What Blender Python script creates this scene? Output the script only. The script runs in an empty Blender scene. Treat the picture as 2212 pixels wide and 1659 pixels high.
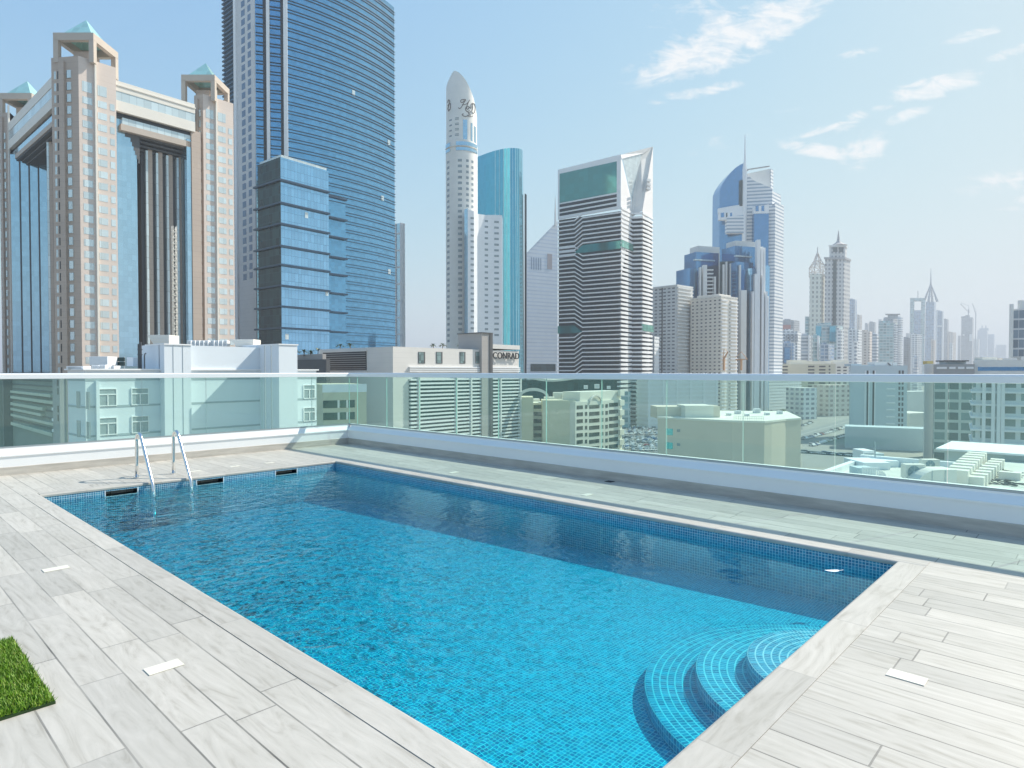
import bpy, bmesh, math, random
from mathutils import Vector, Matrix
random.seed(7)
PI = math.pi
sc = bpy.context.scene
COL = sc.collection
# ---------------------------------------------------------------- camera
EYE = 1.55
FV = 1381.4            # focal length in units of a 2212 px wide picture
HV = 802.6             # row of the horizon in the same units
PITCH = math.atan((829.5 - HV) / FV)
YAW = math.radians(43.3)          # heading of the view, from +X towards +Y
cam_d = bpy.data.cameras.new('camera')
cam = bpy.data.objects.new('camera', cam_d); COL.objects.link(cam)
cam_d.sensor_width = 36.0; cam_d.lens = 36.0 * FV / 2212.0
cam_d.clip_start = 0.05; cam_d.clip_end = 60000
cam.location = (0, 0, EYE)
cam.rotation_euler = (PI / 2 - PITCH, 0, YAW - PI / 2)
sc.camera = cam
FWD = Vector((math.cos(YAW), math.sin(YAW), 0)); RGT = Vector((math.sin(YAW), -math.cos(YAW), 0))
# ---------------------------------------------------------------- sun, sky, exposure
SUN = Vector((1.0, -0.36, 0.98)).normalized()
SUN_EL = math.asin(SUN.z); SUN_AZ = math.atan2(SUN.x, SUN.y)   # from +Y clockwise
sl = bpy.data.lights.new('sun', 'SUN'); sl.energy = 3.3; sl.angle = math.radians(0.53); sl.color = (1.0, 0.93, 0.82)
so = bpy.data.objects.new('sun', sl); COL.objects.link(so)
so.rotation_euler = SUN.to_track_quat('Z', 'Y').to_euler(); so.location = (30, -10, 40)
sc.view_settings.view_transform = 'Standard'; sc.view_settings.look = 'None'
sc.view_settings.gamma = 1.0; sc.view_settings.exposure = 0.93
sc.cycles.max_bounces = 8; sc.cycles.transparent_max_bounces = 40
sc.cycles.glossy_bounces = 4; sc.cycles.diffuse_bounces = 3; sc.cycles.volume_bounces = 0
sc.cycles.caustics_reflective = False; sc.cycles.caustics_refractive = False
sc.cycles.sample_clamp_indirect = 6
sc.cycles.use_denoising = True

world = bpy.data.worlds.new('World'); sc.world = world; world.use_nodes = True
wt = world.node_tree; wt.nodes.clear()
def N(t, kind, **kw):
    n = t.nodes.new(kind)
    for k, v in kw.items():
        if k.startswith('i_'): n.inputs[k[2:]].default_value = v
        elif k.startswith('I'): n.inputs[int(k[1:])].default_value = v
        else: setattr(n, k, v)
    return n
def MA(t, op, a, b=None, c=None, clamp=False):
    n = t.nodes.new('ShaderNodeMath'); n.operation = op; n.use_clamp = clamp
    for i, x in enumerate((a, b, c)):
        if x is None: continue
        if isinstance(x, (int, float)): n.inputs[i].default_value = x
        else: t.links.new(x, n.inputs[i])
    return n.outputs[0]
def VMA(t, op, a, b=None):
    n = t.nodes.new('ShaderNodeVectorMath'); n.operation = op
    for i, x in enumerate((a, b)):
        if x is None: continue
        if isinstance(x, (tuple, list, Vector)): n.inputs[i].default_value = tuple(x)
        else: t.links.new(x, n.inputs[i])
    return n.outputs['Value'] if op in ('DOT_PRODUCT', 'LENGTH') else n.outputs[0]
def MIXC(t, fac, a, b, mode='MIX'):
    n = t.nodes.new('ShaderNodeMix'); n.data_type = 'RGBA'; n.blend_type = mode
    for idx, x in ((0, fac), (6, a), (7, b)):
        if isinstance(x, (int, float)): n.inputs[idx].default_value = x
        elif isinstance(x, (tuple, list)): n.inputs[idx].default_value = tuple(x) + ((1,) if len(x) == 3 else ())
        else: t.links.new(x, n.inputs[idx])
    return n.outputs[2]
sky = N(wt, 'ShaderNodeTexSky', sky_type='NISHITA', sun_disc=False, sun_elevation=SUN_EL, sun_rotation=SUN_AZ,
        altitude=20.0, air_density=1.0, dust_density=0.6, ozone_density=1.6)
tc = N(wt, 'ShaderNodeTexCoord')
dirv = tc.outputs['Generated']
# clouds: wisps drawn in the sky by direction (gnomonic coordinates about a fixed heading)
dF = VMA(wt, 'DOT_PRODUCT', dirv, tuple(FWD)); dR = VMA(wt, 'DOT_PRODUCT', dirv, tuple(RGT))
sepd = N(wt, 'ShaderNodeSeparateXYZ'); wt.links.new(dirv, sepd.inputs[0])
gu = MA(wt, 'DIVIDE', dR, MA(wt, 'MAXIMUM', dF, 0.05)); gv = MA(wt, 'DIVIDE', sepd.outputs[2], MA(wt, 'MAXIMUM', dF, 0.05))
comb = N(wt, 'ShaderNodeCombineXYZ'); wt.links.new(gu, comb.inputs[0]); wt.links.new(gv, comb.inputs[1])
mp = N(wt, 'ShaderNodeMapping'); mp.inputs['Rotation'].default_value = (0, 0, math.radians(-24)); mp.inputs['Scale'].default_value = (1, 3.2, 1)
wt.links.new(comb.outputs[0], mp.inputs[0])
n1 = N(wt, 'ShaderNodeTexNoise', i_Scale=13.0, i_Detail=10.0, i_Roughness=0.66, i_Distortion=1.1); wt.links.new(mp.outputs[0], n1.inputs['Vector'])
n2 = N(wt, 'ShaderNodeTexNoise', i_Scale=46.0, i_Detail=6.0, i_Roughness=0.6, i_Distortion=0.4); wt.links.new(comb.outputs[0], n2.inputs['Vector'])
nz = MA(wt, 'ADD', MA(wt, 'MULTIPLY', n1.outputs[0], 0.75), MA(wt, 'MULTIPLY', n2.outputs[0], 0.25))
# cloud patches: (x, y in picture units of 2212, length, thickness, tilt in degrees, strength)
CL = [(1560, 96, 170, 44, 22, 1.0), (1690, 40, 95, 30, 24, .95), (1500, 30, 110, 40, 15, .45), (1470, 128, 90, 22, 12, .5),
      (1520, 158, 62, 10, 12, .7), (1510, 203, 88, 11, 12, .8), (1440, 205, 30, 8, 0, .35), (1840, 122, 42, 9, 12, .6),
      (2095, 82, 62, 9, 14, .85), (2180, 118, 65, 10, 18, .85), (2025, 188, 86, 18, 13, 1.0), (2010, 208, 40, 10, 12, .7),
      (1958, 253, 46, 11, 18, .95), (1898, 238, 24, 6, 6, .7), (1780, 282, 70, 8, 14, .8), (1828, 268, 34, 13, 25, .8),
      (1770, 330, 78, 15, -8, .8), (1860, 330, 46, 30, 35, .8), (1600, 285, 120, 14, 24, .35), (2170, 395, 95, 22, 6, .7),
      (2200, 440, 60, 20, 25, .55), (1560, 320, 60, 10, 10, .22), (1950, 560, 120, 8, 8, .2), (960, 458, 14, 3, 3, .35)]
acc = None
for (cx, cy, L, T, ang, st) in CL:
    u0 = (cx - 1106) / FV; v0 = (HV - cy) / FV; a = math.radians(ang); ca, sa = math.cos(a), math.sin(a)
    du = MA(wt, 'SUBTRACT', gu, u0); dv = MA(wt, 'SUBTRACT', gv, v0)
    p = MA(wt, 'ADD', MA(wt, 'MULTIPLY', du, ca * FV / L), MA(wt, 'MULTIPLY', dv, sa * FV / L))
    q = MA(wt, 'ADD', MA(wt, 'MULTIPLY', du, -sa * FV / T), MA(wt, 'MULTIPLY', dv, ca * FV / T))
    r2 = MA(wt, 'ADD', MA(wt, 'MULTIPLY', p, p), MA(wt, 'MULTIPLY', q, q))
    m = MA(wt, 'MULTIPLY', MA(wt, 'SUBTRACT', 1.15, MA(wt, 'MULTIPLY', r2, 0.42), clamp=False), st)
    acc = m if acc is None else MA(wt, 'MAXIMUM', acc, m)
acc = MA(wt, 'MAXIMUM', acc, 0.0)
cl = MA(wt, 'MULTIPLY', MA(wt, 'SUBTRACT', nz, MA(wt, 'SUBTRACT', 0.63, MA(wt, 'MULTIPLY', acc, 0.275))), 5.0, clamp=True)
cl = MA(wt, 'MULTIPLY', cl, MA(wt, 'MULTIPLY', acc, 1.6, clamp=True), clamp=True)
veil = MA(wt, 'MULTIPLY', MA(wt, 'SUBTRACT', n1.outputs[0], 0.35), 0.35, clamp=True)
front = MA(wt, 'MULTIPLY', dF, 8.0, clamp=True)
cl = MA(wt, 'MULTIPLY', cl, front)
cloudcol = (3.5, 3.5, 3.5)
# the sky's own brightness rolls off towards white near the sun, as hazy air does
ssep = N(wt, 'ShaderNodeSeparateColor'); wt.links.new(sky.outputs[0], ssep.inputs[0]); scm = N(wt, 'ShaderNodeCombineColor')
for ch, (a_, m_) in enumerate(((1.02, 3.1), (1.47, 3.1), (2.6, 3.1))):
    wt.links.new(MA(wt, 'MULTIPLY', MA(wt, 'SUBTRACT', 1.0, MA(wt, 'POWER', 2.71828, MA(wt, 'MULTIPLY', ssep.outputs[ch], -a_ / m_))), m_), scm.inputs[ch])
skyc = MIXC(wt, MA(wt, 'MULTIPLY', cl, 0.9), scm.outputs[0], cloudcol)
bg = N(wt, 'ShaderNodeBackground', i_Strength=0.15); wt.links.new(skyc, bg.inputs['Color'])
wo = N(wt, 'ShaderNodeOutputWorld'); wt.links.new(bg.outputs[0], wo.inputs['Surface'])

# ---------------------------------------------------------------- helpers: places
def at(x, y=None, d=100.0):
    """point at column x of the 2212 wide picture, d metres ahead (row y gives the height)"""
    lat = (x - 1106) / FV * d
    P = RGT * lat + FWD * d
    z = EYE + (HV - y) / FV * d if y is not None else 0.0
    return Vector((P.x, P.y, z))
def zh(y, d): return EYE + (HV - y) / FV * d
ZG = -40.5
def dirs(a):
    """unit vectors along a right-hand wall and a left-hand wall of a block turned a degrees"""
    a = math.radians(a)
    return RGT * math.sin(a) + FWD * math.cos(a), -RGT * math.cos(a) + FWD * math.sin(a)
def hit(P, D, x):
    """how far along D from P one gets to picture column x"""
    k = (x - 1106) / FV
    return (k * P.dot(FWD) - P.dot(RGT)) / (D.dot(RGT) - k * D.dot(FWD))
def depth(P): return P.dot(FWD)

# ---------------------------------------------------------------- helpers: meshes
class MB:
    def __init__(s): s.v = []; s.f = []; s.m = []
    def quad(s, pts, mi=0):
        b = len(s.v); s.v += [tuple(p) for p in pts]; s.f.append(tuple(range(b, b + len(pts)))); s.m.append(mi); return s
    def box(s, x0, x1, y0, y1, z0, z1, mi=0):
        return s.obox(Vector((x0, y0, 0)), Vector((1, 0, 0)), Vector((0, 1, 0)), x1 - x0, y1 - y0, z0, z1, mi)
    def obox(s, O, U, W, lu, lw, z0, z1, mi=0):
        O = Vector((O.x, O.y, 0))
        c = [O, O + U * lu, O + U * lu + W * lw, O + W * lw]
        if (U.x * W.y - U.y * W.x) * lu * lw < 0: c.reverse()
        return s.prism([(p.x, p.y) for p in c], z0, z1, mi)
    def prism(s, poly, z0, z1, mi=0, mtop=None):
        """poly counter-clockwise; z0/z1 numbers or lists per corner"""
        n = len(poly); b = len(s.v)
        zz0 = z0 if isinstance(z0, (list, tuple)) else [z0] * n
        zz1 = z1 if isinstance(z1, (list, tuple)) else [z1] * n
        s.v += [(p[0], p[1], zz0[i]) for i, p in enumerate(poly)] + [(p[0], p[1], zz1[i]) for i, p in enumerate(poly)]
        for i in range(n):
            j = (i + 1) % n; s.f.append((b + i, b + j, b + n + j, b + n + i)); s.m.append(mi)
        s.f.append(tuple(b + n + i for i in range(n))); s.m.append(mi if mtop is None else mtop)
        s.f.append(tuple(b + i for i in reversed(range(n)))); s.m.append(mi)
        return s
    def tube(s, pts, r, seg=10, mi=0, cap=True):
        pts = [Vector(p) for p in pts]; n = len(pts); b = len(s.v)
        up = None
        for i, p in enumerate(pts):
            t = (pts[min(i + 1, n - 1)] - pts[max(i - 1, 0)]).normalized()
            if up is None: up = t.orthogonal().normalized()
            up = (up - t * up.dot(t)); up = up.normalized() if up.length > 1e-6 else t.orthogonal().normalized()
            w = t.cross(up); rr = r[i] if isinstance(r, (list, tuple)) else r
            for k in range(seg):
                a = 2 * PI * k / seg; q = p + (up * math.cos(a) + w * math.sin(a)) * rr; s.v.append(tuple(q))
        for i in range(n - 1):
            for k in range(seg):
                k2 = (k + 1) % seg
                s.f.append((b + i * seg + k, b + i * seg + k2, b + (i + 1) * seg + k2, b + (i + 1) * seg + k)); s.m.append(mi)
        if cap:
            s.f.append(tuple(b + k for k in reversed(range(seg)))); s.m.append(mi)
            s.f.append(tuple(b + (n - 1) * seg + k for k in range(seg))); s.m.append(mi)
        return s
    def profile(s, prof, P0, P1, out, mi=0, closed=True, mis=None):
        """sweep a 2-D profile (o along out, z) from P0 to P1"""
        n = len(prof); b = len(s.v)
        for P in (P0, P1):
            for (o, z) in prof: q = Vector((P.x, P.y, 0)) + out * o; s.v.append((q.x, q.y, P.z + z))
        for i in range(n if closed else n - 1):
            j = (i + 1) % n; s.f.append((b + i, b + j, b + n + j, b + n + i)); s.m.append(mis[i] if mis else mi)
        if closed:
            s.f.append(tuple(b + i for i in reversed(range(n)))); s.m.append(mi)
            s.f.append(tuple(b + n + i for i in range(n))); s.m.append(mi)
        return s
    def build(s, name, mats, parent=None, smooth=False, bevel=0.0, fix=True):
        me = bpy.data.meshes.new(name); me.from_pydata(s.v, [], s.f)
        if not isinstance(mats, (list, tuple)): mats = [mats]
        for m in mats: me.materials.append(m)
        for i, p in enumerate(me.polygons): p.material_index = s.m[i]; p.use_smooth = smooth
        me.update()
        if fix:
            bm = bmesh.new(); bm.from_mesh(me); bmesh.ops.recalc_face_normals(bm, faces=bm.faces); bm.to_mesh(me); bm.free()
        o = bpy.data.objects.new(name, me); COL.objects.link(o)
        if parent is not None: o.parent = parent
        if bevel:
            b = o.modifiers.new('bevel', 'BEVEL'); b.width = bevel; b.segments = 2; b.limit_method = 'ANGLE'
        return o
def tag(o, label=None, cat=None, group=None, kind=None):
    if label: o['label'] = label
    if cat: o['category'] = cat
    if group: o['group'] = group
    if kind: o['kind'] = kind
    return o
def thing(name, label, cat, loc=(0, 0, 0), group=None):
    o = bpy.data.objects.new(name, None); COL.objects.link(o); o.location = loc; o.empty_display_size = .2
    return tag(o, label, cat, group)
def under(root, o):
    """parent o to root keeping world coordinates of its mesh (root not rotated)"""
    o.parent = root; o.location = -Vector(root.location); return o
def stuffy(o): o['kind'] = 'stuff'; return o

# ---------------------------------------------------------------- helpers: materials
def newmat(name):
    m = bpy.data.materials.new(name); m.use_nodes = True; t = m.node_tree
    return m, t, t.nodes['Principled BSDF']
def mat(name, col, rough=0.6, metal=0.0, var=0.06, scale=3.0, bump=0.0, spec=0.5, stretch=(1, 1, 1), coat=0.0):
    m, t, p = newmat(name)
    p.inputs['Roughness'].default_value = rough; p.inputs['Metallic'].default_value = metal
    p.inputs['Specular IOR Level'].default_value = spec; p.inputs['Coat Weight'].default_value = coat
    g = N(t, 'ShaderNodeNewGeometry'); mpp = N(t, 'ShaderNodeMapping'); mpp.inputs['Scale'].default_value = stretch
    t.links.new(g.outputs['Position'], mpp.inputs[0])
    n = N(t, 'ShaderNodeTexNoise', i_Scale=scale, i_Detail=5.0, i_Roughness=0.6); t.links.new(mpp.outputs[0], n.inputs['Vector'])
    a = tuple(max(0, c * (1 - 2 * var)) for c in col); b = tuple(min(1, c * (1 + 2 * var)) for c in col)
    t.links.new(MIXC(t, n.outputs[0], a, b), p.inputs['Base Color'])
    if bump:
        bp = N(t, 'ShaderNodeBump', i_Strength=bump, i_Distance=0.02); t.links.new(n.outputs[0], bp.inputs['Height']); t.links.new(bp.outputs[0], p.inputs['Normal'])
    return m
def facade(name, wall, glass, fh=3.6, bw=3.0, fz=0.5, fb=0.6, z0=0.0, wr=0.7, gr=0.12, var=0.35, gmetal=0.0, wvar=0.05, gz=0.0, alt=None):
    """storeys and bays: glass where frac(z/fh) < fz and frac(u/bw) < fb; panes vary"""
    m, t, p = newmat(name)
    g = N(t, 'ShaderNodeNewGeometry')
    tan = VMA(t, 'NORMALIZE', VMA(t, 'CROSS_PRODUCT', g.outputs['True Normal'], (0, 0, 1)))
    u = VMA(t, 'DOT_PRODUCT', g.outputs['Position'], tan)
    s = N(t, 'ShaderNodeSeparateXYZ'); t.links.new(g.outputs['Position'], s.inputs[0])
    zn = MA(t, 'DIVIDE', MA(t, 'SUBTRACT', s.outputs[2], z0), fh); un = MA(t, 'DIVIDE', u, bw)
    isz = MA(t, 'LESS_THAN', MA(t, 'FRACT', zn), fz); isu = MA(t, 'LESS_THAN', MA(t, 'FRACT', un), fb)
    win = MA(t, 'MULTIPLY', isz, isu)
    sn = N(t, 'ShaderNodeSeparateXYZ'); t.links.new(g.outputs['True Normal'], sn.inputs[0])
    flat = MA(t, 'LESS_THAN', MA(t, 'ABSOLUTE', sn.outputs[2]), 0.5)
    win = MA(t, 'MULTIPLY', win, flat)
    c = N(t, 'ShaderNodeCombineXYZ'); t.links.new(MA(t, 'FLOOR', un), c.inputs[0]); t.links.new(MA(t, 'FLOOR', zn), c.inputs[1])
    wn = N(t, 'ShaderNodeTexWhiteNoise', noise_dimensions='3D'); t.links.new(c.outputs[0], wn.inputs['Vector'])
    ga = tuple(x * (1 - var) for x in glass); gb = tuple(min(1, x * (1 + var)) for x in (alt or glass))
    gcol = MIXC(t, wn.outputs['Value'], ga, gb)
    nn = N(t, 'ShaderNodeTexNoise', i_Scale=0.15, i_Detail=5.0); t.links.new(g.outputs['Position'], nn.inputs['Vector'])
    wcol = MIXC(t, nn.outputs[0], tuple(x * (1 - 2 * wvar) for x in wall), tuple(min(1, x * (1 + 2 * wvar)) for x in wall))
    t.links.new(MIXC(t, win, wcol, gcol), p.inputs['Base Color'])
    t.links.new(MA(t, 'ADD', MA(t, 'MULTIPLY', win, gr - wr), wr), p.inputs['Roughness'])
    t.links.new(MA(t, 'MULTIPLY', win, gmetal), p.inputs['Metallic'])
    return m
def glassmat(name, col, fh=3.6, bw=1.5, var=0.12, rough=0.06, metal=0.75, line=0.06, linecol=None, wob=0.0, spec=0.5):
    """curtain wall: mirrored panes that differ slightly, thin mullions"""
    m, t, p = newmat(name)
    g = N(t, 'ShaderNodeNewGeometry')
    tan = VMA(t, 'NORMALIZE', VMA(t, 'CROSS_PRODUCT', g.outputs['True Normal'], (0, 0, 1)))
    u = VMA(t, 'DOT_PRODUCT', g.outputs['Position'], tan)
    s = N(t, 'ShaderNodeSeparateXYZ'); t.links.new(g.outputs['Position'], s.inputs[0])
    zn = MA(t, 'DIVIDE', s.outputs[2], fh); un = MA(t, 'DIVIDE', u, bw)
    c = N(t, 'ShaderNodeCombineXYZ'); t.links.new(MA(t, 'FLOOR', un), c.inputs[0]); t.links.new(MA(t, 'FLOOR', zn), c.inputs[1])
    wn = N(t, 'ShaderNodeTexWhiteNoise', noise_dimensions='3D'); t.links.new(c.outputs[0], wn.inputs['Vector'])
    col0 = MIXC(t, wn.outputs['Value'], tuple(x * (1 - var) for x in col), tuple(min(1, x * (1 + var)) for x in col))
    mull = MA(t, 'MAXIMUM', MA(t, 'LESS_THAN', MA(t, 'FRACT', zn), line), MA(t, 'LESS_THAN', MA(t, 'FRACT', un), line * fh / bw * .7))
    lc = linecol or tuple(x * 0.5 for x in col)
    t.links.new(MIXC(t, mull, col0, lc), p.inputs['Base Color'])
    p.inputs['Metallic'].default_value = metal; p.inputs['Roughness'].default_value = rough
    p.inputs['Specular IOR Level'].default_value = spec
    if wob:
        bp = N(t, 'ShaderNodeBump', i_Strength=1.0, i_Distance=wob); t.links.new(wn.outputs['Value'], bp.inputs['Height'])
        nz_ = N(t, 'ShaderNodeTexNoise', i_Scale=0.5, i_Detail=2.0); t.links.new(g.outputs['Position'], nz_.inputs['Vector'])
        t.links.new(nz_.outputs[0], bp.inputs['Height']); t.links.new(bp.outputs[0], p.inputs['Normal'])
    return m
# ================================================================ the terrace
PX0, PX1, PY0, PY1 = 1.76, 5.93, 1.27, 9.78       # pool opening
WL = -0.10                                        # water level
RX, RY = 7.59, 12.02                              # parapet faces
# --- plank tiles -------------------------------------------------
def plankmat(name, along='Y', w=0.196, L=1.2, ox=PX0, oy=0.0, base=(0.50, 0.475, 0.43), seam=0.13):
    m, t, p = newmat(name)
    g = N(t, 'ShaderNodeNewGeometry'); s = N(t, 'ShaderNodeSeparateXYZ'); t.links.new(g.outputs['Position'], s.inputs[0])
    X, Y = (s.outputs[0], s.outputs[1]) if along == 'Y' else (s.outputs[1], s.outputs[0])
    cx = MA(t, 'DIVIDE', MA(t, 'SUBTRACT', X, ox), w); ix = MA(t, 'FLOOR', cx); fx = MA(t, 'FRACT', cx)
    wn1 = N(t, 'ShaderNodeTexWhiteNoise', noise_dimensions='1D'); t.links.new(ix, wn1.inputs['W'])
    cy = MA(t, 'ADD', MA(t, 'DIVIDE', MA(t, 'SUBTRACT', Y, oy), L), wn1.outputs['Value']); iy = MA(t, 'FLOOR', cy); fy = MA(t, 'FRACT', cy)
    gx = 0.0042 / w; gy = 0.0042 / L
    ex = MA(t, 'LESS_THAN', MA(t, 'MINIMUM', fx, MA(t, 'SUBTRACT', 1.0, fx)), gx)
    ey = MA(t, 'LESS_THAN', MA(t, 'MINIMUM', fy, MA(t, 'SUBTRACT', 1.0, fy)), gy)
    sm = MA(t, 'MAXIMUM', ex, ey)
    c = N(t, 'ShaderNodeCombineXYZ'); t.links.new(ix, c.inputs[0]); t.links.new(iy, c.inputs[1])
    wn = N(t, 'ShaderNodeTexWhiteNoise', noise_dimensions='3D'); t.links.new(c.outputs[0], wn.inputs['Vector'])
    # wood grain, shifted per plank
    off = VMA(t, 'MULTIPLY', wn.outputs['Color'], (37.0, 37.0, 9.0))
    c2 = N(t, 'ShaderNodeCombineXYZ'); t.links.new(MA(t, 'MULTIPLY', X, 7.0), c2.inputs[0]); t.links.new(MA(t, 'MULTIPLY', Y, 1.1), c2.inputs[1])
    vec = VMA(t, 'ADD', c2.outputs[0], off)
    n1_ = N(t, 'ShaderNodeTexNoise', i_Scale=1.3, i_Detail=9.0, i_Roughness=0.64, i_Distortion=2.6); t.links.new(vec, n1_.inputs['Vector'])
    wv = N(t, 'ShaderNodeTexWave', wave_type='BANDS', bands_direction='X', i_Scale=0.9); wv.inputs['Distortion'].default_value = 9.0
    wv.inputs['Detail'].default_value = 3.0; wv.inputs['Detail Scale'].default_value = 0.7; t.links.new(vec, wv.inputs['Vector'])
    n3 = N(t, 'ShaderNodeTexNoise', i_Scale=0.8, i_Detail=4.0, i_Roughness=0.7); t.links.new(g.outputs['Position'], n3.inputs['Vector'])
    f = MA(t, 'ADD', MA(t, 'MULTIPLY', n1_.outputs[0], 0.93), MA(t, 'MULTIPLY', wv.outputs['Fac'], 0.07))
    ramp = N(t, 'ShaderNodeValToRGB'); t.links.new(f, ramp.inputs[0]); e = ramp.color_ramp.elements
    b = base
    e[0].position = 0.30; e[0].color = (b[0] * .76, b[1] * .745, b[2] * .715, 1); e[1].position = 0.72; e[1].color = (b[0] * 1.14, b[1] * 1.14, b[2] * 1.15, 1)
    e2 = e.new(0.45); e2.color = (b[0] * .97, b[1] * .97, b[2] * .965, 1)
    tint = MIXC(t, wn.outputs['Value'], (0.87, 0.875, 0.87), (1.08, 1.075, 1.06))
    col = MIXC(t, 1.0, ramp.outputs[0], tint, 'MULTIPLY')
    stain = MIXC(t, MA(t, 'MULTIPLY', MA(t, 'SUBTRACT', n3.outputs[0], 0.42), 1.6, clamp=True), (1, 1, 1), (0.84, 0.84, 0.815))
    col = MIXC(t, 1.0, col, stain, 'MULTIPLY')
    # seams: some crisp and dark, some nearly closed
    sn_ = N(t, 'ShaderNodeTexNoise', i_Scale=1.3, i_Detail=3.0); t.links.new(g.outputs['Position'], sn_.inputs['Vector'])
    sf = MA(t, 'MULTIPLY', sm, MA(t, 'MULTIPLY', MA(t, 'SUBTRACT', sn_.outputs[0], 0.25), 2.2, clamp=True))
    t.links.new(MIXC(t, sf, col, (seam * .82, seam * .78, seam * .70)), p.inputs['Base Color'])
    p.inputs['Roughness'].default_value = 0.5
    bp = N(t, 'ShaderNodeBump', i_Strength=0.35, i_Distance=0.003)
    t.links.new(MA(t, 'SUBTRACT', MA(t, 'MULTIPLY', f, 0.4), sm), bp.inputs['Height']); t.links.new(bp.outputs[0], p.inputs['Normal'])
    return m
M = {}
M['plank'] = plankmat('deck_planks', ox=PX0 - .17 - 0.196 * 10)
M['coping_x'] = plankmat('coping_planks_across', along='X', w=0.5, ox=0.9, L=0.9, oy=.3, seam=.42)
M['coping_y'] = plankmat('coping_planks_along', along='Y', w=0.5, ox=1.4, L=1.2, oy=2.26, seam=.42)
M['plank_skirt'] = mat('stone_skirting', (0.50, 0.47, 0.42), 0.6, var=.22, scale=2.2, stretch=(1, 1, 9))
M['paint'] = mat('white_paint', (0.86, 0.87, 0.87), 0.65, var=.015, scale=1.5)
M['rail'] = mat('white_aluminium', (0.80, 0.82, 0.83), 0.25, var=.01, spec=.6)
M['steel'] = mat('polished_steel', (0.78, 0.78, 0.76), 0.16, metal=1.0, var=.02)
# the deck: four sheets round the pool, thick slab
dk = MB()
CW = 0.17
xs0, xs1, ys0, ys1 = PX0 - CW, PX1 + CW, PY0 - CW - .03, PY1 + CW
for (a, b, c, d) in ((-9, xs0, -4, RY), (xs1, RX, -4, RY), (xs0, xs1, -4, ys0), (xs0, xs1, ys1, RY)):
    dk.box(a, b, c, d, -0.35, 0.0)
deck = tag(dk.build('pool_deck', M['plank']), kind='structure')

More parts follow.
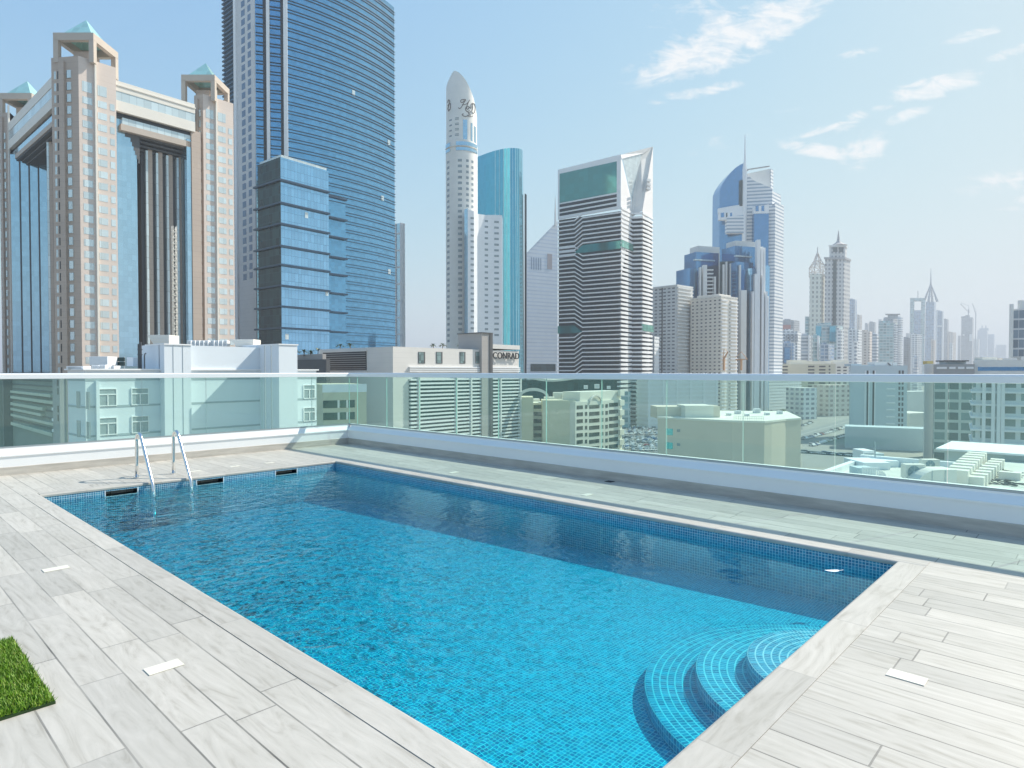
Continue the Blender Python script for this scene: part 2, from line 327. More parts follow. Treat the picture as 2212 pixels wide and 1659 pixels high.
# --- mosaic --------------------------------------------------------
def mosaic(name, blues, grout, wob=0.0, size=0.0268, polar=None, axis=None):
    m, t, p = newmat(name)
    g = N(t, 'ShaderNodeNewGeometry'); pos = g.outputs['Position']
    if wob:
        nn = N(t, 'ShaderNodeTexNoise', i_Scale=9.0, i_Detail=2.5, i_Roughness=0.55); t.links.new(pos, nn.inputs['Vector'])
        s0 = N(t, 'ShaderNodeSeparateXYZ'); t.links.new(pos, s0.inputs[0])
        # ripples grow towards the inlets at the far end and the near long side
        amp = MA(t, 'ADD', MA(t, 'MULTIPLY', MA(t, 'SUBTRACT', s0.outputs[1], 2.6), 0.30, clamp=True), MA(t, 'MULTIPLY', MA(t, 'SUBTRACT', 3.0, s0.outputs[0]), 0.35, clamp=True))
        amp = MA(t, 'ADD', MA(t, 'MULTIPLY', amp, wob), wob * 0.13)
        dv = VMA(t, 'SUBTRACT', nn.outputs['Color'], (0.5, 0.5, 0.5))
        sc_ = N(t, 'ShaderNodeVectorMath', operation='SCALE'); t.links.new(dv, sc_.inputs[0]); t.links.new(amp, sc_.inputs['Scale'])
        pos = VMA(t, 'ADD', pos, sc_.outputs[0])
    s = N(t, 'ShaderNodeSeparateXYZ'); t.links.new(pos, s.inputs[0])
    sn = N(t, 'ShaderNodeSeparateXYZ'); t.links.new(g.outputs['True Normal'], sn.inputs[0])
    flat = MA(t, 'GREATER_THAN', MA(t, 'ABSOLUTE', sn.outputs[2]), 0.5)
    if polar:
        dx = MA(t, 'SUBTRACT', s.outputs[0], polar[0]); dy = MA(t, 'SUBTRACT', s.outputs[1], polar[1])
        r = MA(t, 'SQRT', MA(t, 'ADD', MA(t, 'MULTIPLY', dx, dx), MA(t, 'MULTIPLY', dy, dy)))
        th = MA(t, 'ARCTAN2', dy, dx)
        rr = MA(t, 'DIVIDE', MA(t, 'SUBTRACT', polar[2], r), size * 1.7)
        # tiles in rings of a fixed arc length
        ring = MA(t, 'FLOOR', rr)
        U = MA(t, 'MULTIPLY', MA(t, 'DIVIDE', th, size), MA(t, 'MAXIMUM', MA(t, 'SUBTRACT', polar[2], MA(t, 'MULTIPLY', ring, size * 1.7)), 0.1))
        zz = MA(t, 'DIVIDE', s.outputs[2], size * 1.3)
        V = MA(t, 'ADD', MA(t, 'MULTIPLY', rr, flat), MA(t, 'MULTIPLY', zz, MA(t, 'SUBTRACT', 1.0, flat)))
    else:
        tan = VMA(t, 'NORMALIZE', VMA(t, 'CROSS_PRODUCT', g.outputs['True Normal'], (0, 0, 1)))
        uw = VMA(t, 'DOT_PRODUCT', pos, tan)
        U = MA(t, 'DIVIDE', MA(t, 'ADD', MA(t, 'MULTIPLY', s.outputs[0], flat), MA(t, 'MULTIPLY', uw, MA(t, 'SUBTRACT', 1.0, flat))), size)
        V = MA(t, 'DIVIDE', MA(t, 'ADD', MA(t, 'MULTIPLY', s.outputs[1], flat), MA(t, 'MULTIPLY', s.outputs[2], MA(t, 'SUBTRACT', 1.0, flat))), size)
    fu = MA(t, 'FRACT', U); fv = MA(t, 'FRACT', V)
    gl = MA(t, 'MAXIMUM', MA(t, 'LESS_THAN', fu, 0.19), MA(t, 'LESS_THAN', fv, 0.19))
    c = N(t, 'ShaderNodeCombineXYZ'); t.links.new(MA(t, 'FLOOR', U), c.inputs[0]); t.links.new(MA(t, 'FLOOR', V), c.inputs[1])
    wn = N(t, 'ShaderNodeTexWhiteNoise', noise_dimensions='3D'); t.links.new(c.outputs[0], wn.inputs['Vector'])
    ramp = N(t, 'ShaderNodeValToRGB'); t.links.new(wn.outputs['Value'], ramp.inputs[0]); ramp.color_ramp.interpolation = 'CONSTANT'
    e = ramp.color_ramp.elements; e[0].color = (*blues[0], 1); e[1].position = 1 / len(blues); e[1].color = (*blues[1], 1)
    for i in range(2, len(blues)): q = e.new(i / len(blues)); q.color = (*blues[i], 1)
    t.links.new(MIXC(t, gl, ramp.outputs[0], grout), p.inputs['Base Color'])
    p.inputs['Roughness'].default_value = 0.35
    return m
blu = [(0.04, 0.28, 0.47), (0.06, 0.35, 0.54), (0.02, 0.20, 0.38), (0.09, 0.42, 0.61), (0.04, 0.31, 0.50), (0.07, 0.25, 0.43)]
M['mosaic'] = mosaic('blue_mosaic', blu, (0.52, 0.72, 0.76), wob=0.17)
M['mosaic_wall'] = mosaic('blue_mosaic_wall', [tuple(x * .78 for x in b) for b in blu], (0.56, 0.72, 0.76), wob=0.0)  # floor tiles again, darkened to put the wall's shade into the colour
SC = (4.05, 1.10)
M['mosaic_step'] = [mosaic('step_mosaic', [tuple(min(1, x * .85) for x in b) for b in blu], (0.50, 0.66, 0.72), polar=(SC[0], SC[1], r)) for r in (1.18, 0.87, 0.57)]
M['dark_gap'] = mat('skimmer_dark', (0.012, 0.03, 0.05), 0.5)
pool = thing('swimming_pool', 'blue mosaic swimming pool full of water sunk in the grey deck', 'swimming pool', (PX0, PY0, 0))
FS, FD = -0.455, -0.61                                # floor at the shallow and the deep end
b = MB(); b.quad([(PX0, PY0, FS), (PX1, PY0, FS), (PX1, PY1, FD), (PX0, PY1, FD)])
under(pool, b.build('pool_floor', M['mosaic'], fix=False))
def poolwall(P, Q, zP, zQ, holes=()):
    """tiled wall from P to Q with skimmer slots; normal faces the pool"""
    b = MB(); P = Vector(P); Q = Vector(Q); L = (Q - P).length; D = (Q - P) / L
    cuts = [0] + [c for h in holes for c in h[:2]] + [L]
    def pt(u, z): q = P + D * u; return (q.x, q.y, z)
    def zf(u): return zP + (zQ - zP) * u / L
    for i in range(0, len(cuts), 2): b.quad([pt(cuts[i], zf(cuts[i])), pt(cuts[i + 1], zf(cuts[i + 1])), pt(cuts[i + 1], -.03), pt(cuts[i], -.03)])
    for (u0, u1, z0, z1) in holes:
        b.quad([pt(u0, zf(u0)), pt(u1, zf(u1)), pt(u1, z0), pt(u0, z0)]); b.quad([pt(u0, z1), pt(u1, z1), pt(u1, -.03), pt(u0, -.03)])
    return b
sk = [(PX0 + 0.71, PX0 + 1.09), (PX0 + 1.877, PX0 + 2.255), (PX0 + 3.09, PX0 + 3.45)]
holes = [(a - PX0, c - PX0, -0.118, -0.052) for a, c in sk]
for (P, Q, zp, zq, hh) in (((PX0, PY1), (PX1, PY1), FD, FD, holes), ((PX1, PY1), (PX1, PY0), FD, FS, ()), ((PX1, PY0), (PX0, PY0), FS, FS, ()), ((PX0, PY0), (PX0, PY1), FS, FD, ())):
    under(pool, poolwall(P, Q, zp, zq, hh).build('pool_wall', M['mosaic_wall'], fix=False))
for a, c in sk:
    b = MB(); y0, y1 = PY1, PY1 + .28
    b.quad([(a, y1, -.118), (c, y1, -.118), (c, y1, -.052), (a, y1, -.052)]); b.quad([(a, y0, -.118), (c, y0, -.118), (c, y1, -.118), (a, y1, -.118)])
    b.quad([(a, y0, -.052), (c, y0, -.052), (c, y1, -.052), (a, y1, -.052)])
    b.quad([(a, y0, -.118), (a, y1, -.118), (a, y1, -.052), (a, y0, -.052)]); b.quad([(c, y0, -.118), (c, y1, -.118), (c, y1, -.052), (c, y0, -.052)])
    f_ = under(pool, b.build('skimmer_opening', M['dark_gap']))
    fr = MB()
    for (x0, x1, z0, z1) in ((a - .012, a, -.13, -.04), (c, c + .012, -.13, -.04), (a, c, -.13, -.118)):
        fr.box(x0, x1, PY1 - .004, PY1 + .02, z0, z1)
    fo = fr.build('skimmer_frame', M['paint']); fo.parent = f_
# coping: four strips with an eased inner edge
for i, (prof_out, P0, P1, mk) in enumerate(((Vector((-1, 0, 0)), (PX0, PY0 - .2), (PX0, PY1 + CW), 'coping_y'), (Vector((1, 0, 0)), (PX1, PY0 - .2), (PX1, PY1 + CW), 'coping_y'),
                                            (Vector((0, -1, 0)), (PX0, PY0), (PX1, PY0), 'coping_x'), (Vector((0, 1, 0)), (PX0, PY1), (PX1, PY1), 'coping_x'))):
    w_ = .2 if i == 2 else CW
    b = MB(); b.profile([(0.0, -.035), (w_ - .0005, -.035), (w_ - .001, .003), (.014, .004), (.004, 0), (-.004, -.008), (-.005, -.03)], Vector((*P0, 0)), Vector((*P1, 0)), prof_out)
    under(pool, b.build('coping', M[mk]))
# curved steps (Roman end) against the near short wall
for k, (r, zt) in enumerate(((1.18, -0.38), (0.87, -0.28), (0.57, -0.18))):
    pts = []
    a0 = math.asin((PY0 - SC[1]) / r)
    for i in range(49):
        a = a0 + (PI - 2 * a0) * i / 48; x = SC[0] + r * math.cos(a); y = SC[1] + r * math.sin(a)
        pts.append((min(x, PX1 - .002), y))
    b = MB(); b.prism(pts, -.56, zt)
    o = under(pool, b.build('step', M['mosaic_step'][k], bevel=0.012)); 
# water: closed body, tinted by absorption, rippled mirror on top
wm, t, _ = newmat('pool_water'); t.nodes.clear()
out = N(t, 'ShaderNodeOutputMaterial'); tr = N(t, 'ShaderNodeBsdfTransparent'); gl = N(t, 'ShaderNodeBsdfGlossy', i_Roughness=0.02); gl.inputs[0].default_value = (0.74, 0.92, 1.0, 1)
g = N(t, 'ShaderNodeNewGeometry'); s = N(t, 'ShaderNodeSeparateXYZ'); t.links.new(g.outputs['Position'], s.inputs[0])
na = N(t, 'ShaderNodeTexNoise', i_Scale=7.0, i_Detail=3.0, i_Roughness=0.5, i_Distortion=0.3); t.links.new(g.outputs['Position'], na.inputs['Vector'])
nb = N(t, 'ShaderNodeTexNoise', i_Scale=2.2, i_Detail=2.0); t.links.new(g.outputs['Position'], nb.inputs['Vector'])
amp = MA(t, 'ADD', MA(t, 'MULTIPLY', MA(t, 'SUBTRACT', 5.0, s.outputs[0]), 0.28, clamp=True), 0.10)
ampy = MA(t, 'ADD', MA(t, 'MULTIPLY', MA(t, 'SUBTRACT', s.outputs[1], 1.5), 0.28, clamp=True), 0.10)
hgt = MA(t, 'ADD', MA(t, 'MULTIPLY', na.outputs[0], MA(t, 'MULTIPLY', amp, ampy)), MA(t, 'MULTIPLY', nb.outputs[0], 0.11))
# ripple caustics painted into the water's transparency: bright meshes and dim patches
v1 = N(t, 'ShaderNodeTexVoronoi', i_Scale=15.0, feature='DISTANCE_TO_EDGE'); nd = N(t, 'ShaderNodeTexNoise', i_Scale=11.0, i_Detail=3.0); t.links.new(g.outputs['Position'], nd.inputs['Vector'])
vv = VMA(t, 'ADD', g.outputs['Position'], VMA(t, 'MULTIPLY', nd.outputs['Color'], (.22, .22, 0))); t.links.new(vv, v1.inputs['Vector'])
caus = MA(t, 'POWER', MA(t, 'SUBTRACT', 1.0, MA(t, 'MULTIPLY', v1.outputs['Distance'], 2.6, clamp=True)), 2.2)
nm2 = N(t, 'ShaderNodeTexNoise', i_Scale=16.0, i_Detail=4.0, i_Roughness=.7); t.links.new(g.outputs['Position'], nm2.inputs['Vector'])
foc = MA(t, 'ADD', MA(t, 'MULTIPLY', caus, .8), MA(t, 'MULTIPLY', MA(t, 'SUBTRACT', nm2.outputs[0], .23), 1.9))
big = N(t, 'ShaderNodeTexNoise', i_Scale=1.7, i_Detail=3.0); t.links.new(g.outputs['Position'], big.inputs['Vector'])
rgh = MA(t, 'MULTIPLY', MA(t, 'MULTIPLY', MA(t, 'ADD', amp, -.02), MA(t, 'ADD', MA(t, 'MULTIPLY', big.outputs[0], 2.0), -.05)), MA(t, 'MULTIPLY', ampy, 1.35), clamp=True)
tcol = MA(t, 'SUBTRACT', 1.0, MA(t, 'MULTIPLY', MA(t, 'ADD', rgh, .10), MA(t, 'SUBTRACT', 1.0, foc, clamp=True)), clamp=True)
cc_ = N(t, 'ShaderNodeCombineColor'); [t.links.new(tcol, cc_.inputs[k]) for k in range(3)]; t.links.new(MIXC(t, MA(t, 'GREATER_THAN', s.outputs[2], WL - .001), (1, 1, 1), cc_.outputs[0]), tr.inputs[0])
bp = N(t, 'ShaderNodeBump', i_Strength=1.0, i_Distance=0.055); t.links.new(hgt, bp.inputs['Height']); t.links.new(bp.outputs[0], gl.inputs['Normal'])
fr = N(t, 'ShaderNodeFresnel', i_IOR=1.33); t.links.new(bp.outputs[0], fr.inputs['Normal'])
isup = N(t, 'ShaderNodeSeparateXYZ'); t.links.new(g.outputs['True Normal'], isup.inputs[0])
bk = MA(t, 'MULTIPLY', MA(t, 'SUBTRACT', 1.0, g.outputs['Backfacing']), MA(t, 'GREATER_THAN', isup.outputs[2], 0.5))
mx = N(t, 'ShaderNodeMixShader'); t.links.new(MA(t, 'MULTIPLY', fr.outputs[0], bk), mx.inputs[0]); t.links.new(tr.outputs[0], mx.inputs[1]); t.links.new(gl.outputs[0], mx.inputs[2])
t.links.new(mx.outputs[0], out.inputs['Surface'])
ab = N(t, 'ShaderNodeVolumeAbsorption', i_Density=3.0); ab.inputs['Color'].default_value = (0.0, 0.922, 0.948, 1); t.links.new(ab.outputs[0], out.inputs['Volume'])
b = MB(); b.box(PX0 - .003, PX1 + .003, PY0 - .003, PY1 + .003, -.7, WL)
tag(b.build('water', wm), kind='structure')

# a white scrap floating by the right wall
b = MB(); lc = Vector((5.64, 1.68, WL + .004))
b.quad([tuple(lc + RGT * (.06 * math.cos(a)) + FWD * (.026 * math.sin(a) * (1 + .4 * math.cos(a))) + Vector((0, 0, .003 * math.cos(2 * a)))) for a in [2 * PI * j / 14 for j in range(14)]])
b.quad([tuple(lc + RGT * .055), tuple(lc + RGT * .10 + FWD * .018), tuple(lc + RGT * .104 + FWD * .012), tuple(lc + RGT * .06 - FWD * .004)])
lf = b.build('floating_leaf', M['paint']); so_ = lf.modifiers.new('thick', 'SOLIDIFY'); so_.thickness = .002
tag(lf, 'small pale leaf floating on the pool water near the far right corner', 'leaf')

# --- ladder ----------------------------------------------------------
lad = thing('pool_ladder', 'stainless steel pool ladder with two curved handrails at the left end of the pool', 'pool ladder', (3.27, PY1, 0))
def arc(c, r, a0, a1, n, X):
    return [(X, c[0] + r * math.cos(a0 + (a1 - a0) * i / n), c[1] + r * math.sin(a0 + (a1 - a0) * i / n)) for i in range(n + 1)]
for X in (3.02, 3.52):
    # upright foot, tight bend, slanting arm into the water
    pts = [(X, 10.37, 0.0), (X, 10.37, .2), (X, 10.37, .40)] + arc((10.255, .535), .115, 0, PI * .86, 14, X)
    ye, ze = pts[-1][1], pts[-1][2]
    pts += [(X, ye + (9.70 - ye) * k / 6, ze + (-.02 - ze) * k / 6) for k in range(1, 7)]
    pts += [(X, 9.665, -.12), (X, 9.655, -.22), (X, 9.655, -.55)]
    b = MB(); b.tube(pts, .024, 14)
    h_ = under(lad, b.build('handrail', M['steel'], smooth=True))
    b = MB(); b.tube([(X, 10.37, 0.0), (X, 10.37, .012)], .045, 20); f_ = b.build('foot_flange', M['steel'], smooth=False); f_.parent = h_
for z in (-.20, -.33, -.46):
    b = MB(); b.box(3.04, 3.50, 9.61, 9.70, z - .012, z + .012)
    under(lad, b.build('tread', M['steel'], bevel=.006))

# --- parapets, glass, handrail ----------------------------------------
gm, t, _ = newmat('green_tinted_glass'); t.nodes.clear()
out = N(t, 'ShaderNodeOutputMaterial'); tr = N(t, 'ShaderNodeBsdfTransparent'); tr.inputs[0].default_value = (0.86, 0.972, 0.937, 1)
gl = N(t, 'ShaderNodeBsdfGlossy', i_Roughness=0.0); gl.inputs[0].default_value = (0.9, 1, .97, 1)
fr = N(t, 'ShaderNodeFresnel', i_IOR=1.5); mx = N(t, 'ShaderNodeMixShader')
df = N(t, 'ShaderNodeBsdfDiffuse'); df.inputs[0].default_value = (0.62, 0.86, 0.80, 1)
mx2 = N(t, 'ShaderNodeMixShader'); mx2.inputs[0].default_value = 0.05  # pale diffuse share puts veiling reflections into the glass
t.links.new(tr.outputs[0], mx2.inputs[1]); t.links.new(df.outputs[0], mx2.inputs[2])
gg = N(t, 'ShaderNodeNewGeometry'); t.links.new(MA(t, 'MULTIPLY', fr.outputs[0], MA(t, 'SUBTRACT', 1.0, gg.outputs['Backfacing'])), mx.inputs[0]); t.links.new(mx2.outputs[0], mx.inputs[1]); t.links.new(gl.outputs[0], mx.inputs[2]); t.links.new(mx.outputs[0], out.inputs['Surface'])
M['glass'] = gm
M['glass_edge'] = mat('glass_edge', (0.35, 0.62, 0.55), 0.2, var=.02)
M['gasket'] = mat('grey_channel', (0.42, 0.46, 0.47), 0.4, metal=.6, var=.02)
Xv = Vector((1, 0, 0)); Yv = Vector((0, 1, 0))
GX, GY = RX + .115, RY + .115                      # glass lines
prof = [(0, -0.02), (0, .275), (-.014, .278), (-.014, .298), (.0, .302), (.085, .372), (.085, .395), (.145, .395), (.32, .40), (.32, -3.2), (.02, -3.2)]
def parapet(name, P0, P1, out, label):
    r = thing(name, label, 'parapet', P0)
    b = MB(); b.profile(prof, P0, P1, out); under(r, b.build('wall', M['paint']))
    b = MB(); b.profile([(-.012, 0.0), (-.012, .118), (-.004, .122), (.001, .122), (.001, 0)], P0, P1, out)
    under(r, b.build('skirting', M['plank_skirt'])); return r
parapet('parapet_wall', Vector((-9, RY, 0)), Vector((RX + .32, RY, 0)), Yv, 'low white parapet with stone skirting along the left side of the deck, behind the pool ladder')
parapet('parapet_wall', Vector((RX, -4, 0)), Vector((RX, RY, 0)), Xv, 'low white parapet with stone skirting running along the right side of the deck')
def balustrade(axis, c, lo, hi, joints, label):
    r = thing('glass_balustrade', label, 'glass balustrade', (c, lo, .39) if axis == 'Y' else (lo, c, .39))
    js = [lo] + [j for j in sorted(joints) if lo < j < hi] + [hi]
    for a, b_ in zip(js, js[1:]):
        m = MB(); g_ = .005
        if axis == 'Y': m.box(c - .006, c + .006, a + g_, b_ - g_, .39, 1.45)
        else: m.box(a + g_, b_ - g_, c - .006, c + .006, .39, 1.45)
        # keep the two broad faces in glass and the rim in green edge
        mi = []
        for k, f in enumerate(m.f):
            ps = [Vector(m.v[i]) for i in f]; n = (ps[1] - ps[0]).cross(ps[2] - ps[0]).normalized()
            broad = abs(n.x if axis == 'Y' else n.y) > .5
            mi.append(0 if broad else 1)
        m.m = mi
        # single sheet tint: only one broad face carries the tint
        under(r, m.build('glass_panel', [M['glass'], M['glass_edge']]))
    out = Xv if axis == 'Y' else Yv
    P0 = Vector((c, lo, 0)) if axis == 'Y' else Vector((lo, c, 0)); P1 = Vector((c, hi + .04, 0)) if axis == 'Y' else Vector((hi - .0401, c, 0))
    m = MB(); m.profile([(-.040, 1.44), (-.040, 1.505), (-.03, 1.519), (-.012, 1.523), (.012, 1.523), (.03, 1.519), (.040, 1.505), (.040, 1.44), (.012, 1.436), (-.012, 1.436)], P0, P1, out)
    under(r, m.build('handrail', M['rail']))
    m = MB(); m.profile([(-.022, .385), (-.022, .412), (-.008, .412), (-.008, .42), (.008, .42), (.008, .412), (.022, .412), (.022, .385)], P0, P1, out)
    under(r, m.build('base_channel', M['gasket'])); return r
balustrade('Y', GX, -4, GY, [GY - 0.32 - 1.06 * k for k in range(1, 16)] + [GY - .32 + .0], 'green tinted glass balustrade with pale grey handrail on the right parapet')
balustrade('X', GY, -9, GX, [6.81 - 1.062 * k for k in range(0, 15)], 'green tinted glass balustrade with white handrail on the left parapet behind the pool ladder')

# --- small things on the deck -------------------------------------------
M['inlay'] = mat('ivory_tile', (0.72, 0.70, 0.60), 0.5, var=.02)
inl = [(1.177, 6.03, .17, .10, 'ivory deck cover plate left of the pool, farther of the two beside the grass'), (1.166, 3.606, .17, .10, 'ivory deck cover plate between the grass mat and the pool edge'),
       (3.71, .747, .10, .17, 'ivory deck cover plate on the near right deck among the planks')]
import_xy = [((1060, 1300 + 1157 / 2.212), 'ivory deck cover plate at the far left corner, between parapet and pool'),
             ((1000 + 1740 / 2.212, 1300 + 1240 / 2.212), 'ivory deck cover plate on the shaded strip beside the far end of the right parapet'),
             ((2000 + 690 / 2.212, 1400 + 1213 / 2.212), 'ivory deck cover plate on the shaded strip, nearer along the right parapet'),
             ((2.212 and 2000 / 2.212 / 1.0 + 20, 1400 + 966 / 2.212), 'ivory deck cover plate behind the pool ladder, right of it'),
             ((770, 1400 + 1008 / 2.212), 'ivory deck cover plate just right of the pool ladder foot')]
def deckpt(px, py):
    x, y = px / 1.8228, py / 1.8228
    u = (x - 1106) / FV; v = (829.5 - y) / FV
    fw = FWD * math.cos(PITCH) - Vector((0, 0, 1)) * math.sin(PITCH); up = Vector((0, 0, 1)) * math.cos(PITCH) + FWD * math.sin(PITCH)
    r = fw + RGT * u + up * v; k = -EYE / r.z
    return r.x * k, r.y * k
for (p, lab) in import_xy:
    q = deckpt(*p); inl.append((q[0], q[1], .16, .09, lab))
for (x, y, lx, ly, lab) in inl:
    b = MB(); b.box(x - lx / 2, x + lx / 2, y - ly / 2, y + ly / 2, .0005, .005)
    tag(b.build('cover_plate', M['inlay'], bevel=.002), lab, 'cover plate', 'ivory cover plates let into the deck')
q = deckpt(2000 + 885 / 2.212, 1400 + 1098 / 2.212)
dr = thing('floor_drain', 'small dark floor drain at the foot of the right parapet', 'drain', (q[0], q[1], 0))
b = MB()
for k in range(5): b.box(q[0] - .05 + .022 * k, q[0] - .038 + .022 * k, q[1] - .05, q[1] + .05, .001, .006)
under(dr, b.build('grate', mat('drain_metal', (.06, .07, .08), .4, metal=.8)))
b = MB(); b.box(q[0] - .055, q[0] + .06, q[1] - .055, q[1] + .055, .0003, .002); under(dr, b.build('drain_plate', mat('drain_black', (.02, .02, .025), .5)))

# grass mat: base plus blades
gx0, gx1, gy0, gy1 = -1.2, .69, 3.575, 4.60
GR = mat('grass_blade', (0.13, 0.27, 0.012), 0.55, var=.30, scale=30)
b = MB(); b.box(gx0, gx1, gy0, gy1, .0008, .012, 1)
rnd = random.Random(3)
for i in range(30000):
    x = rnd.uniform(max(gx0, -.1), gx1 - .004); y = rnd.uniform(gy0 + .004, gy1 - .004)
    a = rnd.uniform(0, 2 * PI); h = rnd.uniform(.022, .042); l = rnd.uniform(.0, .026); w = rnd.uniform(.0016, .003)
    mi_ = 2 if rnd.random() < .22 else 0; dx, dy = math.cos(a), math.sin(a); x2, y2 = x + dx * l, y + dy * l
    b.quad([(x - dy * w, y + dx * w, .01), (x + dy * w, y - dx * w, .01), ((x + x2) / 2 + dy * w * .8, (y + y2) / 2 - dx * w * .8, h * .62), (x2, y2, h), ((x + x2) / 2 - dy * w * .8, (y + y2) / 2 + dx * w * .8, h * .62)], mi_)
g_ = b.build('artificial_grass', [GR, mat('mat_backing', (.02, .05, .01), .8), mat('grass_blade_pale', (0.24, 0.33, 0.05), .55, var=.2, scale=30)], fix=False)
tag(g_, 'bright green artificial grass mat on the deck at the left', 'grass mat', kind='stuff')
# ================================================================ the city: helpers
def B4(xl, x0, xr, d, a=40, lw=None, rw=None):
    if a >= 75 and x0 > 1106: a = 89 + math.degrees(math.atan((x0 - 1106) / FV))
    U, W = dirs(a); P = at(x0, d=d); P = Vector((P.x, P.y, 0))
    ru = rw if rw is not None else hit(P, U, xr); lu = lw if lw is not None else hit(P, W, xl)
    return dict(P=P, U=U, W=W, ru=ru, lu=lu, R=P + U * ru, L=P + W * lu, Bk=P + U * ru + W * lu,
                poly=[tuple((P)[:2]), tuple((P + U * ru)[:2]), tuple((P + U * ru + W * lu)[:2]), tuple((P + W * lu)[:2])])
def offset(poly, o):
    n = len(poly); out = []
    for i in range(n):
        p0, p1, p2 = Vector(poly[i - 1]), Vector(poly[i]), Vector(poly[(i + 1) % n])
        e1 = (p1 - p0).normalized(); e2 = (p2 - p1).normalized()
        n1 = Vector((e1.y, -e1.x)); n2 = Vector((e2.y, -e2.x)); m = n1 + n2
        k = m.length_squared
        out.append(tuple(p1 + m * (2 * o / k if k > .2 else o)))
    return out
def fb(b, P, D, Nn, u0, u1, z0, z1, n0, n1, mi=0):
    O = P + D * u0 + Nn * n0
    return b.obox(O, D, Nn, u1 - u0, n1 - n0, z0, z1, mi)
def ext(b, o):
    k = len(b.v); b.v += o.v; b.f += [tuple(i + k for i in f) for f in o.f]; b.m += o.m
def emit(root, name, m, items, maxn=100, kind_label=None):
    """one mesh per item up to maxn, what is left as one part"""
    for b in items[:maxn]: under(root, b.build(name, m))
    if len(items) > maxn:
        r = MB()
        for b in items[maxn:]: ext(r, b)
        stuffy(under(root, r.build(name, m)))
def bands(root, poly, z0, z1, fh, t, out, m, name='floor_band', first=0.0, top=True):
    its = []; k = 0
    z = z0 + first
    while z + t <= z1 + .01:
        its.append(MB().prism(offset(poly, out), z, z + t)); z += fh
    its.reverse(); emit(root, name, m, its)
def piers(root, g, z0, z1, bw, w, out, m, faces='RL', name='pier'):
    its = []
    for f in faces:
        D, Nn, L = (g['U'], -g['W'], g['ru']) if f == 'R' else (g['W'], -g['U'], g['lu'])
        n = max(1, round(L / bw)); s = (L - w) / n
        for k in range(n + 1): its.append(fb(MB(), g['P'], D, Nn, k * s, k * s + w, z0, z1, -.1, out))
    emit(root, name, m, its)
def wins(g, face, cols, rows, out=.06, dep=.1):
    """cols: list of (u0,u1) metres along the face; rows: list of (z0,z1)"""
    D, Nn = (g['U'], -g['W']) if face == 'R' else (g['W'], -g['U'])
    return [fb(MB(), g['P'], D, Nn, a, b, c, d_, -dep, out) for (c, d_) in rows for (a, b) in cols]
def root_at(name, label, cat, P, group=None, z=ZG): return thing(name, label, cat, (P.x, P.y, z), group)
def box_tower(name, label, xl, x0, xr, d, ytop, m, a=40, lw=None, rw=None, cat='tower', group=None, ybot=None, fbd=None, prs=None, cap=None, roof=None, body='wall'):
    g = B4(xl, x0, xr, d, a, lw, rw); zt = zh(ytop, d); zb = ZG if ybot is None else zh(ybot, d)
    r = root_at(name, label, cat, g['P'], group)
    under(r, MB().prism(g['poly'], zb, zt).build(body, m))
    if fbd: fh, t, o, bm_ = fbd; bands(r, g['poly'], max(zb, ZG), zt, fh, t, o, bm_)
    if prs: bw, w, o, pm, fc = prs; piers(r, g, zb, zt, bw, w, o, pm, fc)
    if cap: h_, o, cm = cap; under(r, MB().prism(offset(g['poly'], o), zt - .2, zt + h_).build('parapet', cm))
    if roof:
        h_, ins, rm = roof; under(r, MB().prism(offset(g['poly'], -ins), zt, zt + h_).build('roof_house', rm))
    return r, g, zt
# ---------------------------------------------------------------- ground, roads
gmat, t, p = newmat('city_ground')
g = N(t, 'ShaderNodeNewGeometry')
n = N(t, 'ShaderNodeTexNoise', i_Scale=0.012, i_Detail=8.0, i_Roughness=0.65); t.links.new(g.outputs['Position'], n.inputs['Vector'])
v = N(t, 'ShaderNodeTexVoronoi', i_Scale=0.018); t.links.new(g.outputs['Position'], v.inputs['Vector'])
c1 = MIXC(t, n.outputs[0], (0.30, 0.28, 0.235), (0.42, 0.395, 0.34)); c2 = MIXC(t, MA(t, 'MULTIPLY', v.outputs['Distance'], .35, clamp=True), c1, (0.22, 0.22, 0.21))
t.links.new(c2, p.inputs['Base Color']); p.inputs['Roughness'].default_value = .9
b = MB(); b.quad([(-30000, -30000, ZG), (30000, -30000, ZG), (30000, 30000, ZG), (-30000, 30000, ZG)])
tag(b.build('ground', gmat, fix=False), kind='structure')
M['asphalt'] = mat('asphalt', (0.17, 0.17, 0.17), .85, var=.12, scale=.4)
M['mark'] = mat('road_paint', (0.7, 0.7, 0.68), .7, var=.02)
U40, W40 = dirs(40)
def strip(name, P, D, L, w, z, m, kind='structure'):
    S = Vector((D.y, -D.x, 0)); b = MB(); P = Vector((P.x, P.y, 0))
    b.quad([(*(P - S * w / 2)[:2], z), (*(P + S * w / 2)[:2], z), (*(P + D * L + S * w / 2)[:2], z), (*(P + D * L - S * w / 2)[:2], z)])
    return tag(b.build(name, m, fix=True), kind=kind)
strip('road', at(1800, d=620), U40 * -1 + W40 * 0, 500, 16, ZG + .004, M['asphalt'])
strip('road', at(1500, d=700), W40 * -1, 600, 14, ZG + .008, M['asphalt'])
strip('road', at(1120, d=230), U40, 900, 22, ZG + .012, M['asphalt'])

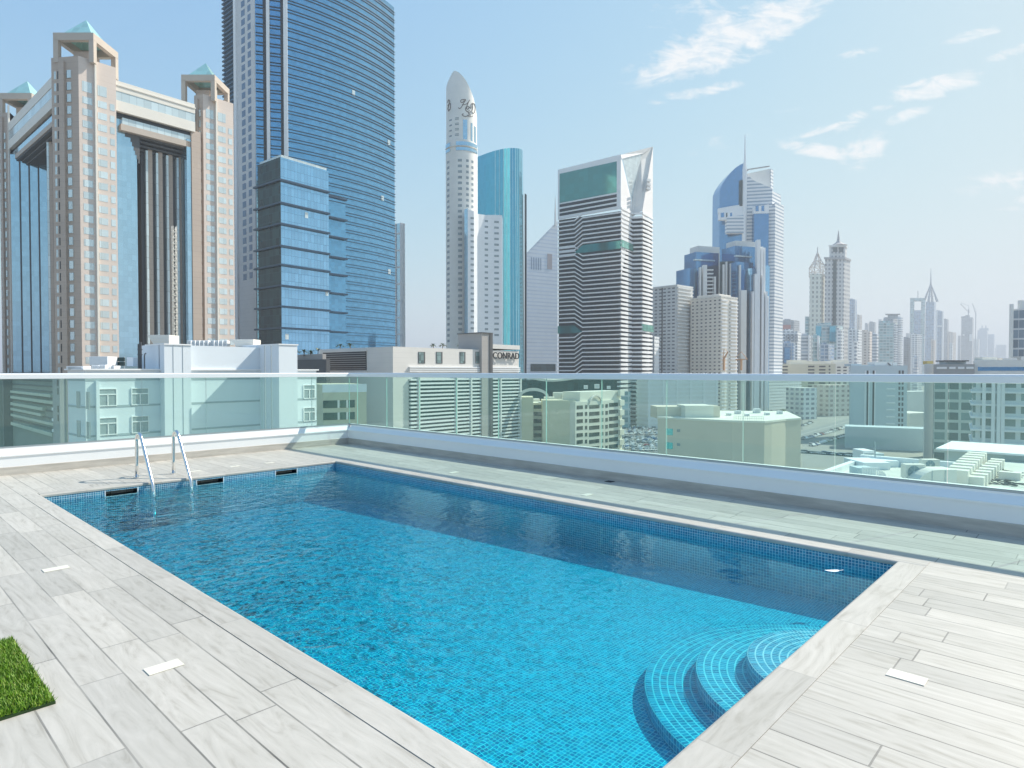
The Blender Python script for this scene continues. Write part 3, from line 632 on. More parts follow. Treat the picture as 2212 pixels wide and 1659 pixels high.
# ---------------------------------------------------------------- materials of the city
C = {}
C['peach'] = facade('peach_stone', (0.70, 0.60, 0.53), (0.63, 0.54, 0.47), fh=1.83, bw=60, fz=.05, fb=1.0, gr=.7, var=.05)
C['brown'] = facade('brown_shaded_stone', (0.50, 0.41, 0.34), (0.40, 0.32, 0.27), fh=1.83, bw=60, fz=.05, fb=1.0, gr=.7, var=.05)  # shade of the away-facing facets put into the stone's colour
C['paneblue'] = glassmat('pale_blue_pane', (0.66, 0.75, 0.76), fh=3.67, bw=2.2, metal=.3, rough=.12, line=.03)
C['darkglass'] = glassmat('dark_green_glass', (0.05, 0.10, 0.10), fh=3.67, bw=1.4, metal=.6, rough=.08, line=.05)
C['skyglass'] = glassmat('sky_glass', (0.42, 0.62, 0.74), fh=1.83, bw=1.3, metal=.8, rough=.08, line=.03, var=.06, linecol=(.34, .52, .62))
C['pyr'] = glassmat('green_pyramid_glass', (0.42, 0.74, 0.66), fh=2.0, bw=2.0, metal=.2, rough=.15, line=.05, linecol=(.6, .8, .75))
C['cream'] = mat('cream_paint', (0.80, 0.76, 0.68), .6, var=.03, scale=.3)
C['white'] = mat('white_wall', (0.84, 0.85, 0.85), .6, var=.03, scale=.25)
C['offwhite'] = mat('off_white_wall', (0.74, 0.74, 0.71), .65, var=.04, scale=.25)
C['grey'] = mat('grey_wall', (0.36, 0.36, 0.36), .7, var=.05, scale=.25)
C['dgrey'] = mat('dark_grey_wall', (0.10, 0.105, 0.11), .7, var=.06, scale=.25)
C['metal'] = mat('roof_metal', (0.55, 0.57, 0.58), .35, metal=.7, var=.04)
C['dark'] = mat('dark_opening', (0.015, 0.02, 0.025), .3, var=.1)
C['navy'] = mat('navy_fin', (0.012, 0.05, 0.10), .35, var=.05)
C['blueglass'] = glassmat('blue_curtain_wall', (0.15, 0.38, 0.58), fh=1.4, bw=1.9, metal=.85, rough=.07, var=.10, line=.02, linecol=(.10, .26, .40))
C['concrete'] = facade('pale_concrete_panels', (0.64, 0.65, 0.65), (0.56, 0.57, 0.57), fh=2.1, bw=3.0, fz=.05, fb=1, gr=.7, var=.03)

# ================================================================ hotel with glass pyramids on its corner towers
ht = root_at('hotel', 'tan stone hotel with corner towers, green glass pyramids and sky bridges', 'hotel', at(178, d=199))
Uh, Wh = dirs(41)
AX, DX = RGT, FWD
def frame_top(xa, xb, d, ytop, ybase):
    """camera-facing square crown: open frame of posts and beams with glass pyramid"""
    A = at(xa, d=d); w = (xb - xa) / FV * d; z0, z1 = zh(ybase, d), zh(ytop, d)
    A = Vector((A.x, A.y, 0)); th = w * .12
    cr = MB()
    for (i, j) in ((0, 0), (1, 0), (0, 1), (1, 1)): cr.obox(A + AX * (i * (w - th)) + DX * (j * (w - th)), AX, DX, th, th, z0 - 2, z1 - th * 1.4)
    bt = th * 1.5
    cr.obox(A, AX, DX, w, th, z1 - bt, z1); cr.obox(A + DX * (w - th), AX, DX, w, th, z1 - bt, z1)
    cr.obox(A + DX * th, AX, DX, th, w - 2 * th, z1 - bt, z1); cr.obox(A + AX * (w - th) + DX * th, AX, DX, th, w - 2 * th, z1 - bt, z1)
    crown = under(ht, cr.build('crown_frame', C['brownp']))
    # glass ceiling and pyramid
    i_ = w * .09; c = A + AX * w / 2 + DX * w / 2; hp = w * .60
    q = [A + AX * i_ + DX * i_, A + AX * (w - i_) + DX * i_, A + AX * (w - i_) + DX * (w - i_), A + AX * i_ + DX * (w - i_)]
    pm = MB(); zb = z1 - .3
    for k in range(4):
        pm.quad([(q[k].x, q[k].y, zb), (q[(k + 1) % 4].x, q[(k + 1) % 4].y, zb), (c.x, c.y, zb + hp)])
    under(ht, pm.build('glass_pyramid', C['pyr']))
    # inner shaft seen through the frame
    sh = MB(); sh.obox(A + AX * w * .3 + DX * w * .3, AX, DX, w * .4, w * .4, z0 - 3, z0 + (z1 - z0) * .45)
    under(ht, sh.build('roof_house', C['brown']))
C['brownp'] = mat('crown_stone', (0.52, 0.45, 0.38), .65, var=.04, scale=.3)
zfl = [ZG + 3.67 * k for k in range(1, 38)]
winh = []
def htower(xA, xB, xC, xD, d, ytop, ysh, xf0, xf1, xleft=None):
    """facet xA-xB facing the terrace in painted shade brown, peach wall xB-xD along Uh with a fin at xC"""
    Bp = at(xB, d=d); Bp = Vector((Bp.x, Bp.y, 0)); Ap = at(xA, d=d + 1.5); Ap = Vector((Ap.x, Ap.y, 0))
    u2 = hit(Bp, Uh, xD); Dp = Bp + Uh * u2; uc = hit(Bp, Uh, xC)
    z1 = zh(ysh, d)
    poly = [Ap[:2], Bp[:2], Dp[:2], (Dp + Wh * 10)[:2], (Ap + DX * 14)[:2]]
    poly = [tuple(q[:2]) for q in poly]
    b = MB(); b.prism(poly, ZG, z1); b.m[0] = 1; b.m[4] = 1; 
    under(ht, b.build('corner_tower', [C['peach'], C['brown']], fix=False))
    Nn = -Wh
    # bright corner fin, then the windows of both bays
    under(ht, fb(MB(), Bp, Uh, Nn, uc - .25, uc + .25, ZG, z1 + 2.5, -.1, .8).build('corner_fin', C['cream']))
    for z in reversed(zfl):
        if z + 3 > z1 - 4.5: continue
        top = z > z1 - 12
        for (a, c) in ((uc * .22, uc * .82), (uc + (u2 - uc) * .12, uc + (u2 - uc) * .55)):
            winh.append(((fb(MB(), Bp, Uh, Nn, a, c, z + .5, z + (3.67 if top else 2.6), -.1, .05)), 0))
        if z < z1 - 12: winh.append((fb(MB(), Bp, Uh, Nn, uc + (u2 - uc) * .7, uc + (u2 - uc) * .92, z + .5, z + 2.6, -.1, .05), 0))
    F = (Bp - Ap); L = F.length; F = F / L; Fn = Vector((F.y, -F.x, 0))
    for z in reversed(zfl):
        if z + 3 > z1 - 4: continue
        for (a, c, k) in ((.10, .17, 0), (.22, .27, 1), (.60, .74, 2)):
            winh.append((fb(MB(), Ap, F, Fn, L * a, L * c, z + .6, z + 3.0, -.1, .05 + .25 * (k == 2)), 0 if k != 1 else 1))
        winh.append((fb(MB(), Ap, F, Fn, L * .56, L * .60, z + .6, z + 3.0, -.1, .06), 1))
    # stepped pilaster on the facet
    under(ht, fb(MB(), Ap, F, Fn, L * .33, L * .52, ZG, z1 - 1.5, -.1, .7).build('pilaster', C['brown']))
    return Ap, Bp, Dp, z1
T2 = htower(120, 178, 213, 258, 199, 78, 127, 124, 211)
T3 = htower(425, 444, 471, 509, 229, 167, 208, 398, 469)
T1 = htower(6, 26, 26.5, 30, 241, 205, 247, 5, 77)
frame_top(124.5, 211, 200, 78, 127); frame_top(397.5, 469.5, 230, 167, 210); frame_top(5.5, 77, 242, 206, 246)
emit(ht, 'window', C['paneblue'], [w[0] for w in winh if w[1] == 0][:0] + [w[0] for w in winh if w[1] == 0])
dkw = MB()
for w in winh:
    if w[1] == 1: ext(dkw, w[0])
stuffy(under(ht, dkw.build('dark_window_slot', C['dark'])))
# right-hand sky bridge and the recess under it
Pb = at(262, d=208); Pb = Vector((Pb.x, Pb.y, 0)); Lb = hit(Pb, Uh, 427); Nn = -Wh
z1, z0 = zh(180, 208), zh(244, 208)
b = MB(); fb(b, Pb, Uh, Nn, -1, Lb, z0, z0 + 3.4, -10, 0); fb(b, Pb, Uh, Nn, -1, Lb, z0 + 3.4, z0 + 6.4, -10, -.15, 1); fb(b, Pb, Uh, Nn, -1, Lb, z0 + 6.4, z1, -10, 0); fb(b, Pb, Uh, Nn, -1, Lb + .2, z1 - 1.6, z1 - 1.2, -10, .25)
under(ht, b.build('sky_bridge', [C['peachb'] if 'peachb' in C else C['cream'], C['paneblue']]))
b = MB(); fb(b, Pb, Uh, Nn, 0, Lb, z0 - 1.4, z0, -9, -1.5); under(ht, b.build('dark_gap', C['dark']))
b = MB(); fb(b, Pb, Uh, Nn, 1.5, Lb - 1, z0 - 3.6, z0 - 1.4, -9, -1.0, 1); fb(b, Pb, Uh, Nn, 1.0, Lb - .5, z0 - 5.6, z0 - 3.6, -9, -.6, 0)
under(ht, b.build('lower_gallery', [C['brownp'], C['paneblue']]))
u304 = hit(Pb, Uh, 304); u412 = hit(Pb, Uh, 411)
b = MB(); fb(b, Pb, Uh, Nn, -1.0, u304 + .4, ZG, z0 - 1.4, -3.2, -2.4); under(ht, b.build('glass_wall', C['skyglass']))
b = MB(); fb(b, Pb, Uh, Nn, 0, Lb + 6, ZG, z0 - 5.6, -12, -11); under(ht, b.build('dark_glass_wall', C['darkglass']))
b = MB()
for k in range(7): fb(b, Pb, Uh, Nn, u304 - 1.9 + .45 * k - (1.2 if k == 0 else 0), u304 - 1.45 + .45 * k + (Lb if 0 else 0), z0 - 5.6 - 1.3 * (k + 1), z0 - 5.6, -11, -2.3)
for k in range(9): fb(b, Pb, Uh, Nn, u304 - .2, Lb - .8, z0 - 6.2 - 1.1 * k, z0 - 5.6 - 1.1 * k, -11, -2.4 - 1.0 * k)
under(ht, b.build('stepped_soffit', C['dgrey']))
def col2u(x, off): 
    return hit(Pb + Nn * off, Uh, x)
for (x, wd) in ((322, 1.0), (344, 1.1), (366, 1.1), (388, 1.2)):
    u = col2u(x, -5.0)
    under(ht, fb(MB(), Pb + Nn * -5.0, Uh, Nn, u - .35, u + .35, ZG, z0 - 9, -5, 0.2).build('glass_fin', C['paneblue']))
    under(ht, fb(MB(), Pb + Nn * -5.0, Uh, Nn, u + .55, u + 1.9, ZG, z0 - 8, -5, -.3).build('stone_pier', C['brown']))
    under(ht, fb(MB(), Pb + Nn * -5.0, Uh, Nn, u - 1.5, u - .45, ZG, z0 - 8, -5, -1.1).build('dark_pier', C['dgrey']))
u = col2u(412, 0); under(ht, fb(MB(), Pb, Uh, Nn, u - .4, u + 1.0, ZG, z0 - 3, -6, -.6).build('glass_fin', C['skyglass']))
under(ht, fb(MB(), Pb, Uh, Nn, u + 1.2, Lb + 2, ZG, z0 + .5, -6, -.4).build('stone_pier', C['brown']))
# barrel roof glimpsed above the bridge
b = MB(); pr = [(-1 - 7 * (1 - math.cos(a)) , z1 + 1.6 * math.sin(a)) for a in [PI * k / 8 for k in range(9)]]
b.profile(pr, Pb + Uh * 3, Pb + Uh * 9, Nn); under(ht, b.build('roof_vault', C['pyr']))
# left-hand bridge
Pl = at(118, d=204); Pl = Vector((Pl.x, Pl.y, 0)); Ll = hit(Pl, Wh, 17); Nl = -Uh
z1, z0 = zh(174, 204), zh(240, 204)
b = MB(); fb(b, Pl, Wh, Nl, -2, Ll, z0, z0 + 3.2, -8, 0); fb(b, Pl, Wh, Nl, -2, Ll, z0 + 3.2, z0 + 6.6, -8, -.15, 1); fb(b, Pl, Wh, Nl, -2, Ll, z0 + 6.6, z1, -8, 0)
under(ht, b.build('sky_bridge', [C['cream'], C['paneblue']]))
b = MB(); fb(b, Pl, Wh, Nl, -1, Ll, z0 - 1.3, z0, -8, -1.2); under(ht, b.build('dark_gap', C['dark']))
b = MB(); fb(b, Pl, Wh, Nl, -1, Ll, z0 - 3.4, z0 - 1.3, -8, -.8, 1); fb(b, Pl, Wh, Nl, -1, Ll, z0 - 5.0, z0 - 3.4, -8, -.5, 0)
under(ht, b.build('lower_gallery', [C['brownp'], C['skyglass']]))
b = MB()
for k in range(3): fb(b, Pl, Wh, Nl, 2, Ll, z0 - 5.6 - .8 * k, z0 - 5.0 - .8 * k, -9, -.8 - 1.2 * k)
under(ht, b.build('stepped_soffit', C['dgrey']))
b = MB(); fb(b, Pl, Wh, Nl, -1, Ll, ZG, z0 - 5, -9, -8.2); under(ht, b.build('dark_glass_wall', C['darkglass']))
for (xa, xb) in ((29, 47.5), (50, 67.5), (70, 87.5), (90, 106.5)):
    # folded glass bays that face the terrace
    q = at(xa, d=236); q = Vector((q.x, q.y, 0)); w = (xb - xa) / FV * 236
    zt_ = zh(336, 236)
    under(ht, MB().prism([tuple(q[:2]), tuple((q + AX * w + DX * 1.2)[:2]), tuple((q + AX * w + DX * 3)[:2]), tuple((q + DX * 3)[:2])], ZG, zt_).build('glass_bay', C['skyglass']))
for xx in (47.6, 67.6, 87.6):
    q = at(xx, d=235.8); q = Vector((q.x, q.y, 0)); under(ht, MB().obox(q, AX, DX, .42, 2.5, ZG, zh(334, 236)).build('dark_mullion', C['dgrey']))
for (xa, xb, m_) in ((107.5, 112, 'paneblue'), (112.5, 119.5, 'brown'), (27, 29, 'brown')):
    q = at(xa, d=215 if xa > 100 else 236); q = Vector((q.x, q.y, 0)); dd = 215 if xa > 100 else 236
    under(ht, MB().obox(q, AX, DX, (xb - xa) / FV * dd, 5, ZG, z0 - 4).build('glass_fin' if m_ == 'paneblue' else 'stone_pier', C[m_]))
# lattice mast in front of the recess
mst = root_at('lattice_mast', 'slim cream lattice mast standing before the dark glass recess of the hotel', 'mast', at(379.5, d=190))
b = MB(); q = at(379.5, d=190); zt_ = zh(488, 190)
nb_ = int((zt_ - ZG) / 1.7)
for k in range(nb_):
    z = ZG + k * 1.7
    for (i, j) in ((-.5, -.5), (.5, -.5), (.5, .5), (-.5, .5)): b.tube([(q.x + i, q.y + j, z), (q.x + i, q.y + j, z + 1.7)], .10, 5)
    b.tube([(q.x - .5, q.y - .5, z), (q.x + .5, q.y - .5, z + 1.7)], .07, 4); b.tube([(q.x + .5, q.y - .5, z), (q.x + .5, q.y + .5, z + 1.7)], .07, 4)
    b.tube([(q.x - .6, q.y - .6, z), (q.x + .6, q.y - .6, z), (q.x + .6, q.y + .6, z), (q.x - .6, q.y + .6, z), (q.x - .6, q.y - .6, z)], .12, 4)
under(mst, b.build('lattice', C['cream']))

# ================================================================ big blue glass tower
d0 = 300
g4 = root_at('glass_tower', 'tallest blue glass tower with dark horizontal fins, cut off by the top of the picture', 'tower', at(557, d=d0))
U, W = dirs(40)
P1 = at(557, d=d0); P1 = Vector((P1.x, P1.y, 0)); P2 = at(626, d=304); P2 = Vector((P2.x, P2.y, 0))
Lr = hit(P2, U, 854); P3 = P2 + U * Lr; zt = zh(25, depth(P3))
L1 = hit(P1, W, 518.5); L2 = hit(P1, W, 490)
curve = []
for i in range(13):
    s_ = i / 12; q = P2 + U * (Lr * s_) + (-W) * (5.0 * 4 * s_ * (1 - s_) * .9); curve.append(q)
PL = P1 + W * L2; Bk = P3 + W * L2
bodyp = [tuple(P1[:2])] + [tuple(q[:2]) for q in curve] + [tuple(Bk[:2]), tuple(PL[:2])]
b = MB(); b.prism(bodyp, ZG, zt, mtop=1); under(g4, b.build('curtain_wall', [C['blueglass'], C['grey']], smooth=False, fix=False))
# one set of fins per storey: two lines of the curved wall
fl = []; z = ZG + 26; fh = 4.3
while z < zt - 1:
    b = MB()
    for dz in (0, 1.35):
        o1 = [q + (-W) * .45 for q in curve]; o2 = [q + W * .5 for q in curve]
        poly = [tuple((o1[0] - U * .4)[:2])] + [tuple(q[:2]) for q in o1] + [tuple((o1[-1] + U * .4)[:2])] + [tuple(q[:2]) for q in reversed(o2)]
        b.prism(poly, z + dz, z + dz + .20)
    fl.append(b); z += fh
fl.reverse(); emit(g4, 'sun_fin', C['navy'], fl)
for (x, y, on) in ((835, 310.6, 0), (818, 429.6, 0), (835, 587, 0), (661, 466, 1), (704, 633, 1), (752, 205, 0)):
    if on: continue
    u_ = hit(P2, U, x); s_ = u_ / Lr; q = P2 + U * u_ - W * (18.0 * s_ * (1 - s_) + .1); z_ = zh(y, depth(q)); under(g4, fb(MB(), q, U, -W, 0, 1.7, z_ - 1.3, z_ + 1.3, -.3, .12).build('open_window', C['paneblue']))
# front chamfer between x=557 and 626
F = (P2 - P1); LF = F.length; F = F / LF; Fn = Vector((F.y, -F.x, 0))
def cu(x): return hit(P1, F, x)
for (xa, xb, m_, n1, nm) in ((573.5, 580.5, 'dark', .06, 'dark_slot'), (581, 588, 'white', 1.5, 'white_fin'), (611, 617, 'dark', .06, 'dark_slot'), (617.5, 626, 'white', 1.5, 'white_fin')):
    under(g4, fb(MB(), P1, F, Fn, cu(xa), cu(xb), ZG, zt, -.3, n1 + .47).build(nm, C[m_]))
fl = []; z = ZG + 26
while z < zt - 1:
    b = MB()
    for dz in (0, 1.35):
        fb(b, P1, F, Fn, cu(558), cu(611), z + dz, z + dz + .24, -.4, .5)
    fl.append(b); z += fh
fl.reverse(); emit(g4, 'front_fin', C['navy'], fl)
# left: concrete strip with two columns of windows, then the finned flank
under(g4, fb(MB(), P1, W, -U, 0, L1, ZG, zt, -.5, .5).build('concrete_strip', C['concrete']))
wl = []
ua, ub, uc_, ud = hit(P1, W, 549.5), hit(P1, W, 543), hit(P1, W, 537), hit(P1, W, 529.5)
z = ZG + 86
C['winblue'] = mat('window_blue', (0.10, 0.17, 0.28), .15, var=.15, scale=.5)
while z < zt - 3:
    wl.append(fb(MB(), P1, W, -U, ua, ub, z, z + 2.9, 0, .56)); wl.append(fb(MB(), P1, W, -U, uc_, ud, z - .3, z + 2.6, 0, .56)); z += fh
wl.reverse(); emit(g4, 'window', C['winblue'], wl)
under(g4, fb(MB(), P1, W, -U, L1 - .3, L1 + 1.8, ZG, zt, -.5, 1.1).build('white_fin', C['white']))
fl = []; z = ZG + 10
while z < zt - 1:
    fl.append(fb(MB(), P1, W, -U, L1 + 1.9, L2 + .6, z, z + .7, -.4, .8)); z += fh / 2
fl.reverse(); emit(g4, 'louvre', C['navy'], fl)
# ---- annex: lower glass block in front of the tower
ga = root_at('glass_annex', 'mid height blue glass block with dark ledges at the foot of the tall blue tower', 'building', at(609, d=268))
a1 = B4(560, 609, 712, 268, 38)
za = zh(342, 268)
C['annexglass'] = glassmat('annex_glass', (0.27, 0.52, 0.74), fh=3.6, bw=1.6, metal=.85, rough=.06, var=.08, line=.035, linecol=(.10, .25, .38))
C['annexdark'] = glassmat('annex_dark_glass', (0.015, 0.045, 0.05), fh=3.6, bw=2.4, metal=0, spec=.25, rough=.12, var=.5, line=.05, linecol=(.03, .08, .09))
b = MB(); b.prism(a1['poly'], ZG, za); b.m[3] = 1; under(ga, b.build('glass_wall', [C['annexglass'], C['annexdark']], fix=False))
under(ga, MB().prism(offset(a1['poly'], -.6), za, za + 1.2).build('parapet', C['paneblue']))
yl = [391, 440, 484.7, 532, 572.5, 617, 661.7, 708]
led = []
P5 = a1['P']; ue = hit(P5, a1['U'], 712); uf = hit(P5 + a1['W'] * 5, a1['U'], 748)
under(ga, fb(MB(), P5 + a1['W'] * 5, a1['U'], -a1['W'], ue - 1, uf, ZG, zh(405, 270), -6, 0).build('glass_link', C['blueglass']))
for y in yl:
    z = zh(y, 268); b = MB()
    fb(b, P5, a1['U'], -a1['W'], -1.0, ue, z - .5, z + .25, -.4, 1.2); fb(b, P5, a1['W'], -a1['U'], .0, a1['lu'] + 2.2, z - .5, z + .25, -.4, 1.0)
    fb(b, P5 + a1['W'] * 5, a1['U'], -a1['W'], ue - 1, uf, z - .5, z + .25, -.4, 1.6)
    led.append(b)
emit(ga, 'ledge', C['navy'], led)
for (x, y) in ((661, 466), (704, 633), (617, 727)):
    q = P5 + a1['U'] * hit(P5, a1['U'], x); z_ = zh(y, depth(q)); under(ga, fb(MB(), q, a1['U'], -a1['W'], 0, 1.5, z_ - 1.2, z_ + 1.2, -.3, .1).build('open_window', C['paneblue']))
# slim pale tower behind on the right
r, g, zt = box_tower('office_tower', 'slim pale blue tower with white frame peeping out right of the tall blue glass tower', 845, 869, 874.5, 420, 483, C['skyglass'], a=25, lw=18)
piers(r, g, ZG, zt, 5, 1.2, .5, C['white'], 'RL'); bands(r, g['poly'], ZG, zt, 11, 1.0, .35, C['white'])

# ================================================================ cream round tower with monogram
d0 = 400
rt = root_at('round_tower', 'cream cylindrical tower with slanted domed top and a dark script monogram', 'tower', at(997, d=d0))
cP = at(998, d=d0 + 10); cP = Vector((cP.x, cP.y, 0)); R0 = 10.1
C['rtower'] = facade('cream_tower_wall', (0.87, 0.86, 0.80), (0.82, 0.81, 0.76), fh=3.5, bw=4.0, fz=.03, fb=1, gr=.7, var=.02)
b = MB(); n = 48; rings = []
zb, zs = ZG, zh(312, d0)
prof_z = [ZG, zh(700, d0), zh(521, d0), zh(335, d0), zh(310, d0)]
def rad(z):
    f = (z - ZG) / (zs - ZG); return R0 * (1.0 - .0 * f)
def topz(a):
    # slanted cut: higher on the left, falls to the right along a curve
    xx = math.cos(a)          # -1 left .. 1 right
    return xx
vs = []
for k, z in enumerate(prof_z):
    for i in range(n):
        a = 2 * PI * i / n; q = cP + RGT * (R0 * math.cos(a)) + FWD * (R0 * math.sin(a)); vs.append((q.x, q.y, z))
b.v = vs
for k in range(len(prof_z) - 1):
    for i in range(n): j = (i + 1) % n; b.f.append((k * n + i, k * n + j, (k + 1) * n + j, (k + 1) * n + i)); b.m.append(0)
base = (len(prof_z) - 1) * n
# crown: shell whose height depends on the side, closing in a sweep
zL, zA, zR = zh(183, d0), zh(157, d0), zh(250, d0)
def crown(t_, x):    # x -1..1 -> column height limit
    # profile of silhouette: rises from left edge to apex at x=-.45, then falls convexly to the right edge
    if x < -.45: f = (x + 1) / .55; return zL + (zA - zL) * f
    f = (x + .45) / 1.45; return zR + (zA - zR) * max(0, 1 - f ** 1.65) ** .55
NR = 14; prev = base; R1 = R0 * .965
for k in range(1, NR + 1):
    s_ = k / NR; st = len(b.v)
    for i in range(n):
        a = 2 * PI * i / n; x = math.cos(a); y = math.sin(a)
        z = prof_z[-1] + (crown(0, x) - prof_z[-1]) * s_
        q = cP + RGT * (R1 * x) + FWD * (R1 * y); b.v.append((q.x, q.y, z))
    for i in range(n): j = (i + 1) % n; b.f.append((prev + i, prev + j, st + j, st + i)); b.m.append(0)
    prev = st
# roof strips joining front and back of the same column
for i in range(n // 2):
    j = i + 1; i2 = (n - i) % n; j2 = (n - j) % n
    if i == 0: b.f.append((prev + j, prev + i, prev + j2)); b.m.append(0)
    elif j == n // 2: b.f.append((prev + j, prev + i, prev + i2)); b.m.append(0)
    else: b.f.append((prev + i, prev + i2, prev + j2, prev + j)); b.m.append(0)
o = under(rt, b.build('shaft', C['rtower'], smooth=True)); md = o.modifiers.new('es', 'EDGE_SPLIT'); md.split_angle = math.radians(40)
def cylbox(x0, x1, z0, z1, R, o=.12):
    """window on the round wall between picture columns x0 and x1"""
    b = MB()
    def ang(x):
        k = (x - 1106) / FV; best = None
        # angle on the near side whose column is x
        lo, hi = PI, 2 * PI
        for _ in range(40):
            mid = (lo + hi) / 2; q = cP + RGT * (R * math.cos(mid)) + FWD * (R * math.sin(mid))
            if q.dot(RGT) / q.dot(FWD) < k: lo = mid
            else: hi = mid
        return (lo + hi) / 2
    a0, a1_ = ang(x0), ang(x1); nn = max(1, int((a1_ - a0) / .12)); inner, outer = [], []
    for i in range(nn + 1):
        a = a0 + (a1_ - a0) * i / nn; e = RGT * math.cos(a) + FWD * math.sin(a)
        outer.append(cP + e * (R + o)); inner.append(cP + e * (R - .3))
    poly = [tuple(q[:2]) for q in outer] + [tuple(q[:2]) for q in reversed(inner)]
    return b.prism(poly, z0, z1)
C['winc'] = mat('window_grey_blue', (0.30, 0.36, 0.38), .15, var=.2, scale=.3)
wl = []; z = zh(352, d0); 
while z > zh(740, d0):
    for (xa, xb) in ((966.5, 971.5), (990, 998.5), (1007.5, 1013), (1019, 1023)):
        wl.append(cylbox(xa, xb, z, z + 1.6, R0, .08))
    z -= 3.5
wl2 = []; z = zh(262, d0)
for k in range(5):
    wl2 += [cylbox(972, 977, z, z + .9, R1), cylbox(984, 992, z, z + .5, R1), cylbox(984, 992, z + .9, z + 1.3, R1)]; z -= 3.3
emit(rt, 'window', C['winc'], wl)
b = MB(); [ext(b, w) for w in wl2]; stuffy(under(rt, b.build('vent_slot', C['winc'])))
for (xa, xb, ya, yb) in ((1001, 1010, 262, 306), (1018, 1021, 266, 312), (1025, 1028.5, 270, 318)):
    under(rt, cylbox(xa, xb, zh(yb, d0), zh(ya, d0), R1).build('tall_window', C['skyglass']))
for (ya, yb) in ((309, 317), (321, 328)):
    under(rt, cylbox(964, 973, zh(yb, d0), zh(ya, d0), R0 + .15).build('window_band', C['skyglass'])); under(rt, cylbox(986, 1031, zh(yb, d0), zh(ya, d0), R0 + .15).build('window_band', C['skyglass']))
under(rt, cylbox(963.2, 1032, zh(319.5, d0), zh(318, d0), R0 + .5).build('ring_cornice', C['cream']))
# monogram: interlaced script letters standing on the wall
def script(chars, x, y, h_, ang=0):
    tcu = bpy.data.curves.new('monogram_curve', 'FONT'); tcu.body = chars; tcu.size = h_; tcu.extrude = .12; tcu.shear = .45; tcu.align_x = 'CENTER'
    to = bpy.data.objects.new('monogram_text', tcu); COL.objects.link(to)
    dg = bpy.context.evaluated_depsgraph_get(); me = bpy.data.meshes.new_from_object(to.evaluated_get(dg)); bpy.data.objects.remove(to)
    return me
def letters(root, name, chars, P, D, z, h_, m, shear=0.0, extrude=.12, offset_=0.0, align='LEFT', spacing=1.0):
    tcu = bpy.data.curves.new(name, 'FONT'); tcu.body = chars; tcu.size = h_; tcu.extrude = extrude; tcu.shear = shear; tcu.align_x = align; tcu.space_character = spacing; tcu.offset = offset_
    to = bpy.data.objects.new(name, tcu); COL.objects.link(to)
    bpy.context.view_layer.update(); dg = bpy.context.evaluated_depsgraph_get()
    me = bpy.data.meshes.new_from_object(to.evaluated_get(dg)); bpy.data.objects.remove(to)
    me.materials.clear(); me.materials.append(m); me.name = name
    Nn_ = Vector((D.y, -D.x, 0)); mt = Matrix(((D.x, 0, Nn_.x, P.x), (D.y, 0, Nn_.y, P.y), (0, 1, 0, z), (0, 0, 0, 1)))
    me.transform(mt); o = bpy.data.objects.new(name, me); COL.objects.link(o); return under(root, o)
C['mono'] = mat('bronze_letters', (0.16, 0.13, 0.11), .4, metal=.4, var=.05)
def curl(pts, r, name='monogram'):
    """script stroke through picture points, wrapped on the round wall"""
    out = []
    P = [Vector((x, y, 0)) for x, y in pts]; sm = []
    for i in range(len(P) - 1):
        p0, p1, p2, p3 = P[max(i - 1, 0)], P[i], P[i + 1], P[min(i + 2, len(P) - 1)]
        for k in range(6):
            t_ = k / 6; sm.append(.5 * ((2 * p1) + (p2 - p0) * t_ + (2 * p0 - 5 * p1 + 4 * p2 - p3) * t_ ** 2 + (3 * p1 - p0 - 3 * p2 + p3) * t_ ** 3))
    sm.append(P[-1])
    for p_ in sm:
        k = (p_.x - 1106) / FV; lo, hi = PI, 2 * PI
        for _ in range(30):
            mid = (lo + hi) / 2; q = cP + RGT * (R0 * math.cos(mid)) + FWD * (R0 * math.sin(mid))
            if q.dot(RGT) / q.dot(FWD) < k: lo = mid
            else: hi = mid
        a = (lo + hi) / 2; q = cP + (RGT * math.cos(a) + FWD * math.sin(a)) * (R1 + .12); out.append((q.x, q.y, zh(p_.y, depth(q))))
    return MB().tube(out, r, 5)
Z = lambda x, y: (905.2 + x / 4.32, 137.1 + y / 4.32)
strokes = [([Z(372, 432), Z(380, 442), Z(398, 430), Z(425, 385), Z(440, 362), Z(425, 358), Z(398, 362), Z(392, 378), Z(408, 385), Z(430, 366)], .22),
           ([Z(405, 408), Z(440, 402), Z(462, 385), Z(478, 362)], .16), ([Z(478, 362), Z(458, 400), Z(448, 440), Z(462, 446), Z(470, 432)], .24),
           ([Z(485, 440), Z(470, 424), Z(448, 426), Z(438, 448), Z(452, 468), Z(470, 480), Z(470, 500), Z(445, 512), Z(418, 508), Z(406, 494), Z(420, 490)], .24),
           ([Z(452, 470), Z(478, 460), Z(484, 474), Z(466, 486), Z(484, 492), Z(482, 508), Z(462, 512), Z(455, 498)], .14),
           ([Z(505, 400), Z(506, 440), Z(498, 470), Z(512, 486), Z(526, 470), Z(530, 430), Z(522, 400), Z(504, 394), Z(490, 408), Z(492, 440)], .22), ([Z(480, 512), Z(500, 514), Z(510, 505)], .14)]
b = MB()
for s_, r_ in strokes: ext(b, curl(s_, r_))
under(rt, b.build('monogram', C['mono']))
b = MB()
for s_ in ([(967.5, 227), (969.5, 221), (972, 224), (970, 232), (968, 240), (970, 245)], [(968, 233), (973, 228), (973, 240), (969, 243)]): ext(b, curl(s_, .3))
under(rt, b.build('monogram', C['mono']))
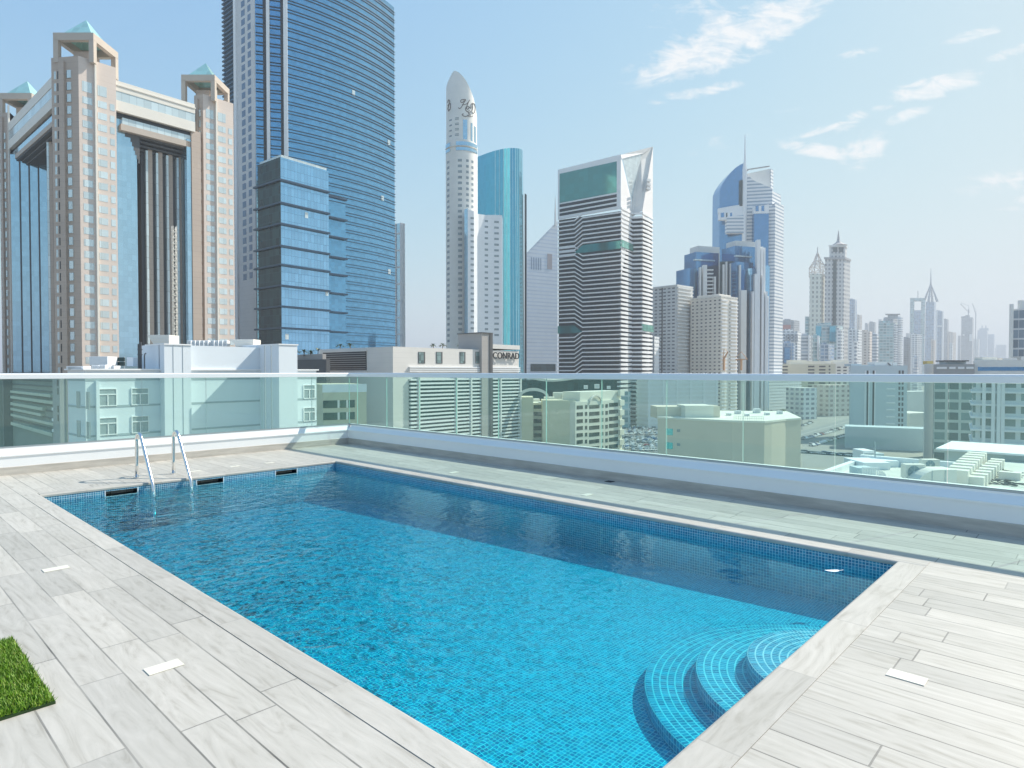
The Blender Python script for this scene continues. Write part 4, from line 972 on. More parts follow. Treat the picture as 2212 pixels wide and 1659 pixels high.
# curved white wing at its foot
wg = B4(1002, 1011, 1011, 390, 40, lw=4, rw=1)
wgt = root_at('hotel_wing', 'curved white wing between the cream round tower and the teal glass tower', 'building', at(1011, d=388))
q0 = at(1003.5, d=391); q1 = at(1011, d=387); q2 = at(1024, d=389); q3 = at(1034, d=393); q4 = at(1048, d=396); q5 = at(1066, d=398); q6 = at(1084.6, d=399.5)
front = [q1, q2, q3, q4, q5, q6]; tz = [zh(454, 387), zh(458, 389), zh(464, 393), zh(466, 396), zh(466, 398), zh(466.5, 399.5)]
b = MB(); C['wingw'] = facade('white_wing_panels', (0.84, 0.87, 0.88), (0.75, 0.79, 0.81), fh=1.75, bw=2.0, fz=.05, fb=1, gr=.6, var=.02)
for i in range(5):
    A_, B_ = front[i], front[i + 1]
    b.prism([tuple(A_[:2]), tuple(B_[:2]), tuple((B_ + FWD * 12)[:2]), tuple((A_ + FWD * 12)[:2])], ZG, [tz[i], tz[i + 1], tz[i + 1], tz[i]])
under(wgt, b.build('wall', C['wingw']))
b = MB().prism([tuple(q0[:2]), tuple((q1 - RGT * .03)[:2]), tuple((q1 - RGT * .03 + FWD * 10)[:2]), tuple((q0 + FWD * 8)[:2])], ZG, zh(454, 390)); under(wgt, b.build('glass_strip', C['skyglass']))
wl = []; z = zh(484, 395) + 1.0
while z > zh(735, 395):
    for (A_, B_, f0, f1) in ((q1, q2, .45, 1.0), (q4, q5, -.2, .35), (q5, q6, .1, .62)):
        D = (B_ - A_); D.z = 0; L = D.length; D = D / L; Nn = Vector((D.y, -D.x, 0)); wl.append(fb(MB(), Vector((A_.x, A_.y, 0)), D, Nn, L * f0, L * f1, z, z + 1.25, -.2, .08))
    z -= 3.5
emit(wgt, 'window', C['winc'], wl)

# ================================================================ teal glass tower
tt = root_at('curved_glass_tower', 'teal blue glass tower with rounded end and curved roofline, behind the cream round tower', 'tower', at(1090, d=440))
C['teal'] = glassmat('teal_glass', (0.08, 0.42, 0.56), fh=3.9, bw=1.7, metal=.7, rough=.10, var=.07, line=.03, linecol=(.16, .52, .64))
fp = [(1032, 452, 342), (1050, 444, 335), (1070, 438, 328.5), (1088, 434, 324.5), (1102, 432, 323), (1113, 432, 323.2), (1121, 434, 324.2), (1126.5, 438, 326), (1129.3, 444, 329)]
ptsb = [at(x + (4.5 if x > 1110 else 0) * .9, d=d_) for x, d_, y in fp]; ptst = [at(x, d=d_) for x, d_, y in fp]
b = MB(); n_ = len(fp)
for i, (x, d_, y) in enumerate(fp):
    b.v.append((ptsb[i].x, ptsb[i].y, ZG)); b.v.append((ptst[i].x, ptst[i].y, zh(y, d_)))
for i in range(n_ - 1): b.f.append((2 * i, 2 * i + 2, 2 * i + 3, 2 * i + 1)); b.m.append(0)
k = len(b.v)
for i, (x, d_, y) in enumerate(fp):
    q = ptst[i] + FWD * (22 - 14 * (i / (n_ - 1)) ** 4); b.v.append((q.x, q.y, ZG)); b.v.append((q.x, q.y, zh(y, d_)))
for i in range(n_ - 1): b.f.append((k + 2 * i + 2, k + 2 * i, k + 2 * i + 1, k + 2 * i + 3)); b.m.append(0); b.f.append((2 * i + 1, 2 * i + 3, k + 2 * i + 3, k + 2 * i + 1)); b.m.append(1)
b.f.append((0, 1, k + 1, k)); b.m.append(0); e_ = 2 * (n_ - 1); b.f.append((e_, e_ + 1, k + e_ + 1, k + e_)); b.m.append(0)
under(tt, b.build('glass_wall', [C['teal'], C['white']]))
q = ptsb[-1]; b = MB(); b.prism([tuple(q[:2]), tuple((q + RGT * 1.4 + FWD * 3)[:2]), tuple((q + RGT * 1.4 + FWD * 8)[:2]), tuple((q + FWD * 8)[:2])], ZG, zh(420, 444)); under(tt, b.build('dark_edge', C['dark']))
fl = []
for i in range(2, n_ - 1):
    for f in (0, .5):
        if i == n_ - 2 and f: continue
        A_ = ptst[i] * (1 - f) + ptst[i + 1] * f; B_ = ptsb[i] * (1 - f) + ptsb[i + 1] * f; y = fp[i][2] * (1 - f) + fp[i + 1][2] * f
        fl.append(MB().tube([(B_.x, B_.y, ZG), (A_.x, A_.y, zh(y, depth(A_)))], .16, 5))
emit(tt, 'mullion', C['tealm'] if 'tealm' in C else C['paneblue'], fl)

# ================================================================ podium with CONRAD lettering
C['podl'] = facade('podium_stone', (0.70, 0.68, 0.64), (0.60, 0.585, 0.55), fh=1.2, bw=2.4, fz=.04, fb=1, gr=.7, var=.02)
C['podd'] = facade('podium_dark_stone', (0.40, 0.38, 0.36), (0.33, 0.32, 0.30), fh=1.2, bw=2.4, fz=.04, fb=1, gr=.7, var=.02)  # darker podium stone for the portal fin and the service block
pd = root_at('podium_building', 'long pale stone podium with louvres, small windows and dark CONRAD lettering', 'building', at(849, d=150))
g = B4(690, 849, 1121, 150, 41); P, Up, Wp = g['P'], g['U'], g['W']; zt = zh(748.5, 150)
b = MB(); b.prism(g['poly'], ZG, zt); under(pd, b.build('wall', C['podl'], fix=False))
def pu(x): return hit(P, Up, x)
def pw(x): return hit(P, Wp, x)
under(pd, fb(MB(), P, Wp, -Up, pw(792), pw(699), zh(800, 150) , zh(757, 150), -.5, .15).build('louvre_opening', C['dark']))
b = MB()
for k in range(8):
    z = zh(800, 150) + .55 * k + .3; fb(b, P, Wp, -Up, pw(791.5), pw(699.5), z, z + .16, -.1, .35)
under(pd, b.build('louvre', C['grey']))
fr_ = MB(); fb(fr_, P, Wp, -Up, pw(793.5), pw(697), zh(757, 150), zh(757, 150) + .5, -.3, .4); fb(fr_, P, Wp, -Up, pw(793.5), pw(697), zh(800, 150) - .6, zh(800, 150), -.3, .4)
under(pd, fr_.build('opening_frame', C['podl']))
wd = []
C['winc2'] = glassmat('grey_green_pane', (0.22, 0.30, 0.29), fh=1.4, bw=1.1, metal=.3, rough=.1, var=.4)
for (xa, xb) in ((903.5, 918), (942, 955.5), (993, 1005), (1027, 1038.5)):
    ua, ub = pu(xa), pu(xb); dd = depth(P + Up * ua)
    f_ = under(pd, fb(MB(), P, Up, -Wp, ua, ub, zh(785, dd), zh(760, dd), -.4, .10).build('window', C['dgrey']))
    pn = fb(MB(), P, Up, -Wp, ua + .12, ub - .5, zh(785, dd) + .1, zh(760, dd) - .1, 0, .14).build('pane', C['winc2']); under(pd, pn); pn.parent = f_; pn.location = -Vector(pd.location) * 0 ; pn.matrix_parent_inverse = Matrix.Identity(4)
# raised dark portal and right part with the sign
uq0, uq1 = pu(1035), pu(1056); dd = depth(P + Up * uq0)
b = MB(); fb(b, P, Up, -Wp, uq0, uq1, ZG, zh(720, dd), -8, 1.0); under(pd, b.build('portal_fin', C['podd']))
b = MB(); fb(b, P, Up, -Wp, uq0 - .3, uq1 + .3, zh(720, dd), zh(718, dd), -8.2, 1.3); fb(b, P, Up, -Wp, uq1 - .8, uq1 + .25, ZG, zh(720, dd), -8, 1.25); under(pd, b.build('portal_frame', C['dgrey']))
b = MB(); dd2 = depth(P + Up * pu(1090)); fb(b, P, Up, -Wp, uq1 + .3, g['ru'] + .05, zh(752, dd), zh(745, dd2), -12, .3); under(pd, b.build('upper_wall', C['podl']))
us = pu(1061); ue_ = pu(1118); dd = depth(P + Up * us)
lo = letters(pd, 'sign_letter', 'CONRAD', P + Up * us - Wp * .6, Up, zh(774.5, dd), 2.55, C['dark'], extrude=.12, spacing=1.0)
bb = [Vector(v.co) for v in lo.data.vertices]; wv_ = max((v - (P + Up * us)).dot(Up) for v in bb)
kx = (ue_ - us) / wv_
for v in lo.data.vertices:
    c_ = Vector(v.co); r_ = c_ - (P + Up * us); c_ = c_ + Up * (r_.dot(Up) * (kx - 1)); v.co = c_
# ledges and the louvred lower storeys
b = MB()
for (xa, xb) in ((882.5, 1034), (1057, 1121)):
    for y in (793, 797, 801): z = zh(y, 165); fb(b, P, Up, -Wp, pu(xa), pu(xb), z - .25, z + .05, -.2, .5)
under(pd, b.build('ledge', C['white']))
for (xa, xb) in ((883, 1053), (1061, 1120.5)):
    ua, ub = pu(xa), pu(xb)
    under(pd, fb(MB(), P, Up, -Wp, ua, ub, ZG, zh(818, 160), -.2, .12).build('glass_front', C['darkglass']))
    sl_ = []; z = zh(818, 160) - .4
    while z > -22:
        sl_.append(fb(MB(), P, Up, -Wp, ua, ub, z, z + .42, .1, .75)); z -= .95
    emit(pd, 'slat', C['white'], sl_)
for x in (899, 980, 1012, 1052.5, 1076, 1119): under(pd, fb(MB(), P, Up, -Wp, pu(x), pu(x) + .5, ZG, zh(806, 160), 0, .95).build('mullion_post', C['offwhite']))
# dark lower block on its left
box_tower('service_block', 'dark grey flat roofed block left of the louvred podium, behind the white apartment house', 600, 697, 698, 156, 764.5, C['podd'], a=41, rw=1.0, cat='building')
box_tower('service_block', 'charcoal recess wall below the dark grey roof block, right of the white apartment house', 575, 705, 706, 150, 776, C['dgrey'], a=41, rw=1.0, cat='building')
# plants on the podium roof
LEAF = mat('palm_leaf', (0.045, 0.085, 0.03), .5, var=.25, scale=2); BARK = mat('palm_trunk', (0.16, 0.12, 0.08), .9, var=.1)
rp = random.Random(5)
def palm(x, d, ybase, h_, label, size=1.0, bushy=False):
    q = at(x, d=d); zb = zh(ybase, d); r = thing('palm_tree' if not bushy else 'shrub', label, 'palm' if not bushy else 'shrub', (q.x, q.y, zb), 'plants on the podium roof')
    under(r, MB().tube([(q.x, q.y, zb - .5), (q.x + .1, q.y, zb + h_ * .6)], .12, 6).build('trunk', BARK))
    b = MB(); nf = 16 if not bushy else 26
    for k in range(nf):
        a = rp.uniform(0, 2 * PI); el = rp.uniform(.1, 1.25) ; L = size * rp.uniform(.8, 1.3); e = Vector((math.cos(a), math.sin(a), 0))
        pp = [Vector((q.x, q.y, zb + h_ * .55)) + e * (L * t_ * math.cos(el)) + Vector((0, 0, 1)) * (L * (math.sin(el) * t_ - .55 * t_ * t_)) for t_ in (0, .25, .5, .75, 1)]
        s_ = e.cross(Vector((0, 0, 1))) * (.13 * size)
        for i in range(4):
            w0, w1 = (.3, 1, .9, .55, .1)[i], (.3, 1, .9, .55, .1)[i + 1]
            b.quad([pp[i] - s_ * w0, pp[i] + s_ * w0, pp[i + 1] + s_ * w1, pp[i + 1] - s_ * w1])
    under(r, b.build('crown', LEAF, fix=False))
for i, (x, d, yb, h_, s_, bu, lab) in enumerate(((640, 160, 765, .8, 1.6, True, 'leafy shrub on the dark roof block, leftmost in its row'), (657, 161, 765, 1.0, 1.5, True, 'shrub on the dark roof block, second from the left'),
        (672, 160, 765, .7, 1.4, True, 'shrub on the dark roof block, third from the left'), (687, 160, 765, 1.6, 1.7, False, 'small palm at the right end of the dark roof block'),
        (735, 175, 751, .9, 1.5, True, 'shrub on the podium roof above the louvres'), (757, 176, 751, 1.2, 1.7, False, 'small palm on the podium roof above the louvres'),
        (936, 185, 749, .7, 1.5, True, 'low round shrub on the podium roof between the blue and the cream towers'), (956, 187, 749, 1.0, 1.6, False, 'spiky palm on the podium roof left of the cream round tower'),
        (995, 187, 749, 1.1, 1.7, False, 'spiky palm on the podium roof before the foot of the cream round tower'), (1022, 187, 750, 1.0, 1.5, False, 'palm on the podium roof just left of the dark portal'))):
    palm(x, d, yb, h_, lab, s_, bu)
# ================================================================ centre: pale wedge tower
C['hazeblue'] = facade('blue_grey_panels', (0.70, 0.75, 0.80), (0.58, 0.65, 0.74), fh=4.2, bw=80, fz=.35, fb=1, gr=.4, var=.06)
wt_ = root_at('wedge_tower', 'pale blue grey tower with a steeply sloping wedge top behind the striped tower', 'tower', at(1137, d=720))
A_, B_ = at(1137, d=720), at(1204, d=742); wz = [zh(548, 720), zh(478, 742)]
b = MB(); C3 = B_ + FWD * 30; D3 = A_ + FWD * 30
b.prism([tuple(A_[:2]), tuple(B_[:2]), tuple(C3[:2]), tuple(D3[:2])], ZG, [wz[0], wz[1], wz[1], wz[0]]); under(wt_, b.build('wall', C['hazeblue']))
q = at(1199, d=738); under(wt_, MB().tube([(q.x, q.y, zh(490, 738)), (q.x, q.y, zh(455, 738)), (q.x, q.y, zh(428, 738))], [1.6, .9, .3], 6).build('spire', C['offwhite']))
Fd = (B_ - A_); Fd.z = 0; LF_ = Fd.length; Fd /= LF_; Fn_ = Vector((Fd.y, -Fd.x, 0)); A0 = Vector((A_.x, A_.y, 0))
C['slot'] = mat('blue_grey_slot', (0.28, 0.34, 0.44), .4, var=.05)
for x in (1147, 1152, 1157, 1162, 1167):
    u = hit(A0, Fd, x); under(wt_, fb(MB(), A0, Fd, Fn_, u, u + 1.2, zh(582, 722), zh(556, 722), -.2, .15).build('slot', C['slot']))
under(wt_, fb(MB(), A0, Fd, Fn_, hit(A0, Fd, 1182), hit(A0, Fd, 1192), zh(582, 735), zh(549, 735), -.2, .3).build('bronze_panel', mat('bronze_panel', (.42, .36, .36), .4)))
under(wt_, fb(MB(), A0, Fd, Fn_, hit(A0, Fd, 1146), hit(A0, Fd, 1200), zh(802, 722), zh(786, 722), -.2, .2).build('glass_lobby', C['annexdark']))

# ================================================================ striped tower
d0 = 480
C['bandglass'] = glassmat('dark_band_glass', (0.008, 0.018, 0.028), fh=3.5, bw=3.0, metal=.0, rough=.25, var=.5, line=.0, spec=.3)
C['stripe'] = mat('stripe_white', (0.84, 0.84, 0.83), .6, var=.02, scale=.2)
C['stripew'] = mat('stripe_white_lit', (0.80, 0.78, 0.76), .6, var=.02, scale=.2)  # stripe white with the warmth of the sunlit faces put into it
C['greeng'] = glassmat('green_glass', (0.06, 0.26, 0.25), fh=4.0, bw=4.0, metal=.6, rough=.08, var=.10, line=.03, linecol=(.05, .20, .19))
C['greenl'] = glassmat('green_light_glass', (0.22, 0.50, 0.42), fh=3.5, bw=3, metal=.4, rough=.1, var=.25)
st = root_at('striped_tower', 'white and dark striped office tower with kinked bands and a notched sloping top', 'tower', at(1340, d=d0))
aS = 38; U, W = dirs(aS)
# the broad left face runs from x=1340 back to x=1205 (recedes to the left)
Wd = (-RGT * math.cos(math.radians(33)) + FWD * math.sin(math.radians(33)))
Pn = at(1340, d=d0); Pn = Vector((Pn.x, Pn.y, 0)); Lw = hit(Pn, Wd, 1205); PLf = Pn + Wd * Lw
Ud = RGT * math.sin(math.radians(33)) + FWD * math.cos(math.radians(33))
Lr1 = hit(Pn, Ud, 1364); Pr1 = Pn + Ud * Lr1                      # first lit face
Nw = -Ud; Nu = -Wd
Pr2 = at(1386, d=depth(Pr1) - 2); Pr2 = Vector((Pr2.x, Pr2.y, 0))      # middle dark face (parallel to the broad one)
Lr2 = hit(Pr2, Ud, 1408.5); Pr3 = Pr2 + Ud * Lr2
zt0 = zh(320, d0)      # highest point at the far right corner region
def ztop(P_): # the roof is an inclined plane rising to the right
    k = 1106 + P_.dot(RGT) / depth(P_) * FV
    return zh(370 + (320 - 370) * (k - 1205) / (1408.5 - 1205), depth(P_))
cor = [Pn, Pr1, Pr2, Pr3, Pr3 + Wd * (Lw + 22), PLf + Ud * 14, PLf]
zr = [zh(528 * .0 + 342, d0), zh(470, depth(Pr1)), zh(455, depth(Pr2)), ztop(Pr3), ztop(Pr3), ztop(PLf), ztop(PLf)]
core = MB(); zbody = zh(440, d0)
core.prism([tuple(q[:2]) for q in offset([tuple(c[:2]) for c in cor], -.5)], ZG, zbody - 6); under(st, core.build('glazing', C['bandglass']))
fhS = 3.25
def fpt(u, off=0): return Pn + Wd * u + Nw * off
uk0, uk1 = hit(Pn, Wd, 1258), hit(Pn, Wd, 1241)                  # kink between these
z_hi = zh(446, d0); z_gap1 = zh(533, d0); z_gap2 = zh(713, d0)
shift = 4.4
bl = []
def band3(z, th, s_):
    """stripe over the broad face: level, slanted, level again"""
    us = [0, uk0, uk1, Lw]; zz = [z, z, z + s_, z + s_]; b = MB()
    for i in range(3):
        a, c = fpt(us[i], .45), fpt(us[i + 1], .45); e, f = fpt(us[i], -.6), fpt(us[i + 1], -.6)
        b.prism([tuple(a[:2]), tuple(e[:2]), tuple(f[:2]), tuple(c[:2])], [zz[i], zz[i], zz[i + 1], zz[i + 1]], [zz[i] + th, zz[i] + th, zz[i + 1] + th, zz[i + 1] + th])
    return b
z = ZG + 1.2; items = []
while z < z_hi:
    if z > z_gap1: s_ = -shift
    elif z > z_gap2: s_ = shift
    else: s_ = -shift
    b = band3(z, .95, s_)
    # same stripe on the lit faces, swelling outward in the middle like beaks
    for (Q, L) in ((Pn, Lr1), (Pr2, Lr2)):
        p = [Q, Q + Ud * L]; b2 = MB()
        q = [Q - Wd * .5, Q + Ud * L * .5 - Wd * 1.1, Q + Ud * L - Wd * .4, Q + Ud * L + Wd * .6, Q + Wd * .6]
        ext(b, MB().prism([tuple(c[:2]) for c in q], [z - .1, z - .45, z + .1, z + .1, z - .1], [z + 1.35, z + 1.75, z + 1.6, z + 1.6, z + 1.35]))
    q = [Pr1, Pr2]; D_ = (Pr2 - Pr1); LL = D_.length; D_ = D_ / LL; N_ = Vector((D_.y, -D_.x, 0)); fb(b, Pr1, D_, N_, 0, LL, z, z + 1.25, -.6, .35)
    items.append(b); z += fhS
items.reverse(); emit(st, 'floor_band', C['stripe'], items)
# crown
cw = MB()
q = [fpt(-.1, .5), fpt(-.1, -1.0), fpt(Lw, -1.0), fpt(Lw, .5)]
zc0 = [zh(441, d0), zh(441, d0), zh(441 + 30, d0), zh(441 + 30, d0)]
d_L = depth(PLf)
ztR = zh(337, d0); ztL = zh(370, d_L)
cw.prism([tuple(c[:2]) for c in q], [zh(451, d0), zh(451, d0), zh(476, d_L), zh(476, d_L)], [ztR, ztR, ztL, ztL]); under(st, cw.build('crown_wall', C['stripe']))
b = MB(); ua, ub = hit(Pn, Wd, 1331.4), hit(Pn, Wd, 1209)
def zat(y0, y1, u): f = (u - ua) / (ub - ua); return zh(y0 + (y1 - y0) * f, depth(fpt(u)))
q = [fpt(ua, .62), fpt(ua, 0), fpt(ub, 0), fpt(ub, .62)]
b.prism([tuple(c[:2]) for c in q], [zat(418, 441, ua)] * 2 + [zat(418, 441, ub)] * 2, [zat(352, 378.5, ua)] * 2 + [zat(352, 378.5, ub)] * 2); under(st, b.build('green_glass_panel', C['greeng']))
for k, (ya, yb, yc, yd) in enumerate(((422, 444, 428.5, 450), (432, 454, 438, 460.5), (442, 463.5, 447.5, 469))):
    b = MB(); b.prism([tuple(c[:2]) for c in q], [zat(yc, yd, ua)] * 2 + [zat(yc, yd, ub)] * 2, [zat(ya, yb, ua)] * 2 + [zat(ya, yb, ub)] * 2); under(st, b.build('dark_band', C['bandglass']))
# pointed green windows at the kinks
for (u0, u1, up_, yy) in ((0.0, uk0, True, 529.5), (uk1, Lw, False, 711)):
    b = MB(); zc = zh(yy, d0) if up_ else zh(yy, d0) + 1.2; h2 = 3.0
    a, c = fpt(u0, .5), fpt(u1, .5); e, f = fpt(u0, 0), fpt(u1, 0)
    tip = fpt((uk1 if up_ else uk0), .5); tipi = fpt((uk1 if up_ else uk0), 0)
    if up_: b.prism([tuple(a[:2]), tuple(e[:2]), tuple(f[:2]), tuple(c[:2])], zc - h2, zc + h2); b.prism([tuple(c[:2]), tuple(f[:2]), tuple(tipi[:2]), tuple(tip[:2])], [zc - h2, zc - h2, zc - 2.5, zc - 2.5], [zc + h2, zc + h2, zc - 2.3, zc - 2.3])
    else: b.prism([tuple(a[:2]), tuple(e[:2]), tuple(f[:2]), tuple(c[:2])], zc - h2, zc + h2); b.prism([tuple(tip[:2]), tuple(tipi[:2]), tuple(e[:2]), tuple(a[:2])], [zc - 2.5, zc - 2.5, zc - h2, zc - h2], [zc - 2.3, zc - 2.3, zc + h2, zc + h2])
    under(st, b.build('green_window', C['greeng']))
for (Q, L, yy) in ((Pn, Lr1, 527), (Pr2, Lr2, 704)):
    under(st, fb(MB(), Q, Ud, Nu, .3, L - .3, zh(yy + 8, d0), zh(yy - 7, d0), -.2, 1.3).build('green_window', C['greenl']))
# right faces above the bands: pale walls cut by the long notch
def wedge(pts, th, m, name, dirn):
    """solid panel from corner points (x, y, depth) thickened along dirn"""
    P_ = [at(x, y, d) for x, y, d in pts]; b = MB(); n_ = len(P_)
    b.v = [tuple(p) for p in P_] + [tuple(p + dirn * th) for p in P_]
    b.f = [tuple(range(n_)), tuple(reversed(range(n_, 2 * n_)))] + [(i, (i + 1) % n_, n_ + (i + 1) % n_, n_ + i) for i in range(n_)]; b.m = [0] * len(b.f)
    return under(st, b.build(name, m))
dP1 = depth(Pr1); dP2 = depth(Pr2); dP3 = depth(Pr3)
wedge([(1340, 340, d0), (1341, 600, d0), (1364, 470, dP1), (1362.5, 436, dP1)], 1.5, C['stripew'], 'notch_wall', FWD)
wedge([(1343, 341, d0 + 2), (1364, 436, dP1 + 2), (1370, 405, dP1 + 4), (1384, 333, dP1 + 8)], 1.0, C['paneblue'], 'atrium_glass', FWD)
wedge([(1364, 432, dP1 + 3), (1364, 470, dP1 + .6), (1387, 455, dP2 + .6), (1407.5, 321, dP3), (1383.5, 330, dP1 + 8.4), (1368, 405, dP1 + 4)], 1.5, C['offwhite'], 'inclined_slab', FWD)
wedge([(1386.5, 456, dP2), (1386.8, 470, dP2), (1408.5, 470, dP3), (1408.5, 320, dP3 - .1)], 1.5, C['stripew'], 'side_wall', FWD)
wedge([(1339.5, 337.5, d0 - .5), (1341, 346, d0 - .5), (1389, 334, dP1 + 8.6), (1408.3, 320.2, dP3 - .1)], 1.2, C['stripe'], 'roof_beam', FWD)
for (x0, x1, y0) in ((1345, 1357, 424), (1345, 1359, 434), (1346, 1361, 444)): wedge([(x0, y0, d0 - .2 + 5), (x0, y0 + 6, d0 + 5 - .2), (x1, y0 + 7, dP1 - .3), (x1, y0 + 1, dP1 - .3)], .6, C['metal'], 'vent', FWD)
for y0 in (388, 397, 405): wedge([(1396, y0, dP2 + 2), (1396, y0 + 6, dP2 + 2), (1406, y0 + 8, dP3 - .8), (1406, y0 + 2, dP3 - .8)], .6, C['metal'], 'vent', FWD)

# ================================================================ right of it: apartments
C['aptgrey'] = facade('apartment_grey', (0.76, 0.76, 0.73), (0.16, 0.17, 0.18), fh=3.1, bw=4.6, fz=.36, fb=.62, var=.5, gr=.2, z0=ZG)
C['apttan'] = facade('apartment_tan', (0.78, 0.72, 0.62), (0.12, 0.11, 0.10), fh=3.1, bw=4.4, fz=.36, fb=.42, var=.5, gr=.2, z0=ZG)
C['aptwhite'] = facade('apartment_white', (0.80, 0.81, 0.79), (0.28, 0.34, 0.35), fh=3.3, bw=5.0, fz=.42, fb=.78, var=.4, gr=.2, z0=ZG)
r, g, zt = box_tower('apartment_tower', 'grey white apartment tower with curved balconies, just right of the striped tower', 1390, 1462, 1495, 560, 618, C['aptgrey'], a=48, lw=34,
                     cap=(1.2, .4, C['offwhite']))
items = []
z = ZG + 3
while z < zt - 2: items.append(fb(MB(), g['P'], g['U'], -g['W'], -.8, g['ru'] * .95, z, z + 1.1, -.3, 1.7)); z += 3.1
items.reverse(); emit(r, 'balcony', C['offwhite'], items)
under(r, fb(MB(), g['P'], g['W'], -g['U'], 15.0, 16.0, ZG, zt, -.2, .25).build('dark_groove', C['dark']))
r, g, zt = box_tower('apartment_tower', 'beige apartment tower with small dark windows and stacked balconies before the domed tower', 1490, 1556, 1592, 545, 641, C['apttan'], a=50, lw=30, cap=(1.0, .3, C['cream']), roof=(3, 4, C['cream']))
items = []; z = ZG + 3
while z < zt - 2:
    b = MB(); fb(b, g['P'], g['U'], -g['W'], .3, g['ru'] * .34, z, z + 1.15, -.3, 1.3); items.append(b)
    b = MB(); fb(b, g['P'], g['U'], -g['W'], g['ru'] * .55, g['ru'] * .97, z, z + 1.15, -.3, 1.3); items.append(b); z += 3.1
items.reverse(); emit(r, 'balcony', C['white'], items)
r, g, zt = box_tower('apartment_block', 'narrow white apartment block at the right foot of the striped tower', 1400, 1413, 1423, 530, 727, C['aptwhite'], a=40, lw=12)
bands(r, g['poly'], ZG, zt, 3.3, 1.5, .3, C['white'])

# ================================================================ blue domed tower with mast, pale body
bt_ = root_at('domed_tower', 'blue glass tower with curved sail top, tall mast and white banded body', 'tower', at(1604, d=700))
C['deepblue'] = glassmat('deep_blue_glass', (0.10, 0.28, 0.50), fh=3.6, bw=3.0, metal=.75, rough=.1, var=.06, line=.02)
arcp = [(1552, 800), (1552, 440), (1552.5, 413), (1557, 401), (1565, 388.5), (1575, 376), (1586, 365), (1596, 358.5), (1604, 355)]
b = MB(); n_ = len(arcp)
dd = lambda x: 700 + (1604 - x) * .25
for (x, y) in arcp: p = at(x, y, dd(x)); b.v.append((p.x, p.y, p.z)); 
for (x, y) in arcp: p = at(x, y, dd(x) ); p2 = p + FWD * 25; b.v.append((p2.x, p2.y, zh(y, dd(x))))
e1 = at(1604, 800, 700); b.v.append(tuple(e1)); b.v.append((e1.x + FWD.x * 25, e1.y + FWD.y * 25, e1.z))
b.f.append(tuple(range(n_)) + (2 * n_,)); b.m.append(0)
for i in range(n_ - 1): b.f.append((i, i + 1, n_ + i + 1, n_ + i)); b.m.append(0)
under(bt_, b.build('sail_glass', C['deepblue']))
q = at(1605.7, d=699); under(bt_, MB().tube([(q.x, q.y, zh(560, 700)), (q.x, q.y, zh(372, 700)), (q.x, q.y, zh(352, 700)), (q.x, q.y, zh(330, 700)), (q.x, q.y, zh(296, 700))], [2.6, 2.6, 1.2, .8, .35], 8).build('mast', C['white']))
C['wband'] = facade('white_banded_wall', (0.82, 0.83, 0.83), (0.30, 0.38, 0.46), fh=3.7, bw=60, fz=.42, fb=1.0, var=.1, gr=.3, z0=ZG)
gb = B4(1608, 1663, 1690, 690, 45)
def slopebox(x0, x1, d0_, d1_, y0, y1, dep, m, name, yb=None):
    A_, B_ = at(x0, d=d0_), at(x1, d=d1_); b = MB(); zb = ZG if yb is None else zh(yb, d0_)
    b.prism([tuple(A_[:2]), tuple(B_[:2]), tuple((B_ + FWD * dep)[:2]), tuple((A_ + FWD * dep)[:2])], zb, [zh(y0, d0_), zh(y1, d1_), zh(y1, d1_), zh(y0, d0_)])
    return under(bt_, b.build(name, m))
slopebox(1606, 1626, 700, 698, 376, 393, 20, C['wband'], 'banded_wall'); slopebox(1626, 1665, 698, 694, 393, 409, 20, C['wband'], 'banded_wall')
slopebox(1665, 1683.5, 694, 712, 415, 423, 16, C['wband'], 'banded_wall'); slopebox(1657, 1671.5, 692, 690, 446, 446, 12, C['wband'], 'banded_wall'); slopebox(1671.5, 1690, 690, 708, 440, 446, 12, C['wband'], 'banded_wall')
slopebox(1611, 1662, 712, 716, 378, 367, 10, C['offwhite'], 'roof_house', 420); slopebox(1662, 1667, 714, 720, 367, 370, 8, C['wband'], 'roof_house', 420)
slopebox(1552.5, 1604, 698.5, 698, 462, 452, 6, C['white'], 'white_frame', 476); [slopebox(x, x + w_, 698.3, 698.2, 462, 461, 1, C['deepblue'] if w_ > 4 else C['annexdark'], 'window', 471) for x, w_ in ((1555, 7), (1566, 3), (1574, 5), (1583, 3), (1591, 8))]; slopebox(1568, 1604, 697.6, 697, 470, 466, 6, C['wband'], 'terrace_wing', 505)
slopebox(1626.5, 1658, 690, 689, 461, 456, 6, C['deepblue'], 'blue_bay', 800); slopebox(1626.5, 1658, 689.4, 688.4, 449, 443, 6, C['white'], 'white_frame', 463)
slopebox(1550.5, 1606, 699.2, 698.8, 452, 442, 4, C['white'], 'white_frame', 462)
for x in (1630, 1642, 1650): slopebox(x, x + 6, 688.8, 688.6, 447, 445.5, 2, C['deepblue'], 'window', 458)
slopebox(1595, 1603, 698.6, 698.4, 392, 390, 3, C['annexdark'], 'dark_bay', 447)
q0, q1 = at(1612, d=705), at(1658, d=716)
under(bt_, MB().tube([(q0.x, q0.y, zh(372, 705)), (q0.x, q0.y, zh(369, 705)), (q1.x, q1.y, zh(362, 716))], .8, 5).build('roof_crane', C['grey']))
